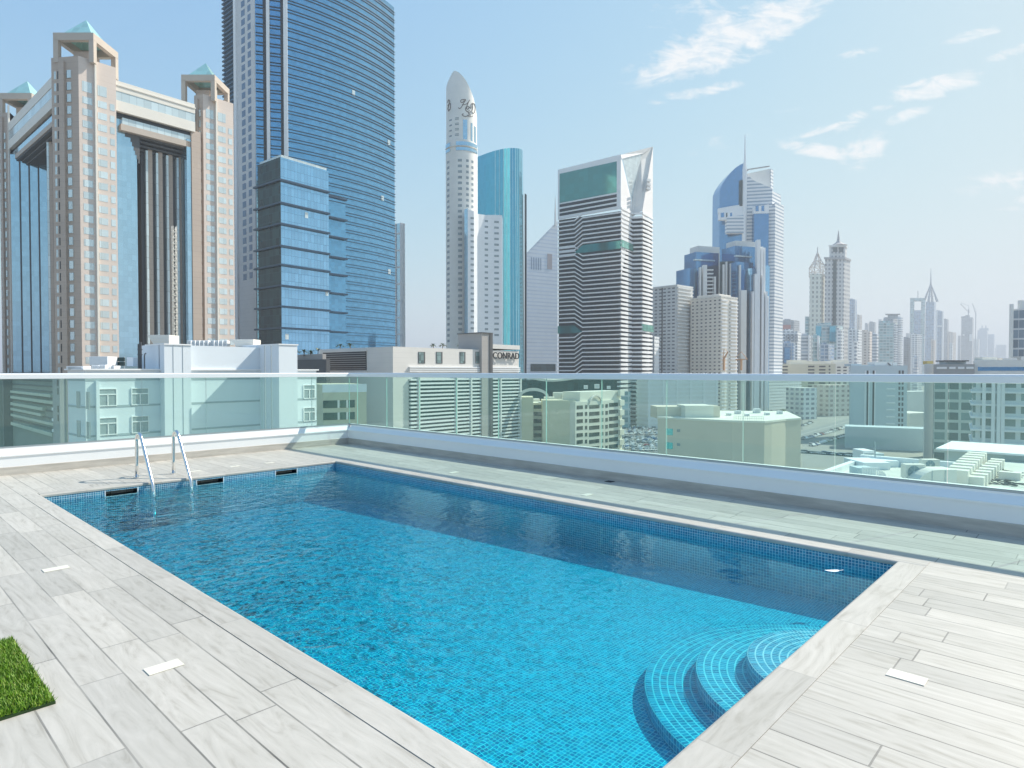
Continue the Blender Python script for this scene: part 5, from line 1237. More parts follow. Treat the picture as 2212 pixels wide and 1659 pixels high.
# cluster of blue blocks with white fins in front
fc = root_at('finned_tower', 'cluster of blue glass blocks with tall white vertical fins before the domed tower', 'tower', at(1588, d=600))
def blk(xl, x0, xr, d, y, m, lw=14, a=42, nm='glass_block', yb=None):
    g = B4(xl, x0, xr, d, a, lw); b = MB().prism(g['poly'], ZG if yb is None else zh(yb, d), zh(y, d)); under(fc, b.build(nm, m)); return g
blk(0, 1486, 1508, 610, 580, C['deepblue'], a=70, lw=20); blk(0, 1502, 1551, 618, 545, C['deepblue'], a=72, lw=20); blk(0, 1506, 1553, 630, 532, C['offwhite'], a=72, lw=14, nm='upper_wall')
blk(0, 1500, 1543, 616, 560, C['paneblue'], a=72, lw=3, nm='ledge', yb=563)
blk(0, 1554, 1590, 606, 566, C['annexdark'], a=80, lw=20); blk(0, 1586, 1632, 600, 532, C['deepblue'], a=72, lw=20); blk(0, 1586.5, 1633, 612, 521, C['offwhite'], a=72, lw=14, nm='upper_wall')
blk(0, 1588, 1623, 598, 552, C['paneblue'], a=72, lw=3, nm='ledge', yb=555); blk(0, 1590, 1625, 592, 566, C['deepblue'], a=72, lw=20); blk(0, 1620, 1634, 588, 580, C['annexglass'], a=60, lw=20)
blk(0, 1646, 1661, 596, 573, C['annexglass'], a=60, lw=14)
fins = [(1633.5, 519, 588, 3.0), (1637, 522, 590, 1.6), (1642, 534, 592, 2.2), (1648, 536, 594, 1.6), (1629, 592, 586, 2.6), (1644.5, 594, 588, 2.0), (1652, 630, 590, 2.0), (1624, 630, 584, 1.6), (1657, 640, 592, 1.2),
        (1596, 573, 590, 1.4), (1560, 572, 604, 1.8), (1567, 566, 602, 1.2), (1576, 570, 600, 4.2), (1511, 578, 605, 1.2), (1518, 573, 604, 3.6), (1600, 627, 585, 5.0), (1541, 598, 608, 2.0)]
for (x, y, d, w) in fins:
    q = at(x, d=d); q = Vector((q.x, q.y, 0)); under(fc, MB().obox(q, RGT, FWD, w, 5, ZG, zh(y, d)).build('white_fin', C['white'] if x > 1601 else C['offwhite']))
items = []
for (x0, x1, d, y0) in ((1524, 1540, 606, 585), (1583, 1593, 597, 590)):
    z = zh(y0, d)
    while z > zh(640, d):
        q = at(x0, d=d); q = Vector((q.x, q.y, 0)); items.append(MB().obox(q, RGT, FWD, (x1 - x0) / FV * d, 4, z, z + 1.2)); z -= 3.5
emit(fc, 'balcony', C['offwhite'], items)
# tower cranes
def crane(name, x, d, ybase, ytop, xj0, yj0, xj1, yj1, m, label, w=.8):
    q = at(x, d=d); r = thing(name, label, 'crane', (q.x, q.y, zh(ybase, d)), 'tower cranes on the skyline')
    under(r, MB().tube([(q.x, q.y, zh(ybase, d)), (q.x, q.y, zh(ytop, d))], w, 4).build('mast', m))
    a, c = at(xj0, yj0, d), at(xj1, yj1, d); b = MB(); b.tube([a, c], [w * .8, w * .5], 4)
    b.tube([a + Vector((0, 0, w * 2)), q.lerp(q, 0) + Vector((0, 0, zh(ytop, d) + w * 6 - q.z)) , c], w * .3, 4)
    under(r, b.build('jib', m))
OR = mat('crane_orange', (.62, .36, .20), .6); GC = mat('crane_grey', (.45, .47, .5), .6)
crane('tower_crane', 1563.5, 380, 800, 772, 1562, 778, 1572, 760, OR, 'orange tower crane before the beige apartment tower, its jib raised steeply')
crane('tower_crane', 1601, 385, 800, 775, 1589, 777, 1614, 776, OR, 'orange tower crane with level jib just right of the steep one', .7)
crane('tower_crane', 2090, 2300, 686, 668, 2073, 657, 2092, 676, GC, 'grey crane on the unfinished tower, jib leaning left', 2.0)
crane('tower_crane', 2106, 2350, 800, 676, 2107, 682, 2098, 655, GC, 'tall grey crane standing right of the unfinished tower', 1.8)

# ================================================================ skyline to the right
def skymat(name, wall, glass, fh, bw, fz=.5, fb=.6, **k): C[name] = facade(name, wall, glass, fh=fh, bw=bw, fz=fz, fb=fb, z0=ZG, **k)
skymat('tw_cream', (.76, .76, .66), (.34, .36, .32), 8, 7, .55, .45); skymat('tw_grid', (.62, .61, .59), (.22, .24, .26), 7.2, 6.2, .5, .5)
skymat('sk_white', (.80, .81, .80), (.30, .34, .38), 4.2, 6, .5, .6); skymat('sk_tan', (.74, .66, .59), (.40, .34, .30), 4.5, 7, .5, .5); skymat('sk_blue', (.50, .56, .62), (.22, .34, .48), 4.5, 5, .7, .8)
skymat('sk_teal', (.55, .63, .62), (.30, .46, .48), 5, 6, .7, .85); skymat('sk_grey', (.44, .46, .48), (.30, .33, .36), 4.5, 5, .5, .7); skymat('sk_stripe', (.70, .71, .72), (.36, .42, .48), 4.4, 60, .45, 1.0)
# gem-topped tower
gt = root_at('gem_tower', 'slim tower with pale green shaft and a pointed lattice crown like a cut gem', 'tower', at(1765, d=1100))
def shaft(root, x0, x1, xr, d, ytop, m, nm='shaft', dep=None, yb=None):
    A_ = at(x0, d=d); B_ = at(x1, d=d); dep = dep or (B_ - A_).length; Cc = at(xr, d=d + dep * .8)
    b = MB(); b.prism([tuple(A_[:2]), tuple(B_[:2]), tuple(Cc[:2]), tuple((A_ + (Cc - B_))[:2])], ZG if yb is None else zh(yb, d), zh(ytop, d)); return under(root, b.build(nm, m))
shaft(gt, 1747, 1771, 1779.5, 1100, 592, C['tw_cream']); shaft(gt, 1738, 1747, 1750, 1102, 684, C['sk_teal'], 'side_wing')
b = MB(); Rr = 13.5; cq = at(1763.5, d=1113); zq = [zh(596, 1100), zh(575, 1100), zh(543, 1100)]
for lev, (z, f) in enumerate(((zq[0], 1), (zq[1], 1), (zq[0] * .35 + zq[2] * .65, .45), (zq[2], .03))): b.v += [(cq.x + Rr * f * math.cos(a), cq.y + Rr * f * math.sin(a), z) for a in [YAW + PI / 4 + PI / 2 * k for k in range(4)]]
fr_ = MB()
def V_(i): return Vector(b.v[i])
for lev in range(3):
    for k in range(4):
        k2 = (k + 1) % 4; A_, B_, C_, D_ = V_(lev * 4 + k), V_(lev * 4 + k2), V_(lev * 4 + 4 + k), V_(lev * 4 + 4 + k2)
        fr_.tube([A_, C_], .8, 4); 
        for s_ in (0, .5): fr_.tube([A_.lerp(C_, s_), B_.lerp(D_, s_)], .55, 4)
        fr_.tube([A_, D_], .45, 4); fr_.tube([B_, C_], .45, 4); fr_.tube([A_.lerp(B_, .5), C_.lerp(D_, .5)], .45, 4)
under(gt, fr_.build('lattice_crown', C['sk_tan'])); under(gt, MB().tube([(cq.x, cq.y, zq[2]), (cq.x, cq.y, zh(532, 1100))], .7, 5).build('spire', C['grey']))
# twin hotel tower with pagoda top
pt = root_at('pagoda_tower', 'grey hotel tower with stepped lantern crown, curved pointed roof and spire', 'tower', at(1805, d=1100))
shaft(pt, 1780, 1821, 1834, 1100, 560, C['tw_grid'], dep=24)
shaft(pt, 1797.5, 1804.5, 1805, 1098.5, 562, C['annexdark'], 'glass_stripe', dep=2)
shaft(pt, 1777.5, 1823.5, 1836, 1098, 556.5, C['grey'], 'cornice', dep=27, yb=561); shaft(pt, 1789, 1823, 1826, 1103, 533, C['tw_grid'], 'lantern', dep=18, yb=557)
for xa in (1797, 1810): shaft(pt, xa, xa + 9, xa + 9.2, 1101.5, 535, C['annexdark'], 'lantern_window', dep=2, yb=545)
shaft(pt, 1787.5, 1825, 1828, 1101, 530.5, C['offwhite'], 'cornice', dep=20, yb=534)
cq = at(1808, d=1112); b = MB(); lv = [(530.5, 15), (527, 9), (523.5, 4.5), (519, 2.4), (510, 1.6), (497, .3)]
b.tube([(cq.x, cq.y, zh(y, 1105)) for y, r_ in lv], [r_ for y, r_ in lv], 4 + 4); under(pt, b.build('pagoda_roof', C['grey']))
# other buildings, from left to right (x0, x1, xr, depth, top, material, label, category)
SK = [(1690, 1714, 1726, 1300, 692, 'sk_grey', 'grey tower with a faded red panel behind the arched white block', 'tower'),
      (1688, 1722, 1729, 900, 715, 'sk_white', 'white block with arched openings right of the domed tower', 'building'),
      (1691, 1714, 1716, 860, 741, 'sk_blue', 'low block framing blue glass, in front of the arched white one', 'building'),
      (1730, 1747, 1754, 820, 724, 'sk_stripe', 'pale curved block with white edge fins', 'building'),
      (1755, 1767, 1770, 815, 725, 'sk_teal', 'narrow pale green glass block with white fins', 'building'),
      (1761, 1808, 1820, 980, 703, 'sk_teal', 'teal and grey block at the foot of the gem and pagoda towers', 'building'),
      (1771, 1790, 1802, 810, 744, 'sk_blue', 'dark blue block with a column of white balconies', 'building'),
      (1806, 1816, 1822, 830, 712, 'sk_white', 'pale green slab with a row of tiny windows beside the blue block', 'building'),
      (1832, 1845, 1849.5, 1700, 647, 'sk_blue', 'plain blue grey slab tower right of the pagoda tower', 'tower'),
      (1849.5, 1856, 1860.7, 1900, 681, 'sk_tan', 'narrow brownish tower right of the plain slab', 'tower'),
      (1831, 1853, 1861, 950, 712, 'sk_white', 'white gridded apartment tower with grey balconies', 'tower'),
      (1861, 1878, 1883, 1050, 716, 'sk_tan', 'pinkish tan apartment tower with stepped cream top', 'tower'),
      (1876, 1888, 1891.4, 2000, 696, 'sk_grey', 'faint grey tower behind the tan apartment tower', 'tower'),
      (1883, 1893, 1897, 900, 722, 'sk_stripe', 'narrow striped blue and white tower', 'tower'),
      (1897, 1930, 1938, 1150, 697, 'sk_teal', 'broad grey green tower with stepped top', 'tower'),
      (1907, 1928, 1937, 1170, 688, 'sk_grey', 'upper setback of a grey tower beneath a round roof disc', 'tower'),
      (1937.5, 1945, 1949, 1250, 686, 'sk_stripe', 'tall narrow tower edged with white balconies', 'tower'),
      (1930, 1934, 1938, 1120, 700, 'sk_white', 'slim white slab attached right of the grey green tower', 'tower'),
      (1842, 1850, 1852, 700, 738, 'sk_white', 'white ribbed stair tower left of the gridded apartments', 'building'),
      (1951, 1965, 1975, 1300, 730, 'sk_grey', 'low grey tower left of the frame tower', 'tower'),
      (1966, 1980, 1991, 1280, 722, 'sk_white', 'white and grey block before the frame tower', 'tower'),
      (1973, 1981, 1984, 900, 771, 'sk_stripe', 'small white block with a framed glass front', 'building'),
      (2020, 2033, 2036.5, 2000, 672, 'sk_blue', 'blue tower with white edges right of the spired tower', 'tower'),
      (2037.4, 2045, 2048, 2200, 690, 'sk_grey', 'grey tower right of the blue one with white edges', 'tower'),
      (2048, 2058, 2064, 2200, 718, 'sk_tan', 'rounded beige tower at the end of the row before the gap', 'tower'),
      (2068, 2073, 2075, 2600, 725, 'sk_grey', 'faint narrow tower left of the unfinished tower', 'tower'),
      (2075, 2099, 2101.6, 2300, 686, 'sk_grey', 'unfinished grey blue tower with cranes on its roof', 'tower'),
      (2102, 2113, 2114.7, 2600, 732, 'sk_white', 'faint pale tower right of the unfinished tower', 'tower'),
      (2110, 2131, 2133, 3600, 713, 'sk_blue', 'distant hazy tower with two small pinnacles', 'tower'),
      (2133, 2146, 2148, 3700, 722, 'sk_blue', 'distant hazy block joined right of the pinnacled tower', 'tower'),
      (2151, 2172, 2174, 4200, 745, 'sk_blue', 'lowest distant hazy block near the dark hotel', 'building'),
      (1896, 1902, 1904, 2700, 690, 'sk_grey', 'faint distant tower under construction behind the grey green tower', 'tower'),
      (1867, 1874, 1876, 2300, 699, 'sk_grey', 'faint distant tower between the brownish and the tan towers', 'tower'),
      (1722, 1728, 1731, 1500, 728, 'sk_grey', 'grey block glimpsed beside the arched white block', 'building'),
      (1956, 1962, 1964, 2500, 720, 'sk_grey', 'faint block just left of the frame tower', 'tower'),
      (2010, 2018, 2020, 1500, 735, 'sk_tan', 'low beige block below the spired tower', 'building'),
      (2050, 2056, 2058, 1700, 742, 'sk_white', 'low white block before the rounded beige tower', 'building'),
      (2140, 2150, 2152, 4600, 752, 'sk_blue', 'farthest faint low block on the horizon', 'building')]
skyobj = {}
for (x0, x1, xr, d, y, m, lab, cat) in SK:
    r = root_at('skyline_' + cat, lab, cat, at(x0, d=d), 'hazy buildings of the right skyline'); shaft(r, x0, x1, xr, d, y, C[m], 'wall'); skyobj[(x0, y)] = (r, d)
    w_ = (x1 - x0) / FV * d
    if d < 2500: # roof structure
        q = at(x0 + (x1 - x0) * .25, d=d + 4); q = Vector((q.x, q.y, 0)); under(r, MB().obox(q, RGT, FWD, w_ * .45, w_ * .4, zh(y, d) - .5, zh(y, d) + max(2.5, w_ * .13)).build('roof_house', C[m]))
def extra(key, items):
    r, d = skyobj[key]
    for (x0, x1, y0, y1, m, nm, dz) in items: shaft(r, x0, x1, x1 + .3, d + dz, y0, m, nm, dep=3, yb=y1)
extra((1690, 692), [(1690.5, 1707, 702, 713, mat('faded_red', (.5, .2, .18), .7), 'red_panel', -3)])
extra((1688, 715), [(x, x + 3.4, 722, 738, C['sk_grey'], 'arched_opening', -2) for x in (1697, 1704, 1712, 1719)])
extra((1691, 741), [(1693, 1706, 750, 784, C['deepblue'], 'glass_front', -2)])
extra((1730, 724), [(1744.5, 1748, 723, 778, C['white'], 'white_fin', -2), (1750.5, 1753, 725, 778, C['white'], 'white_fin', -1.5)])
extra((1755, 725), [(1764.5, 1768.5, 725, 777, C['white'], 'white_fin', -2)])
extra((1761, 703), [(1761.5, 1773, 705, 727, C['teal'], 'teal_glass', -3), (1791, 1804, 705, 738, C['teal'], 'teal_glass', -3)])
extra((1771, 744), [(1789, 1794 + (k % 2) * 3, 746 + 4 * k, 748 + 4 * k, C['white'], 'balcony', -3) for k in range(8)])
extra((1832, 647), [(1844.5, 1847, 648, 712, C['white'], 'white_edge', -3)])
extra((1853 and 1831, 712), [(1845, 1848.5, 712, 790, C['white'], 'white_pier', -2)])
extra((1937.5, 686), [(1939, 1947 + (k % 2), 690 + 4.6 * k, 692 + 4.6 * k, C['white'], 'balcony', -3) for k in range(22)])
extra((1907, 688), [(1911, 1943, 678, 680.5, C['grey'], 'roof_disc', -2), (1916, 1938, 680, 689, C['sk_grey'], 'drum', 0)])
extra((2020, 672), [(2019.5, 2023, 672, 790, C['white'], 'white_edge', -3), (2033, 2036, 674, 790, C['white'], 'white_edge', -3), (2023, 2033, 703, 706, C['white'], 'white_band', -3.5)])
extra((2110, 713), [(2119, 2121, 703, 714, C['sk_blue'], 'pinnacle', 2), (2127, 2129, 703, 714, C['sk_blue'], 'pinnacle', 2), (2114, 2134, 709, 714, C['sk_blue'], 'upper_storey', 2)])
extra((2075, 686), [(2083, 2093, 681, 687, C['sk_grey'], 'core', 2), (2078, 2082, 722, 725, C['white'], 'lit_opening', -4), (2092.5, 2098.5, 722, 737, C['white'], 'lit_opening', -4)])  # openings shown as plain white wall patches
extra((1973, 771), [(1971, 1974, 771, 795, C['white'], 'white_frame', -2), (1982, 1985, 771, 795, C['white'], 'white_frame', -2)])
# frame tower: slab with a square hole and a mast
ft = root_at('frame_tower', 'tower with a large square opening through its top and a thin mast', 'tower', at(1980, d=1900))
for (xa, xb, ya, yb_) in ((1964, 1973, 644, None), (1987.7, 1996, 644, None), (1973, 1987.7, 644, 650.5), (1973, 1987.7, 670.5, None)): shaft(ft, xa, xb, xb + .6, 1900, ya, C['sk_blue'] if yb_ is None and xa == 1973 else C['sk_teal'], 'frame_limb', dep=20, yb=yb_)
q = at(1980.7, d=1905); under(ft, MB().tube([(q.x, q.y, zh(650, 1905)), (q.x, q.y, zh(628.6, 1905))], 1.0, 5).build('mast', C['grey']))
# spired tower
sp = root_at('spired_tower', 'blue tower tapering into an open cone and a needle spire', 'tower', at(2008, d=1900))
shaft(sp, 1997.5, 2016, 2020, 1900, 652, C['sk_blue'], dep=24)
b = MB(); cq = at(2008, d=1912)
for (fx, fz) in ((-1, -1), (1, -1), (1, 1), (-1, 1)):
    p0 = cq + RGT * 13 * fx + FWD * 11 * fz; b.tube([(p0.x, p0.y, zh(652, 1900)), (cq.x, cq.y, zh(612, 1900))], [3.4, 1.0], 5)
b.tube([(cq.x, cq.y, zh(625, 1900)), (cq.x, cq.y, zh(610, 1900)), (cq.x, cq.y, zh(578.6, 1900))], [3.4, 2.0, .4], 6)
for y in (640, 628): b.tube([(cq.x - RGT.x * 8, cq.y - RGT.y * 8, zh(y, 1900)), (cq.x + RGT.x * 8, cq.y + RGT.y * 8, zh(y, 1900))], 1.6, 4)
under(sp, b.build('open_cone', C['sk_grey']))
# dark hotel at the right border
C['hotelband'] = facade('blue_grey_bands', (.60, .62, .63), (.16, .22, .28), fh=6.4, bw=3.0, fz=.82, fb=.92, var=.3, gr=.15, z0=ZG)
r, g, zt = box_tower('office_block', 'grey office block with wide bluish window bands at the right border', 0, 2187, 2260, 420, 668, C['hotelband'], a=75, lw=20, cat='building')
for (xa, xb, y0) in ((2183.3, 2187.5, 657), (2201, 2262, 649)):
    A_ = at(xa, d=418); A_ = Vector((A_.x, A_.y, 0)); under(r, MB().obox(A_, RGT, FWD, (xb - xa) / FV * 418, 2, ZG if xb < 2190 else zh(668, 418), zh(y0, 418)).build('side_pier' if xb < 2190 else 'roof_house', C['offwhite']))
# ================================================================ white apartment house on the left
C['awhite'] = mat('apartment_paint', (0.72, 0.78, 0.82), .55, var=.02, scale=.2)
C['aline'] = mat('grey_string_course', (0.38, 0.44, 0.47), .6, var=.03)
ah = root_at('apartment_house', 'white apartment house close behind the left glass balustrade, with paired sash windows', 'building', at(184, d=68))
g = B4(146, 184, 683.5, 68, 39); P, Ua, Wa = g['P'], g['U'], g['W']; zt = 1.7
def au(x): return hit(P, Ua, x)
Na = -Wa
under(ah, MB().prism(g['poly'], ZG, zt).build('wall', C['awhite']))
under(ah, MB().prism(offset(g['poly'], .25), zt, zt + .16).build('roof_cornice', C['paint'] if 'paint' in C else M['paint']))
# storey lines
for k in range(12):
    z = -2.05 - 3.15 * k - .3
    b = MB(); b.prism(offset(g['poly'], .05), z, z + .22); under(ah, b.build('string_course', C['aline']))
    if z < -18: break
b = MB(); b.prism(offset(g['poly'], .04), .55, 1.05); under(ah, b.build('parapet_line', C['aline']))
# recess look: a bay that projects, then a long plain wall with stair block above
def bay(xa, xb, z0, z1, n1, nm, m=None, n0=-.3): return under(ah, fb(MB(), P, Ua, Na, au(xa), au(xb), z0, z1, n0, n1).build(nm, m or C['awhite']))
bay(345.5, 403, ZG, 4.62, 1.2, 'projecting_bay'); bay(205, 212, -30, .5, .35, 'pilaster'); 
for x in (364.5, 385): bay(x, x + .6, ZG, 4.6, 1.24, 'panel_joint', C['aline'])
bay(601, 604, ZG, -.1, .3, 'pilaster')
dS = 78; zS = zh(745.5, dS)
q_ = P + Ua * au(345.5); b = MB(); fb(b, P, Ua, Na, au(345.5), au(561), 1.8, zS - .1, -hit(q_, Wa, 305), .0); under(ah, b.build('stair_block', C['awhite']))
b = MB(); fb(b, P, Ua, Na, au(561), au(600.5), 1.8, zS + .15, -6, 4.6); fb(b, P, Ua, Na, au(561), au(600.5), ZG, 1.8, -.2, 4.6); under(ah, b.build('projecting_bay', C['awhite']))
for x in (572, 586): under(ah, fb(MB(), P + Na * 4.6, Ua, Na, hit(P + Na * 4.6, Ua, x), hit(P + Na * 4.6, Ua, x) + .08, ZG, zS, -.1, .03).build('panel_joint', C['aline']))
b = MB(); fb(b, P, Ua, Na, au(344.5), au(405), 4.62, 4.76, -4, 1.3); under(ah, b.build('coping', M['paint'])); b = MB(); fb(b, P, Ua, Na, au(560), au(600.5) + .1, zS + .15, zS + .28, -6.1, 4.7); under(ah, b.build('coping', M['paint']))
def sash(x0, x1, zt_, h_=2.0, n=0.0, PP=None):
    Q = PP or P; ua, ub = hit(Q, Ua, x0), hit(Q, Ua, x1); w = ub - ua
    f = under(ah, fb(MB(), Q, Ua, Na, ua, ub, zt_ - h_, zt_, -.1, n + .05).build('window', C['winc']))
    b = MB(); t_ = .09
    for (a, c, e, f_) in ((ua - t_, ub + t_, zt_, zt_ + t_), (ua - t_, ub + t_, zt_ - h_ - t_, zt_ - h_), (ua - t_, ua, zt_ - h_, zt_), (ub, ub + t_, zt_ - h_, zt_), (ua + w / 2 - .05, ua + w / 2 + .05, zt_ - h_, zt_ - .55), (ua, ub, zt_ - .62, zt_ - .50)):
        fb(b, Q, Ua, Na, a, c, e, f_, 0, n + .11)
    fr = b.build('frame', M['paint']); fr.location = -Vector(ah.location) + Vector(ah.location); fr.parent = f
    return f
for k in range(5):
    dz = 3.15 * k
    for (xa, xb) in ((214, 249.5), (284.5, 318.5)):
        uu = au((xa + xb) / 2); dd = depth(P + Ua * uu); sash(xa, xb, -.38 - dz, 1.75)
    for (xa, xb) in ((606.5, 630), (656, 678.5)): sash(xa, xb, -.38 - dz, 1.75)
    for (ua, ub) in ((3.2, 4.4), (6.5, 7.3)): under(ah, fb(MB(), P, Wa, -Ua, g['lu'] - ub * .9, g['lu'] - ua * .9, -2.4 - dz, -.6 - dz, -.1, .05).build('slit_window', C['winc']))
# rooftop gear on the white house
RG = 'rooftop units on the white apartment house'
def unit(name, x, y0, y1, w, d, label, cat, m=None, dep=1.2, grille=True, group=RG):
    q = at(x, d=d); q = Vector((q.x, q.y, 0)); z0, z1 = zh(y1, d), zh(y0, d); W_ = w / FV * d
    r = thing(name, label, cat, (q.x, q.y, z0), group)
    under(r, MB().obox(q, RGT, FWD, W_, dep, z0, z1).build('casing', m or M['paint'], bevel=.03))
    if grille:
        b = MB(); nn = 5
        for k in range(nn): b.obox(q + RGT * (W_ * .12) - FWD * .03, RGT, FWD, W_ * .76, .04, z0 + (z1 - z0) * (.15 + .15 * k), z0 + (z1 - z0) * (.21 + .15 * k))
        under(r, b.build('grille', C['aline']))
    return r, q, z0, z1
zr_ = zt + .35
unit('roof_cabinet', 193.5, 770, 789, 39, 78, 'big plain white cabinet on the white roof before the hotel tower', 'roof cabinet', grille=False, dep=2)
unit('air_conditioner', 198, 789, 799, 15, 72, 'low white roof unit left under the big plain cabinet', 'air conditioner'); unit('air_conditioner', 215, 788, 799, 13, 72, 'low white roof unit below the big plain cabinet, on the right', 'air conditioner')
unit('air_conditioner', 232, 790, 799, 15, 73, 'low white roof unit below the dark solar panels', 'air conditioner')
unit('air_conditioner', 274, 772, 791, 14, 76, 'white box unit with a bulging cover left of the pipe rack', 'air conditioner', grille=False); unit('air_handler', 143, 791, 799, 38, 70, 'long low white unit at the left end of the white roof', 'air handler')
sp_ = thing('solar_panel_rack', 'dark grid of four panels standing on the white roof', 'panel rack', tuple(at(234, 798, 80)), None)
for i in range(2):
    for j in range(2):
        q = at(233.5 + 19 * i, d=80); q = Vector((q.x, q.y, 0)); under(sp_, MB().obox(q, RGT, FWD, 17 / FV * 80, .08, zh(780.5 + 9.5 * j, 80), zh(772 + 9.5 * j, 80)).build('panel', C['annexdark']))
b = MB()
for i in range(3): q = at(232.3 + 18.6 * i, d=80.1); b.tube([(q.x, q.y, zh(799, 80)), (q.x, q.y, zh(771, 80))], .05, 5)
under(sp_, b.build('frame', M['paint']))
pk = thing('pipe_rack', 'rack of dark vertical pipes against the left side of the white stair block', 'pipe rack', tuple(at(301, 798, 74)))
for x in (299.5, 302.5, 305.5): q = at(x, d=74); under(pk, MB().tube([(q.x, q.y, zh(799, 74)), (q.x, q.y, zh(739 if x > 300 else 743, 74))], .07, 6).build('pipe', C['dgrey']))
for y in (755, 766): q0, q1 = at(297.5, y, 74), at(308, y, 74); under(pk, MB().tube([q0, q1], .06, 6).build('crossbar', C['dgrey']))
pp = [at(312.5, 799, 73.6), at(312.5, 770, 73.6), at(313.2, 765, 73.6), at(316, 763, 73.6)]; under(pk, MB().tube(pp, .07, 6).build('bent_pipe', C['dgrey']))
for k in range(9):
    x = 405 + 9.2 * k + (4 if k > 4 else 0)
    unit('air_conditioner', x, 735.5, 748, 8, 84 + .3 * k, 'white ribbed condenser number %s from the left in the row on the stair block roof' % ['one', 'two', 'three', 'four', 'five', 'six', 'seven', 'eight', 'nine'][k], 'air conditioner', dep=1.0, group='row of condensers on the stair block')
for (xa, xb, y0, y1, d, lab) in ((319, 366, 723.5, 745, 82, 'left of two cream sloping roof hoods on the white house'), (496, 548, 733, 748, 86, 'right of two cream sloping roof hoods on the white house')):
    q = at(xa, d=d); q = Vector((q.x, q.y, 0)); w = (xb - xa) / FV * d; z0, z1 = zh(y1, d), zh(y0, d)
    hd = thing('roof_hood', lab, 'roof hood', (q.x, q.y, z0), 'cream hoods on the white house')
    b = MB(); n_ = [q + RGT * w * .3, q + RGT * w, q + RGT * w + FWD * 2.5, q + RGT * w * .3 + FWD * 2.5, q, q + RGT * w, q + RGT * w + FWD * 2.5, q + FWD * 2.5]
    b.v = [(*n_[i][:2], z0 if i < 4 else z1) for i in range(8)]; b.f = [(0, 1, 5, 4), (1, 2, 6, 5), (2, 3, 7, 6), (3, 0, 4, 7), (4, 5, 6, 7), (3, 2, 1, 0)]; b.m = [0] * 6
    under(hd, b.build('cowl', C['cream'])); b = MB()
    for k in range(3): b.obox(q + RGT * w * (.3 - .07 * k) - FWD * .04, RGT, FWD, w * (.68 + .07 * k), .05, z0 + (z1 - z0) * (.12 + .27 * k), z0 + (z1 - z0) * (.16 + .27 * k))
    under(hd, b.build('rib', C['offwhite']))

# ================================================================ grey car park building at the far left, and beige block
C['parkc'] = mat('stained_concrete', (0.24, 0.26, 0.24), .8, var=.12, scale=.12)
cp = root_at('parking_structure', 'dark grey concrete building with long ramped ledges behind the left glass', 'building', at(16, d=112))
gp = B4(-120, 142, 144, 112, 43)
zt_ = zh(806, 112); b = MB(); b.prism(gp['poly'], ZG, zt_); under(cp, b.build('wall', C['parkc']))
P_, W_ = gp['P'], gp['W']; Np = -gp['U']
items = []
for k, (ya, yb, x0, x1) in enumerate(((852, 858, 30, 118), (867, 874, 30, 128), (880, 887, 30, 100), (893, 899, 30, 96), (915, 921, 30, 128), (935, 943, 30, 120))):
    u0, u1 = hit(P_, W_, x1), hit(P_, W_, x0); dm = depth(P_ + W_ * u0)
    items.append(fb(MB(), P_, W_, Np, u0, u1, zh(yb, dm), zh(ya, dm), -.2, .7))
C['ledgec'] = mat('pale_ledge', (0.52, 0.55, 0.46), .7, var=.08, scale=.3)
emit(cp, 'ramp_ledge', C['ledgec'], items)
for k, y in enumerate((822, 834, 846, 861, 876, 889, 905, 928)):
    u0, u1 = hit(P_, W_, 124), hit(P_, W_, -40); dm = depth(P_ + W_ * u0); under(cp, fb(MB(), P_, W_, Np, u0, u1, zh(y + 3.5, dm), zh(y, dm), -.2, .15).build('dark_band', C['dgrey']))
for x in (15, 24): u = hit(P_, W_, x); under(cp, fb(MB(), P_, W_, Np, u - 1.2, u, ZG, zt_ - .5, -.2, 1.6).build('column', C['dgrey'] if x > 20 else C['parkc']))
u = hit(P_, W_, 141); under(cp, fb(MB(), P_, W_, Np, .1, hit(P_, W_, 126), ZG, zt_ - .2, -.2, .9).build('end_pier', C['grey']))
for y in (880, 903, 926): u = hit(P_, W_, 125); dm = depth(P_ + W_ * u); under(cp, fb(MB(), P_, W_, Np, u - .9, u, zh(y + 6, dm), zh(y, dm), 0, 1.0).build('white_block', M['paint']))
for y in (820, 838, 876, 895): u = hit(P_, W_, 137); dm = depth(P_ + W_ * u); under(cp, fb(MB(), P_, W_, Np, u - .7, u, zh(y + 14, dm), zh(y, dm), .5, 1.0).build('slit_window', C['dark']))
r, g, zt = box_tower('striped_block', 'bright white block with ledges at the very left edge behind the glass', -60, 10, 12, 150, 812, C['white'], a=40, rw=1, cat='building'); bands(r, g['poly'], -30, zt, 2.6, .5, .4, C['dgrey'], 'ledge')
bb_ = root_at('beige_block', 'small beige building with two long window bands, left of the louvred podium', 'building', at(698, d=112))
g = B4(0, 698, 791.5, 112, 62, lw=14); zt = zh(831, 112); under(bb_, MB().prism(g['poly'], ZG, zt).build('wall', mat('beige_render', (.56, .55, .42), .7, var=.04, scale=.2)))
Pq, Uq, Nq = g['P'], g['U'], -g['W']; L = g['ru']
under(bb_, fb(MB(), Pq, Uq, Nq, -.1, L + .02, zh(848, 112), zt + .05, -.3, .12).build('upper_panel', C['awhite']))
for (ya, yb) in ((865.5, 882), (892, 908)):
    f_ = under(bb_, fb(MB(), Pq, Uq, Nq, .0, L * .72, zh(yb, 112), zh(ya, 112), -.3, .08).build('window_band', C['darkglass']))
    for k in (.32, .52): under(bb_, fb(MB(), Pq, Uq, Nq, L * k, L * k + .35, zh(yb, 112), zh(ya, 112), -.1, .14).build('mullion', C['offwhite']))

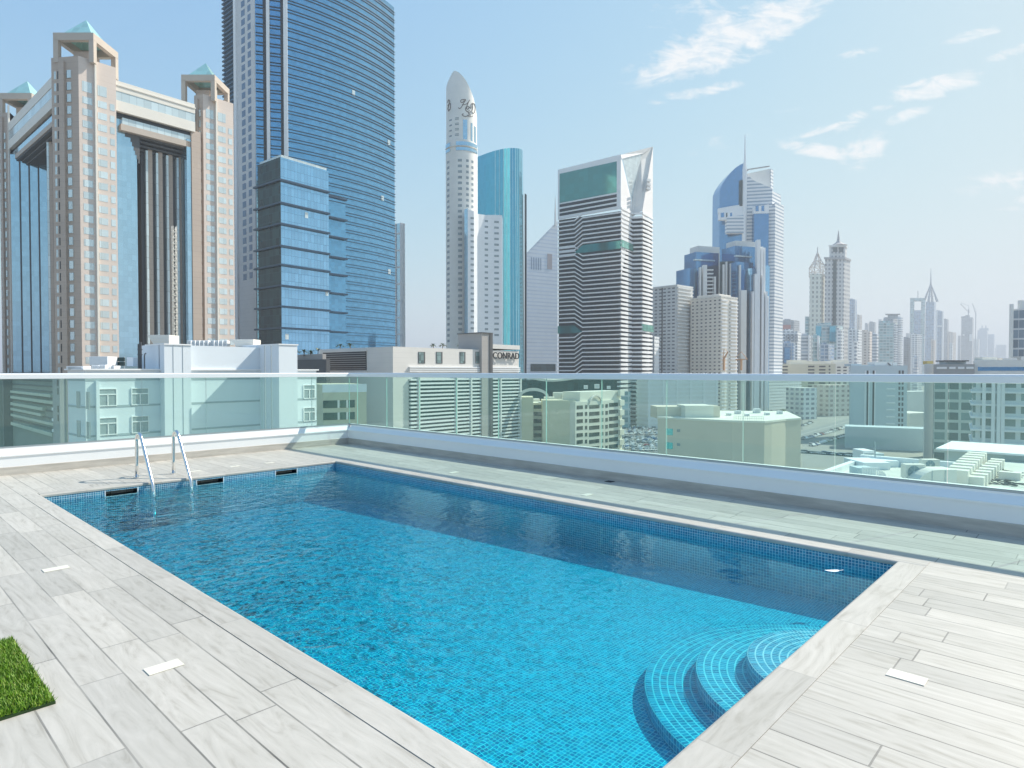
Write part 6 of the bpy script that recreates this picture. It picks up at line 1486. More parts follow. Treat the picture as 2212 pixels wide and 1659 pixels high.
# ================================================================ tan buildings through the right glass
C['tanw'] = mat('tan_render', (0.70, 0.65, 0.48), .75, var=.06, scale=.12); C['tanl'] = mat('cream_render', (0.80, 0.78, 0.68), .7, var=.04, scale=.2)
C['winshop'] = glassmat('bronze_window', (0.13, 0.14, 0.12), fh=2.9, bw=1.3, metal=.4, rough=.1, var=.5, line=.04)
tb = root_at('tan_house', 'tan and cream apartment house with arched roof screens right of the podium', 'building', at(1243, d=180))
g = B4(1180, 1243, 1344, 180, 46); Pt, Ut, Wt = g['P'], g['U'], g['W']; Ntu, Ntw = -Wt, -Ut
zt = zh(868, 180); under(tb, MB().prism(g['poly'], ZG, zt).build('wall', C['tanl']))
gg = B4(1120, 1146, 1243, 182, 46, lw=30); 
# blank tan walls facing us on the left
for (xa, xb, d_, y0, m_) in ((1118, 1152, 184, 858, 'tanw'), (1146, 1176, 188, 870, 'tanl'), (1172, 1243.4, 181.5, 865, 'tanw')):
    A_ = at(xa, d=d_); A_ = Vector((A_.x, A_.y, 0)); under(tb, MB().obox(A_, RGT, FWD, (xb - xa) / FV * d_, 10, ZG, zh(y0, d_)).build('blank_wall', C[m_]))
    if m_ == 'tanl':
        for k in range(7): under(tb, MB().obox(A_ + RGT * .9 - FWD * .05, RGT, FWD, 2.6, .3, zh(883 + 15.5 * k, d_), zh(874.5 + 15.5 * k, d_)).build('window', C['winshop']))
wn_ = []
def tw(xa, xb, ya, yb, dz=0):
    ua, ub = hit(Pt, Ut, xa), hit(Pt, Ut, xb); dm = depth(Pt + Ut * (ua + ub) / 2); wn_.append(fb(MB(), Pt, Ut, Ntu, ua, ub, zh(yb, dm), zh(ya, dm), -.3, .06))
for k in range(7):
    y = 876 + 15.0 * k
    for (xa, xb) in ((1246, 1259), (1264, 1268.5), (1273, 1295), (1299, 1303.5), (1308, 1313)): tw(xa, xb, y - .05 * (xa - 1243), y + 8 - .05 * (xa - 1243))
    tw(1316, 1335, y - 6, y + 2.5)
    b = MB()
emit(tb, 'window', C['winshop'], wn_)
for k in range(9): 
    ua, ub = hit(Pt, Ut, 1336), g['ru']; under(tb, fb(MB(), Pt, Ut, Ntu, ua, ub + .3, zt + 1.2 - 3.0 * k, zt + 2.9 - 3.0 * k, -.3, .7).build('balcony', C['tanl']))
b = MB(); fb(b, Pt, Ut, Ntu, g['ru'] * .12, g['ru'] * 1.0, zt - .2, zh(845, 190), -7, -.5); under(tb, b.build('roof_block', C['tanl']))
fb_ = MB(); n_ = 10; ua, ub = hit(Pt, Ut, 1273), hit(Pt, Ut, 1300); cu_ = (ua + ub) / 2; ra = (ub - ua) / 2
for k in range(n_):
    a0, a1_ = PI * k / n_, PI * (k + 1) / n_; zc = zh(870, 186)
    pts = [(cu_ - ra * math.cos(a0), zc + ra * .8 * math.sin(a0)), (cu_ - ra * math.cos(a1_), zc + ra * .8 * math.sin(a1_)), (cu_ - ra * .84 * math.cos(a1_), zc + ra * .66 * math.sin(a1_)), (cu_ - ra * .84 * math.cos(a0), zc + ra * .66 * math.sin(a0))]
    q = [Pt + Ut * u + Ntu * .35 + Vector((0, 0, z)) for u, z in pts]; q2 = [v - Ntu * .6 for v in q]; s0 = len(fb_.v); fb_.v += [tuple(v) for v in q + q2]
    fb_.f += [(s0, s0 + 1, s0 + 2, s0 + 3), (s0 + 7, s0 + 6, s0 + 5, s0 + 4)] + [(s0 + i, s0 + (i + 1) % 4, s0 + 4 + (i + 1) % 4, s0 + 4 + i) for i in range(4)]; fb_.m += [0] * 6
under(tb, fb_.build('arch_moulding', C['cream']))
A_ = at(1121, d=183); A_ = Vector((A_.x, A_.y, 0)); ar = MB()
for k in range(10):
    a0, a1_ = PI * k / 10, PI * (k + 1) / 10; R1_, R2_ = 4.4, 3.6; zc = zh(858, 183)
    pts = [(4.2 - R1_ * math.cos(a0), zc + .6 * R1_ * math.sin(a0)), (4.2 - R1_ * math.cos(a1_), zc + .6 * R1_ * math.sin(a1_)), (4.2 - R2_ * math.cos(a1_), zc + .5 * R2_ * math.sin(a1_)), (4.2 - R2_ * math.cos(a0), zc + .5 * R2_ * math.sin(a0))]
    q = [A_ + RGT * u + Vector((0, 0, z)) for u, z in pts]; q2 = [v + FWD * 1.2 for v in q]; s0 = len(ar.v); ar.v += [tuple(v) for v in q + q2]
    ar.f += [(s0, s0 + 1, s0 + 2, s0 + 3), (s0 + 7, s0 + 6, s0 + 5, s0 + 4)] + [(s0 + i, s0 + (i + 1) % 4, s0 + 4 + (i + 1) % 4, s0 + 4 + i) for i in range(4)]; ar.m += [0] * 6
under(tb, ar.build('arched_screen', C['cream']))
for (x, w, y0, y1, d_) in ((1176, 22, 858, 865, 190), (1196, 30, 848, 862, 196), (1150, 16, 862, 870, 195), (1216, 22, 852, 864, 192)):
    A_ = at(x, d=d_); A_ = Vector((A_.x, A_.y, 0)); under(tb, MB().obox(A_, RGT, FWD, w / FV * d_, 4, zh(870, d_), zh(y0, d_)).build('roof_house', C['tanl'] if w > 20 else C['cream']))
# dark pavilion behind with a swept roof and two domes
pv = root_at('pavilion', 'low dark glazed pavilion with a swept pale roof under the striped tower', 'building', at(1125, d=300))
A_ = at(1121, d=300); A_ = Vector((A_.x, A_.y, 0)); under(pv, MB().obox(A_, RGT, FWD, 212 / FV * 300, 30, ZG, zh(821, 300)).build('glass_wall', C['annexdark']))
b = MB(); n_ = 12
for k in range(n_):
    for j, (u0_, u1_) in enumerate(((k / n_, (k + 1) / n_),)):
        f = lambda s_: (1145 + 200 * s_, 815 + 10 * math.sin(PI * min(1, s_ * 1.7)) * (1 - s_) - 3 * s_)
        (xa, ya), (xb, yb) = f(u0_), f(u1_); pa, pb = at(xa, ya + 3, 296), at(xb, yb + 3, 296)
        s0 = len(b.v); th = 1.1 * (1 - .6 * u0_)
        for p_ in (pa, pb): b.v += [tuple(p_), tuple(p_ + Vector((0, 0, th))), tuple(p_ + FWD * 26 + Vector((0, 0, th + 1))), tuple(p_ + FWD * 26 + Vector((0, 0, 1)))]
        b.f += [(s0 + i, s0 + (i + 1) % 4, s0 + 4 + (i + 1) % 4, s0 + 4 + i) for i in range(4)] + [(s0, s0 + 1, s0 + 2, s0 + 3), (s0 + 7, s0 + 6, s0 + 5, s0 + 4)]; b.m += [0] * 6
under(pv, b.build('swept_roof', C['tanl']))
# curved white balcony apartment
r, g, zt = box_tower('apartment_block', 'white apartment block with window rows above the crowded car park', 1363, 1400, 1550, 468, 806, C['aptwhite'], a=66, lw=14, cat='building')
bands(r, g['poly'], ZG, zt, 3.3, 1.4, .5, C['white']); piers(r, g, ZG, zt, 12.0, 1.8, .55, C['white'], 'R')
r, g, zt = box_tower('apartment_block', 'white apartment block with slanting balcony bands beyond the tan building', 1560, 1640, 1729, 640, 812, C['aptwhite'], a=52, cat='building')
bands(r, g['poly'], ZG, zt, 3.2, 1.7, .9, C['white'], 'balcony')
r, g, zt = box_tower('car_park_block', 'long low yellowish block with black window slots at the horizon', 0, 1657, 1805, 735, 787, C['tanl'] if 0 else mat('yellowish_render', (.60, .57, .44), .7, var=.04, scale=.1), a=86, lw=24, cat='building')
Pc, Uc, Nc = g['P'], g['U'], -g['W']; it = []
for k in range(8):
    for (xa, xb) in ((1668, 1681.5), (1687, 1701.5), (1745.5, 1759), (1769, 1783)):
        ua, ub = hit(Pc, Uc, xa), hit(Pc, Uc, xb); z = zh(791, 735) - 3.7 * k; it.append(fb(MB(), Pc, Uc, Nc, ua, ub, z - 1.4, z + .3, -.2, .12))
    it.append(fb(MB(), Pc, Uc, Nc, hit(Pc, Uc, 1790), hit(Pc, Uc, 1793.5), zh(791, 735) - 3.7 * k - 1.2, zh(791, 735) - 3.7 * k + .6, -.2, .12))
emit(r, 'window_slot', C['dark'], it)
g2 = B4(0, 1804, 1833, 731, 70, lw=20); under(r, MB().prism(g2['poly'], ZG, zh(785, 731)).build('end_wing', C['cream']))
it = []
for k in range(6):
    for (xa, xb) in ((1808, 1815.5), (1821.5, 1828.5)): it.append(fb(MB(), g2['P'], g2['U'], -g2['W'], hit(g2['P'], g2['U'], xa), hit(g2['P'], g2['U'], xb), zh(795, 731) - 3.6 * k, zh(792, 731) - 3.6 * k, -.2, .15))
emit(r, 'wing_window', C['dark'], it)
for (xa, xb, y0) in ((1657, 1675, 781), (1705, 1742, 778), (1742, 1795, 780), (1800, 1833, 778)):
    A_ = at(xa, d=745); A_ = Vector((A_.x, A_.y, 0)); under(r, MB().obox(A_, RGT, FWD, (xb - xa) / FV * 745, 8, zh(790, 745), zh(y0, 745)).build('roof_house', C['tanl']))
# teal grey blind tower and its neighbours
C['bluegrey'] = mat('blue_grey_render', (0.55, 0.64, 0.67), .7, var=.04, scale=.1)  # even blue grey render shared by walls, sheds and roof boxes
r, g, zt = box_tower('office_building', 'blind blue grey building with dark vertical slots behind the right glass', 0, 1837, 1960, 395, 790, C['bluegrey'], a=82, lw=30, cat='building')
for x in (1872.5, 1885): ua = hit(g['P'], g['U'], x); under(r, fb(MB(), g['P'], g['U'], -g['W'], ua, ua + 1.0, ZG, zt - 3, -.2, .08).build('dark_slot', C['dark']))
for x in (1868, 1876, 1889): ua = hit(g['P'], g['U'], x); under(r, fb(MB(), g['P'], g['U'], -g['W'], ua, ua + .6, ZG, zt - 3, -.2, .4).build('white_rib', C['white']))
it = []
for k in range(10): ua, ub = hit(g['P'], g['U'], 1915), hit(g['P'], g['U'], 1934); it.append(fb(MB(), g['P'], g['U'], -g['W'], ua, ub, zt - 6 - 4.2 * k, zt - 5.2 - 4.2 * k, -.2, .7))
emit(r, 'ledge', C['white'], it)
it = []
for k in range(14):
    for x in (1941, 1948): ua = hit(g['P'], g['U'], x); it.append(fb(MB(), g['P'], g['U'], -g['W'], ua, ua + 1.0, zt - 5 - 3.2 * k, zt - 3.0 - 3.2 * k, -.2, .1))
emit(r, 'slot_window', C['dgrey'], it)
for (xa, xb, y0, m_) in ((1838, 1861, 786, 'bluegrey'), (1863, 1889, 788.5, 'bluegrey'), (1889, 1927, 782, 'offwhite'), (1928, 1938, 783.5, 'offwhite')):
    A_ = at(xa, d=397); A_ = Vector((A_.x, A_.y, 0)); under(r, MB().obox(A_, RGT, FWD, (xb - xa) / FV * 397, 8, zt - .3, zh(y0, 397)).build('roof_house', C[m_]))
under(r, MB().tube([at(1918, 784, 396.5), at(1924, 790, 396.5)], .4, 5).build('diagonal_pipe', C['dgrey']))
r, g, zt = box_tower('low_wall_building', 'long low windowless grey wall in front of the blind blue grey building', 0, 1827, 2010, 352, 921, C['bluegrey'], a=84, lw=14, cat='building')
r, g, zt = box_tower('dark_frame_block', 'dark green framed building between the blind building and the white apartments', 0, 2020, 2104, 210, 816, facade('dark_frame', (.52, .58, .54), (.16, .24, .24), fh=3.3, bw=3.6, fz=.72, fb=.8, var=.4, gr=.15, z0=ZG), a=80, lw=20, cat='building')
r, g, zt = box_tower('apartment_building', 'pale apartment building with white ledges at the right edge of the glass', 0, 2103, 2260, 150, 809, facade('pale_green_apartment', (.68, .72, .72), (.22, .30, .30), fh=2.95, bw=3.7, fz=.62, fb=.75, var=.35, gr=.15, z0=ZG), a=84, lw=20, cat='building')
bands(r, g['poly'], -30, zt, 2.95, .45, .5, C['white'], 'ledge')
for x in (2122, 2142, 2154, 2163): ua = hit(g['P'], g['U'], x); under(r, fb(MB(), g['P'], g['U'], -g['W'], ua, ua + .7, ZG, zt, -.2, .65).build('pier', C['white']))
# roofs at the horizon on the right
for (xa, xb, y0, d, m_, lab) in ((1998, 2018, 786, 300, 'offwhite', 'small white roof with a yellow tank'), (2018, 2105, 787, 280, 'grey', 'grey roof parapet with white openings at the horizon'), (2104, 2290, 778, 275, 'offwhite', 'pale roof block with blue glazing at the right border')):
    r, g, zt = box_tower('low_building', lab, 0, xa, xb, d, y0, C[m_], a=88, lw=20, cat='building', group='low roofs along the horizon')
    if xa == 2018:
        for (xp, xq) in ((2023, 2045), (2050, 2064), (2069, 2083), (2087, 2103)): ua, ub = hit(g['P'], g['U'], xp), hit(g['P'], g['U'], xq); under(r, fb(MB(), g['P'], g['U'], -g['W'], ua, ub, zh(797, d), zh(792.5, d), -.2, .15).build('opening', C['white']))
        A_ = at(2046, d=d + 8); A_ = Vector((A_.x, A_.y, 0)); under(r, MB().obox(A_, RGT, FWD, 48 / FV * d, 8, zh(780, d), zh(777.5, d)).build('canopy_roof', C['dgrey']))
        under(r, MB().obox(A_ + RGT * 1 + FWD * 2, RGT, FWD, 44 / FV * d, 5, zh(789, d), zh(780, d)).build('upper_storey', C['bluegrey']))
    if xa == 2104:
        ua, ub = hit(g['P'], g['U'], 2112), hit(g['P'], g['U'], 2290)
        under(r, fb(MB(), g['P'], g['U'], -g['W'], ua, ub, zh(801, d), zh(793, d), -.2, .1).build('glazing', C['deepblue']))
        for x in (2122, 2165, 2205): A_ = at(x, d=d + 6); A_ = Vector((A_.x, A_.y, 0)); under(r, MB().obox(A_, RGT, FWD, 6.5, 5, zt - .1, zh(769 + (x % 3) * 2, d)).build('roof_house', C['tanl'] if x == 2122 else C['metal']))
    if xa == 1998: A_ = at(2002, d=d + 3); A_ = Vector((A_.x, A_.y, 0)); under(r, MB().obox(A_, RGT, FWD, 3, 3, zt - .1, zh(779.5, d)).build('yellow_tank', mat('ochre', (.62, .48, .18), .7)))
# tan windowless building in the middle of the right glass
C['tan2'] = mat('sandy_render', (0.70, 0.64, 0.52), .8, var=.07, scale=.1)
tn = root_at('sandy_building', 'large blank sandy building with roof tanks seen through the right glass', 'building', at(1583, d=160))
poly = [at(1421, d=162), at(1583, d=150), at(1652, d=148), at(1668, d=150), at(1698, d=155), at(1731, d=158), at(1700, d=185), at(1440, d=190)]
zt = zh(908, 155); under(tn, MB().prism([tuple(q[:2]) for q in poly], ZG, zt).build('wall', C['tan2']))
rim = offset([tuple(q[:2]) for q in poly], .12); under(tn, MB().prism(rim, zt - .1, zt + .35).build('roof_edge', C['tanl']))
A_ = at(1421, d=163); A_ = Vector((A_.x, A_.y, 0)); under(tn, MB().obox(A_ + FWD * .6, RGT, FWD, 62 / FV * 163, 8, zt - .2, zh(879, 163)).build('upper_storey', C['tan2']))
A_ = at(1484, d=158); A_ = Vector((A_.x, A_.y, 0)); under(tn, MB().obox(A_ + FWD * 1.5, RGT, FWD, 62 / FV * 158, 8, zt - .2, zh(877, 158)).build('stair_house', C['tanl']))
A_ = at(1546, d=158); A_ = Vector((A_.x, A_.y, 0)); under(tn, MB().obox(A_ + FWD * 1.5, RGT, FWD, 14 / FV * 158, 6, zt - .2, zh(878, 158)).build('water_tank', C['tan2']))
Fq = (Vector(poly[1]) - Vector(poly[0])); Fq.z = 0; Fq.normalize(); Nq = Vector((Fq.y, -Fq.x, 0)); P0_ = Vector((poly[0].x, poly[0].y, 0))
for y in (926, 956):
    under(tn, fb(MB(), P0_, Fq, Nq, hit(P0_, Fq, 1439), hit(P0_, Fq, 1454), zh(y + 14, 160), zh(y, 160), -.2, .06).build('window', C['teal'])); under(tn, fb(MB(), P0_, Fq, Nq, hit(P0_, Fq, 1463), hit(P0_, Fq, 1470), zh(y + 6, 160), zh(y, 160), -.2, .06).build('window', C['winc']))

zr0 = zt + .01
def roofy(z, d): return HV - (z - EYE) / d * FV
for i, (x, d, w, h_) in enumerate(((1572, 166, 9, 1.0), (1590, 172, 12, 1.3), (1612, 165, 8, .9), (1630, 176, 14, 1.6), (1655, 168, 9, 1.0), (1682, 172, 10, 1.2))):
    unit('air_conditioner', x, roofy(zr0 + h_, d), roofy(zr0, d), w, d, '%s small white roof unit from the left on the blank sandy building' % ['first', 'second', 'third', 'fourth', 'fifth', 'sixth'][i], 'air conditioner', dep=1.3, group='roof units on the sandy building')
for i, (x, d, w, h_) in enumerate(((1262, 215, 8, 1.2), (1285, 220, 10, 1.5), (1312, 214, 7, 1.0))):
    zz = zh(845, 190); unit('air_conditioner', x, roofy(zz + h_, d), roofy(zz, d), w, d, '%s white unit from the left on the cream roof block of the tan house' % ['first', 'second', 'third'][i], 'air conditioner', dep=1.3, group='roof units on the tan house')
rl = root_at('roof_railing', 'thin metal railing along the front edge of the sandy building roof', 'railing', at(1583, d=150)); b = MB()
ra_, rb_ = at(1586, d=151), at(1650, d=149)
for k in range(14): q = ra_.lerp(rb_, k / 13); b.tube([(q.x, q.y, zr0 + .3), (q.x, q.y, zr0 + 1.3)], .04, 4)
for h_ in (.8, 1.3): b.tube([(ra_.x, ra_.y, zr0 + h_), (rb_.x, rb_.y, zr0 + h_)], .04, 4)
under(rl, b.build('bars', C['metal']))
# ================================================================ neighbouring roof with air conditioning plant
RZ = -4.0
nb = root_at('neighbour_building', 'neighbouring building whose pale flat roof carries rows of condensers', 'building', at(1863, d=39), z=RZ)
C['roofs'] = mat('roof_screed', (0.62, 0.63, 0.57), .85, var=.10, scale=.5)
P_ = at(1863, d=38.9); P_ = Vector((P_.x, P_.y, 0)); U_, W_ = dirs(43)
poly = [P_ - U_ * 34, P_ - U_ * 34 - W_ * 40, P_ + U_ * 8 - W_ * 40, P_ + U_ * 8 - W_ * 6, P_ - W_ * 6, P_]
under(nb, MB().prism([tuple(q[:2]) for q in poly], ZG, RZ).build('wall', C['roofs']))
b = MB(); b.obox(P_ - U_ * 34, U_, W_ * -1, 34, .3, RZ, RZ + .35); b.obox(P_ + W_ * 0, -W_, -U_, 6, .3, RZ, RZ + .5); under(nb, b.build('roof_parapet', M['paint']))
# white canopy with blue-grey shed walls
cn = root_at('roof_shed', 'long white canopy roof over grey shed walls on the neighbouring roof', 'shed', at(2023, d=42), z=RZ)
Q = at(2023, d=42); Q = Vector((Q.x, Q.y, 0)); zc = zh(968.5, 42)
under(cn, MB().obox(Q, -W_, U_, 16, 6.0, zc - .12, zc).build('canopy', M['paint'])); under(cn, MB().obox(Q + U_ * .5 - W_ * .5, -W_, U_, 15, 5, RZ - 1.5, zc - .12).build('shed_wall', C['bluegrey']))
for k in range(4): under(cn, fb(MB(), Q + U_ * .5, -W_, -U_, 3.2 * k + 2.2, 3.2 * k + 2.26, RZ - 1, zc - .12, 0, .04).build('wall_joint', C['aline']))
FANM = C['dark']
def condenser(name, P_, D, w, dep, h_, label, group, fan=True, z=RZ, m=None):
    """box whose broad front faces -U; D runs along the front"""
    r = thing(name, label, 'air conditioner', (P_.x, P_.y, z), group); Dn = Vector((D.y, -D.x, 0))
    under(r, fb(MB(), P_, D, Dn, 0, w, z + .08, z + h_, -dep, 0).build('casing', m or C['cream'], bevel=.015))
    b = MB(); [fb(b, P_, D, Dn, a, a + .06, z, z + .08, -dep + .02, -.02) for a in (.06, w - .12)]; under(r, b.build('feet', C['aline']))
    if fan:
        c = P_ + D * (w * .4) + Dn * .01; rr = min(w * .34, h_ * .4); zc = z + h_ * .52; b = MB(); n_ = 20
        ring = [c + D * (rr * math.cos(2 * PI * i / n_)) + Vector((0, 0, zc + rr * math.sin(2 * PI * i / n_))) for i in range(n_)]; ring2 = [q + Dn * .015 for q in ring]
        s0 = 0; b.v = [tuple(q) for q in ring] + [tuple(q) for q in ring2]; b.f = [tuple(range(n_, 2 * n_))] + [(i, (i + 1) % n_, n_ + (i + 1) % n_, n_ + i) for i in range(n_)]; b.m = [0] * (n_ + 1)
        f_ = under(r, b.build('fan', C['winc']))
        b = MB()
        for k in range(4): a = PI * k / 4; b.tube([tuple(c + Dn * .03 + D * (rr * math.cos(a)) + Vector((0, 0, zc + rr * math.sin(a)))), tuple(c + Dn * .03 - D * (rr * math.cos(a)) + Vector((0, 0, zc - rr * math.sin(a))))], .006, 4)
        b.tube([tuple(c + Dn * .02 + Vector((0, 0, zc))), tuple(c + Dn * .06 + Vector((0, 0, zc)))], rr * .18, 10)
        gq = b.build('fan_guard', C['offwhite']); gq.parent = f_
    return r
ordn = ['nearest', 'second', 'third', 'fourth', 'fifth', 'sixth', 'seventh', 'farthest']
Q = at(2044, d=30.6); Q = Vector((Q.x, Q.y, 0)); Q.z = 0
for k in range(8): condenser('condenser', Q + (at(2090, d=37) - at(2044, d=30.6)) * (k / 7), -W_, .9, .62, .80, '%s condenser in the long row of eight tall pale units' % ordn[k], 'long row of condensers on the neighbouring roof', fan=False, z=zh(1050, 30.6))
Q = at(2093, d=30.2); Q = Vector((Q.x, Q.y, 0))
for k in range(8): condenser('condenser', Q + (at(2141, d=36.2) - at(2093, d=30.2)) * (k / 7), -W_, .62, .55, .62, '%s condenser in the right hand row of eight small units' % ordn[k], 'right hand row of small condensers', fan=False, z=zh(1058, 30.2))
condenser('condenser', at(1959, d=30), RGT, .96, .4, .74, 'pale condenser with a big round fan facing the pool, nearest the glass', 'fan condensers on the neighbouring roof', z=zh(1038, 30))
condenser('condenser', at(1997, d=34.5), RGT, .90, .4, .62, 'second fan condenser, just behind and right of the nearest one', 'fan condensers on the neighbouring roof', z=zh(1018, 34.5))
condenser('condenser', at(2160, d=33), -W_, .9, .5, .5, 'low condenser at the far right of the plant roof', 'fan condensers on the neighbouring roof', fan=False, z=zh(1040, 33))
# rounded duct in front of the long row
dc = root_at('air_duct', 'large rounded cream air duct at the near end of the long condenser row', 'air duct', at(1985, d=29), z=RZ)
b = MB(); z0 = zh(1062, 29); pr = []
for k in range(9): a = PI / 2 * k / 8; pr.append((1.15 * (1 - math.cos(a)), z0 + .95 * math.sin(a)))
Qd = at(1980, d=29.2); Qd = Vector((Qd.x, Qd.y, 0)); poly = [(u, z) for u, z in pr] + [(1.9, z0 + .95), (1.9, z0)]
f1 = [Qd + RGT * u + Vector((0, 0, z)) for u, z in poly]; f2 = [q + FWD * 1.0 for q in f1]; n_ = len(f1); b.v = [tuple(q) for q in f1 + f2]
b.f = [tuple(range(n_)), tuple(reversed(range(n_, 2 * n_)))] + [(i, (i + 1) % n_, n_ + (i + 1) % n_, n_ + i) for i in range(n_)]; b.m = [0] * (n_ + 2); under(dc, b.build('duct_shell', C['cream']))
for u in (.75, 1.35): under(dc, fb(MB(), Qd, RGT, -FWD, u, u + .02, z0, z0 + .93, 0, .02).build('duct_seam', C['aline']))
# louvred screen, ducts, pipes, dish
ls = root_at('louvre_screen', 'white louvred screen with vertical bars at the left of the plant roof', 'screen', at(1864, d=33), z=RZ)
Ql = at(1865, d=33.5); Ql = Vector((Ql.x, Ql.y, 0)); zl0, zl1 = zh(1042, 33.5), zh(1010, 33.5); wl_ = 37 / FV * 33.5
b = MB(); b.obox(Ql, RGT, FWD, wl_, .05, zl1 - .06, zl1); b.obox(Ql, RGT, FWD, wl_, .05, zl0, zl0 + .06); under(ls, b.build('frame', M['paint']))
for k in range(11): under(ls, MB().obox(Ql + RGT * (wl_ * k / 10.3), RGT, FWD, .035, .05, zl0 + .06, zl1 - .06).build('bar', M['paint']))
under(ls, MB().obox(Ql + FWD * .4, RGT, FWD, wl_, .9, zl0, zl1 - .1).build('box_behind', C['bluegrey']))
for i, (x, y0, y1, w, d, dep, lab) in enumerate(((1868, 1000, 1032, 58, 36, 2.2, 'white sloping duct box behind the louvred screen'), (1866, 974, 1004, 26, 39, 1.2, 'upright white ventilation box with a square hood'), (1905, 996, 1012, 40, 37, 1.6, 'flat white duct run in the middle of the plant roof'),
        (1880, 980, 998, 32, 40, 2.0, 'grey blue cabinet behind the upright ventilation box'))):
    r, q, z0, z1 = unit('duct_box', x, y0, y1, w, d, lab, 'duct', m=C['bluegrey'] if i == 3 else M['paint'], dep=dep, grille=(i == 1), group='ducts on the neighbouring roof')
sv = root_at('satellite_dish', 'small white dish beside the louvred screen', 'dish', at(1907, d=31), z=RZ); b = MB(); cq = at(1905, 1030, 31.5)
nr = (RGT * .3 - FWD + Vector((0, 0, .3))).normalized(); ux = nr.cross(Vector((0, 0, 1))).normalized(); uy = ux.cross(nr)
for k in range(3): b.v += [tuple(cq + (ux * math.cos(2 * PI * i / 16) + uy * math.sin(2 * PI * i / 16)) * (.06 + .10 * k) + nr * (.02 * k * k)) for i in range(16)]
for k in range(2):
    for i in range(16): j = (i + 1) % 16; b.f.append((k * 16 + i, k * 16 + j, k * 16 + 16 + j, k * 16 + 16 + i)); b.m.append(0)
b.f.append(tuple(range(16))); b.m.append(0); under(sv, b.build('reflector', M['paint'], fix=False)); under(sv, MB().tube([tuple(cq + Vector((0, 0, -.35))), tuple(cq)], .02, 6).build('stand', C['aline']))
for i, (x, d, y0, y1) in enumerate(((1975, 33, 1000, 1013), (1892, 36, 955, 988), (2130, 34, 1010, 1040))):
    q0, q1 = at(x, y1, d), at(x + (6 if i == 2 else 0), y0, d); tag(MB().tube([q0, q1], .035, 6).build('vent_pipe', C['aline']), ['dark vertical pipe behind the fan condenser', 'thin pale pole behind the ventilation box', 'slanting white pipe right of the small condensers'][i], 'pipe', 'pipes on the plant roof')
# mass of cables on the roof at the right
b = MB(); rc = random.Random(11)
for k in range(14):
    x0, y0 = rc.uniform(2140, 2205), rc.uniform(1020, 1050); d = 31 + rc.uniform(0, 4); p = at(x0, d=d); p.z = RZ + .05; pts = [p.copy()]
    for j in range(8): p = p + Vector((rc.uniform(-.4, .4), rc.uniform(-.4, .4), rc.uniform(-.02, .04))); pts.append(p.copy())
    b.tube(pts, .025, 5)
tag(b.build('cable_tangle', C['dgrey']), 'tangle of dark cables on the plant roof', 'cables', kind='stuff')

# ================================================================ car parks
def gp_(x, y): d = (EYE - ZG) / ((y - HV) / FV); q = at(x, d=d); return Vector((q.x, q.y, 0)), d
A1, _ = gp_(1330, 978); A2, _ = gp_(1425, 978); A3, _ = gp_(1432, 915); A4, _ = gp_(1345, 915)
b = MB(); b.quad([(*q[:2], ZG + .016) for q in (A1 - RGT * 6, A2 + RGT * 8, A3 + RGT * 25, A4 - RGT * 25)]); tag(b.build('parking_ground', M['asphalt']), kind='structure')
A1, _ = gp_(1735, 1010); A2, _ = gp_(1870, 1010); A3, _ = gp_(1880, 865); A4, _ = gp_(1735, 865)
b = MB(); b.quad([(*q[:2], ZG + .020) for q in (A1, A2, A3, A4)]); tag(b.build('parking_ground', mat('dusty_asphalt', (.30, .30, .28), .9, var=.1, scale=.05)), kind='structure')
CARC = {'white': (.85, .85, .84), 'silver': (.50, .52, .54), 'grey': (.20, .21, .23), 'black': (.03, .03, .035), 'blue': (.06, .12, .28), 'red': (.35, .04, .04), 'beige': (.55, .50, .42)}
CM = {k: mat('car_paint_' + k, v, .25, var=.0, coat=.6, spec=.6) for k, v in CARC.items()}
carglass = mat('car_glass', (.03, .04, .05), .08, var=0); tyre = mat('tyre', (.02, .02, .02), .8, var=0)
def carmesh(kind):
    b = MB(); L, Wd_ = 4.5, 1.78
    pro = [(-2.2, .35), (-2.25, .75), (-1.45, .95), (-.6, 1.42), (.9, 1.45), (1.75, 1.0), (2.22, .9), (2.25, .4)] if kind == 0 else [(-2.2, .4), (-2.25, .95), (-1.3, 1.1), (-.75, 1.72), (1.9, 1.75), (2.2, 1.1), (2.25, .45)]
    n_ = len(pro); ys = (-Wd_ / 2, Wd_ / 2)
    for y in ys: b.v += [(x, y * (.86 if z > 1.2 else 1), z) for x, z in pro]
    b.f = [tuple(range(n_)), tuple(reversed(range(n_, 2 * n_)))] + [(i, (i + 1) % n_, n_ + (i + 1) % n_, n_ + i) for i in range(n_)]; b.m = [0] * (n_ + 2)
    gl_ = MB()
    gz0, gz1 = (1.0, 1.38) if kind == 0 else (1.12, 1.62); xa0, xa1, xb0, xb1 = (-1.3, -.62, .92, 1.6) if kind == 0 else (-1.2, -.78, 1.85, 2.1)
    for s_ in (-1, 1): gl_.quad([(xa0, s_ * .90, gz0), (xb1, s_ * .90, gz0), (xb0, s_ * .79, gz1), (xa1, s_ * .79, gz1)])
    gl_.quad([(xa0 - .06, -.72, gz0 + .02), (xa0 - .06, .72, gz0 + .02), (xa1 - .05, .66, gz1), (xa1 - .05, -.66, gz1)]); gl_.quad([(xb1 + .06, -.72, gz0 + .02), (xb1 + .06, .72, gz0 + .02), (xb0 + .07, .66, gz1), (xb0 + .07, -.66, gz1)])
    wh = MB()
    for x in (-1.4, 1.4):
        for s_ in (-1, 1): wh.tube([(x, s_ * .92, .32), (x, s_ * .70, .32)], .32, 10)
    return b, gl_, wh
protos = {}
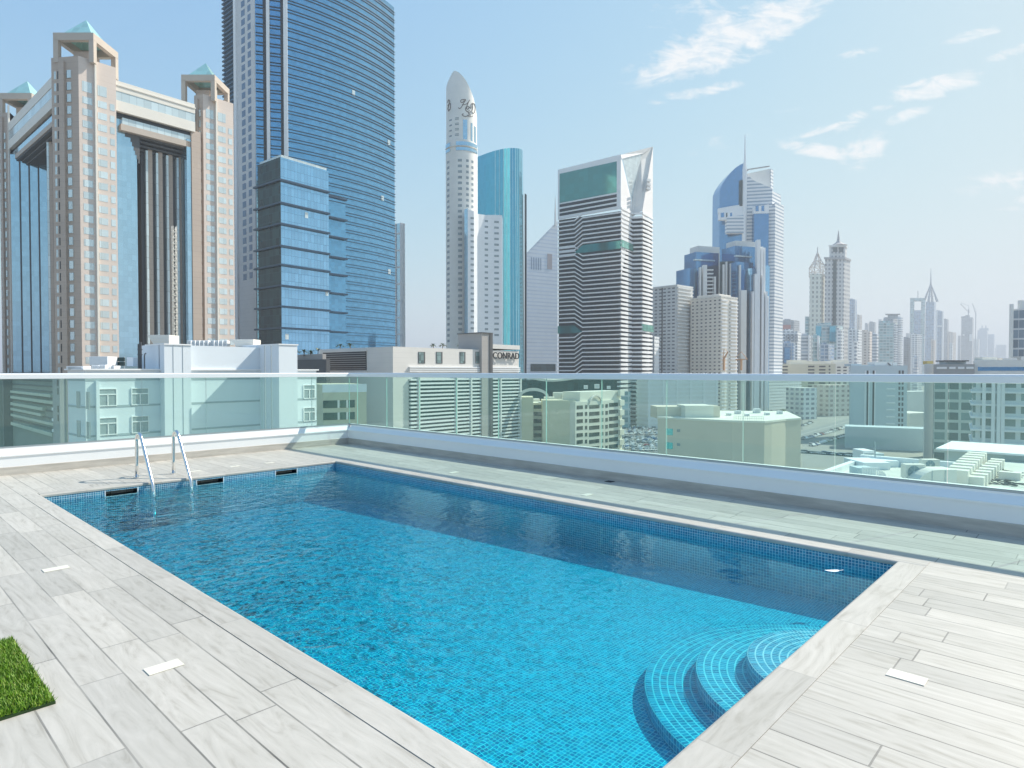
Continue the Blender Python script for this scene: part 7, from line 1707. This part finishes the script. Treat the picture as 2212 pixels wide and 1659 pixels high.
for kd in (0, 1):
    for cn_ in CARC:
        bb2, g2_, w2 = carmesh(kd); ob = bb2.build('body', CM[cn_]); og = g2_.build('windows', carglass, fix=False); ow = w2.build('wheels', tyre)
        protos[(kd, cn_)] = (ob.data, og.data, ow.data)
        for o_ in (ob, og, ow): bpy.data.objects.remove(o_)
rc = random.Random(21)
ORD = 'first second third fourth fifth sixth seventh eighth ninth tenth eleventh twelfth thirteenth fourteenth fifteenth sixteenth seventeenth eighteenth nineteenth twentieth'.split() + ['twenty-' + w for w in 'first second third fourth fifth sixth seventh eighth ninth'.split()]
def car(P_, ang, colr, kd, where, group):
    r = thing('parked_car', '%s %s, %s' % (colr, 'car' if kd == 0 else 'off-road car', where), 'car', (P_.x, P_.y, ZG + .022), group); r.rotation_euler = (0, 0, ang)
    for nm, me in zip(('body', 'windows', 'wheels'), protos[(kd, colr)]): o = bpy.data.objects.new(nm, me); COL.objects.link(o); o.parent = r
def pick(): return rc.choices(list(CARC), [58, 18, 8, 5, 4, 3, 4])[0]
nC = 0
hU = math.atan2(U40.y, U40.x)
# crowded lot: rows
y = 974.0; row = 0
while y > 921:
    q0, d = gp_(1333 + (978 - y) * .1, y); step = 2.75 / d * FV
    x = 1330 + rc.uniform(0, 3); ci = 0
    while x < 1427:
        if rc.random() < .93 and not (940 < y < 946) and nC < 170:
            P_, _ = gp_(x, y); car(P_ + Vector((rc.uniform(-.3, .3), rc.uniform(-.3, .3), 0)), hU + rc.choice((0, PI)) + rc.uniform(-.05, .05), pick(), rc.random() < .35, '%s from left in %s row from the front of the crowded lot' % (ORD[ci], ORD[row]), 'cars in the crowded lot'); nC += 1; ci += 1
        x += step * 1.25
    y -= 5.6 * FV * 42.05 / d ** 2 * (1.0 if row % 2 else 1.3); row += 1
n1c = nC
# rows of the open lot at the right
for (xa, ya, xb, yb, n_, wh_, off) in ((1737, 950, 1826, 925, 22, 'in the upper slanting row beside the road', 0), (1756, 964, 1826, 942, 15, 'in the second slanting row of the open lot', 0), (1737, 979, 1850, 987, 24, 'in the lowest row of the open lot', 1),
        (1737, 920, 1752, 914, 6, 'in the small group beside the road', 0), (1740, 900, 1790, 893, 12, 'in the far row of the open lot', 0), (1745, 886, 1810, 880, 14, 'in the farthest row of the open lot', 0)):
    for k in range(n_):
        f = k / (n_ - 1); P_, _ = gp_(xa + (xb - xa) * f, ya + (yb - ya) * f); car(P_, hU + (PI / 2 if off else .9) + rc.uniform(-.04, .04), rc.choices(list(CARC), [50, 15, 12, 12, 5, 3, 3])[0], rc.random() < .35, '%s from left %s' % (ORD[k], wh_), 'cars in the open lot'); nC += 1
# road beside the open lot
P_a, _ = gp_(1735, 938); P_b, _ = gp_(1840, 908); Dv = (P_b - P_a).normalized(); strip('road', P_a - Dv * 60, Dv, 400, 13, ZG + .026, mat('road_surface', (.24, .25, .25), .85, var=.05, scale=.2))
strip('lane_marking', P_a - Dv * 60, Dv, 400, .3, ZG + .030, M['mark'])
# trees around the lots
LEAF2 = mat('tree_leaf', (0.06, 0.11, 0.045), .6, var=.3, scale=1.5)
TG = 'street trees among the lots'
def tree(x, y, h_, label):
    P_, d = gp_(x, y); r = thing('street_tree', label, 'tree', (P_.x, P_.y, ZG), TG)
    b = MB(); b.tube([(P_.x, P_.y, ZG), (P_.x + .2, P_.y, ZG + h_ * .5), (P_.x + .3, P_.y, ZG + h_ * .75)], [.25, .18, .08], 6)
    for k in range(4): a = rc.uniform(0, 6.28); b.tube([(P_.x + .2, P_.y, ZG + h_ * .45), (P_.x + .2 + math.cos(a) * h_ * .25, P_.y + math.sin(a) * h_ * .25, ZG + h_ * .72)], [.12, .04], 5)
    under(r, b.build('trunk', BARK)); b = MB()
    for c_ in range(7):
        cc = Vector((P_.x + rc.gauss(0, h_ * .2), P_.y + rc.gauss(0, h_ * .2), ZG + h_ * rc.uniform(.5, .92)))
        for k in range(90):
            p = cc + Vector((rc.gauss(0, 1), rc.gauss(0, 1), rc.gauss(0, .7))) * h_ * .11; a, e = rc.uniform(0, 6.28), rc.uniform(-.6, .6); u = Vector((math.cos(a), math.sin(a), e)) * .35; v = Vector((-math.sin(a), math.cos(a), rc.uniform(-.8, .8))) * .25
            b.quad([p - u, p - v, p + u, p + v])
    under(r, b.build('crown', LEAF2, fix=False))
for i, (x, y, h_, lab) in enumerate(((1378, 921, 7, 'dark street tree at the back of the crowded lot, left'), (1394, 920, 8, 'dark street tree at the back of the crowded lot, middle'), (1410, 921, 7, 'dark street tree at the back of the crowded lot, right'), (1426, 922, 7, 'dark street tree at the back of the crowded lot beside the sandy building'),
        (1690, 900, 7, 'tree behind the right end of the sandy building'), (1705, 898, 8, 'larger tree behind the right end of the sandy building'), (1722, 896, 7, 'tree at the right corner of the sandy building'), (1760, 872, 8, 'tree at the far side of the open lot, left'),
        (1780, 871, 7, 'tree at the far side of the open lot, middle'), (1800, 868, 8, 'tree at the far side of the open lot, right'), (1820, 872, 7, 'tree beside the blind blue grey building'), (1665, 900, 6, 'small tree above the roof line of the sandy building'))): tree(x, y, h_, lab)
# low-rise fabric between the towers, so that no gaps show bare ground
FILL = [(1120, 1180, 420, 828, 'sk_white'), (1342, 1362, 466, 846, 'sk_teal'), (1500, 1560, 620, 838, 'sk_grey'), (1735, 1765, 560, 838, 'sk_white'), (1790, 1836, 600, 832, 'sk_tan'), (1962, 2022, 640, 846, 'offwhite'), (1966, 2018, 420, 893, 'cream'), (1730, 1850, 800, 822, 'sk_grey'), (1340, 1420, 800, 815, 'sk_blue')]
for i, (xa, xb, d, y0, m_) in enumerate(FILL):
    r, g, zt = box_tower('low_rise', ['white low rise behind the pavilion', 'teal glazed block left behind the crowded lot', 'grey low rise behind the sandy building', 'white low rise behind the open lot', 'tan low rise left of the blind building', 'pale flat roofed shed right of the blind building', 'cream flat roofed shed nearer, right of the blind building', 'long grey low rise at the back of the open lot', 'bluish low rise far behind the crowded lot'][i], 0, xa, xb, d, y0, C[m_], a=70, lw=20, cat='building', group='low rise buildings')
# ================================================================ haze
hm = bpy.data.materials.new('haze_air'); hm.use_nodes = True; t = hm.node_tree; t.nodes.clear(); out = N(t, 'ShaderNodeOutputMaterial'); pv_ = N(t, 'ShaderNodeVolumePrincipled')
pv_.inputs['Color'].default_value = (.86, .92, 1.0, 1); pv_.inputs['Density'].default_value = 0.00028; pv_.inputs['Anisotropy'].default_value = 0.15; t.links.new(pv_.outputs[0], out.inputs['Volume'])
hz = MB(); hz.box(-30500, 30500, -30500, 30500, ZG - 1, 320); tag(hz.build('haze', hm), kind='stuff')
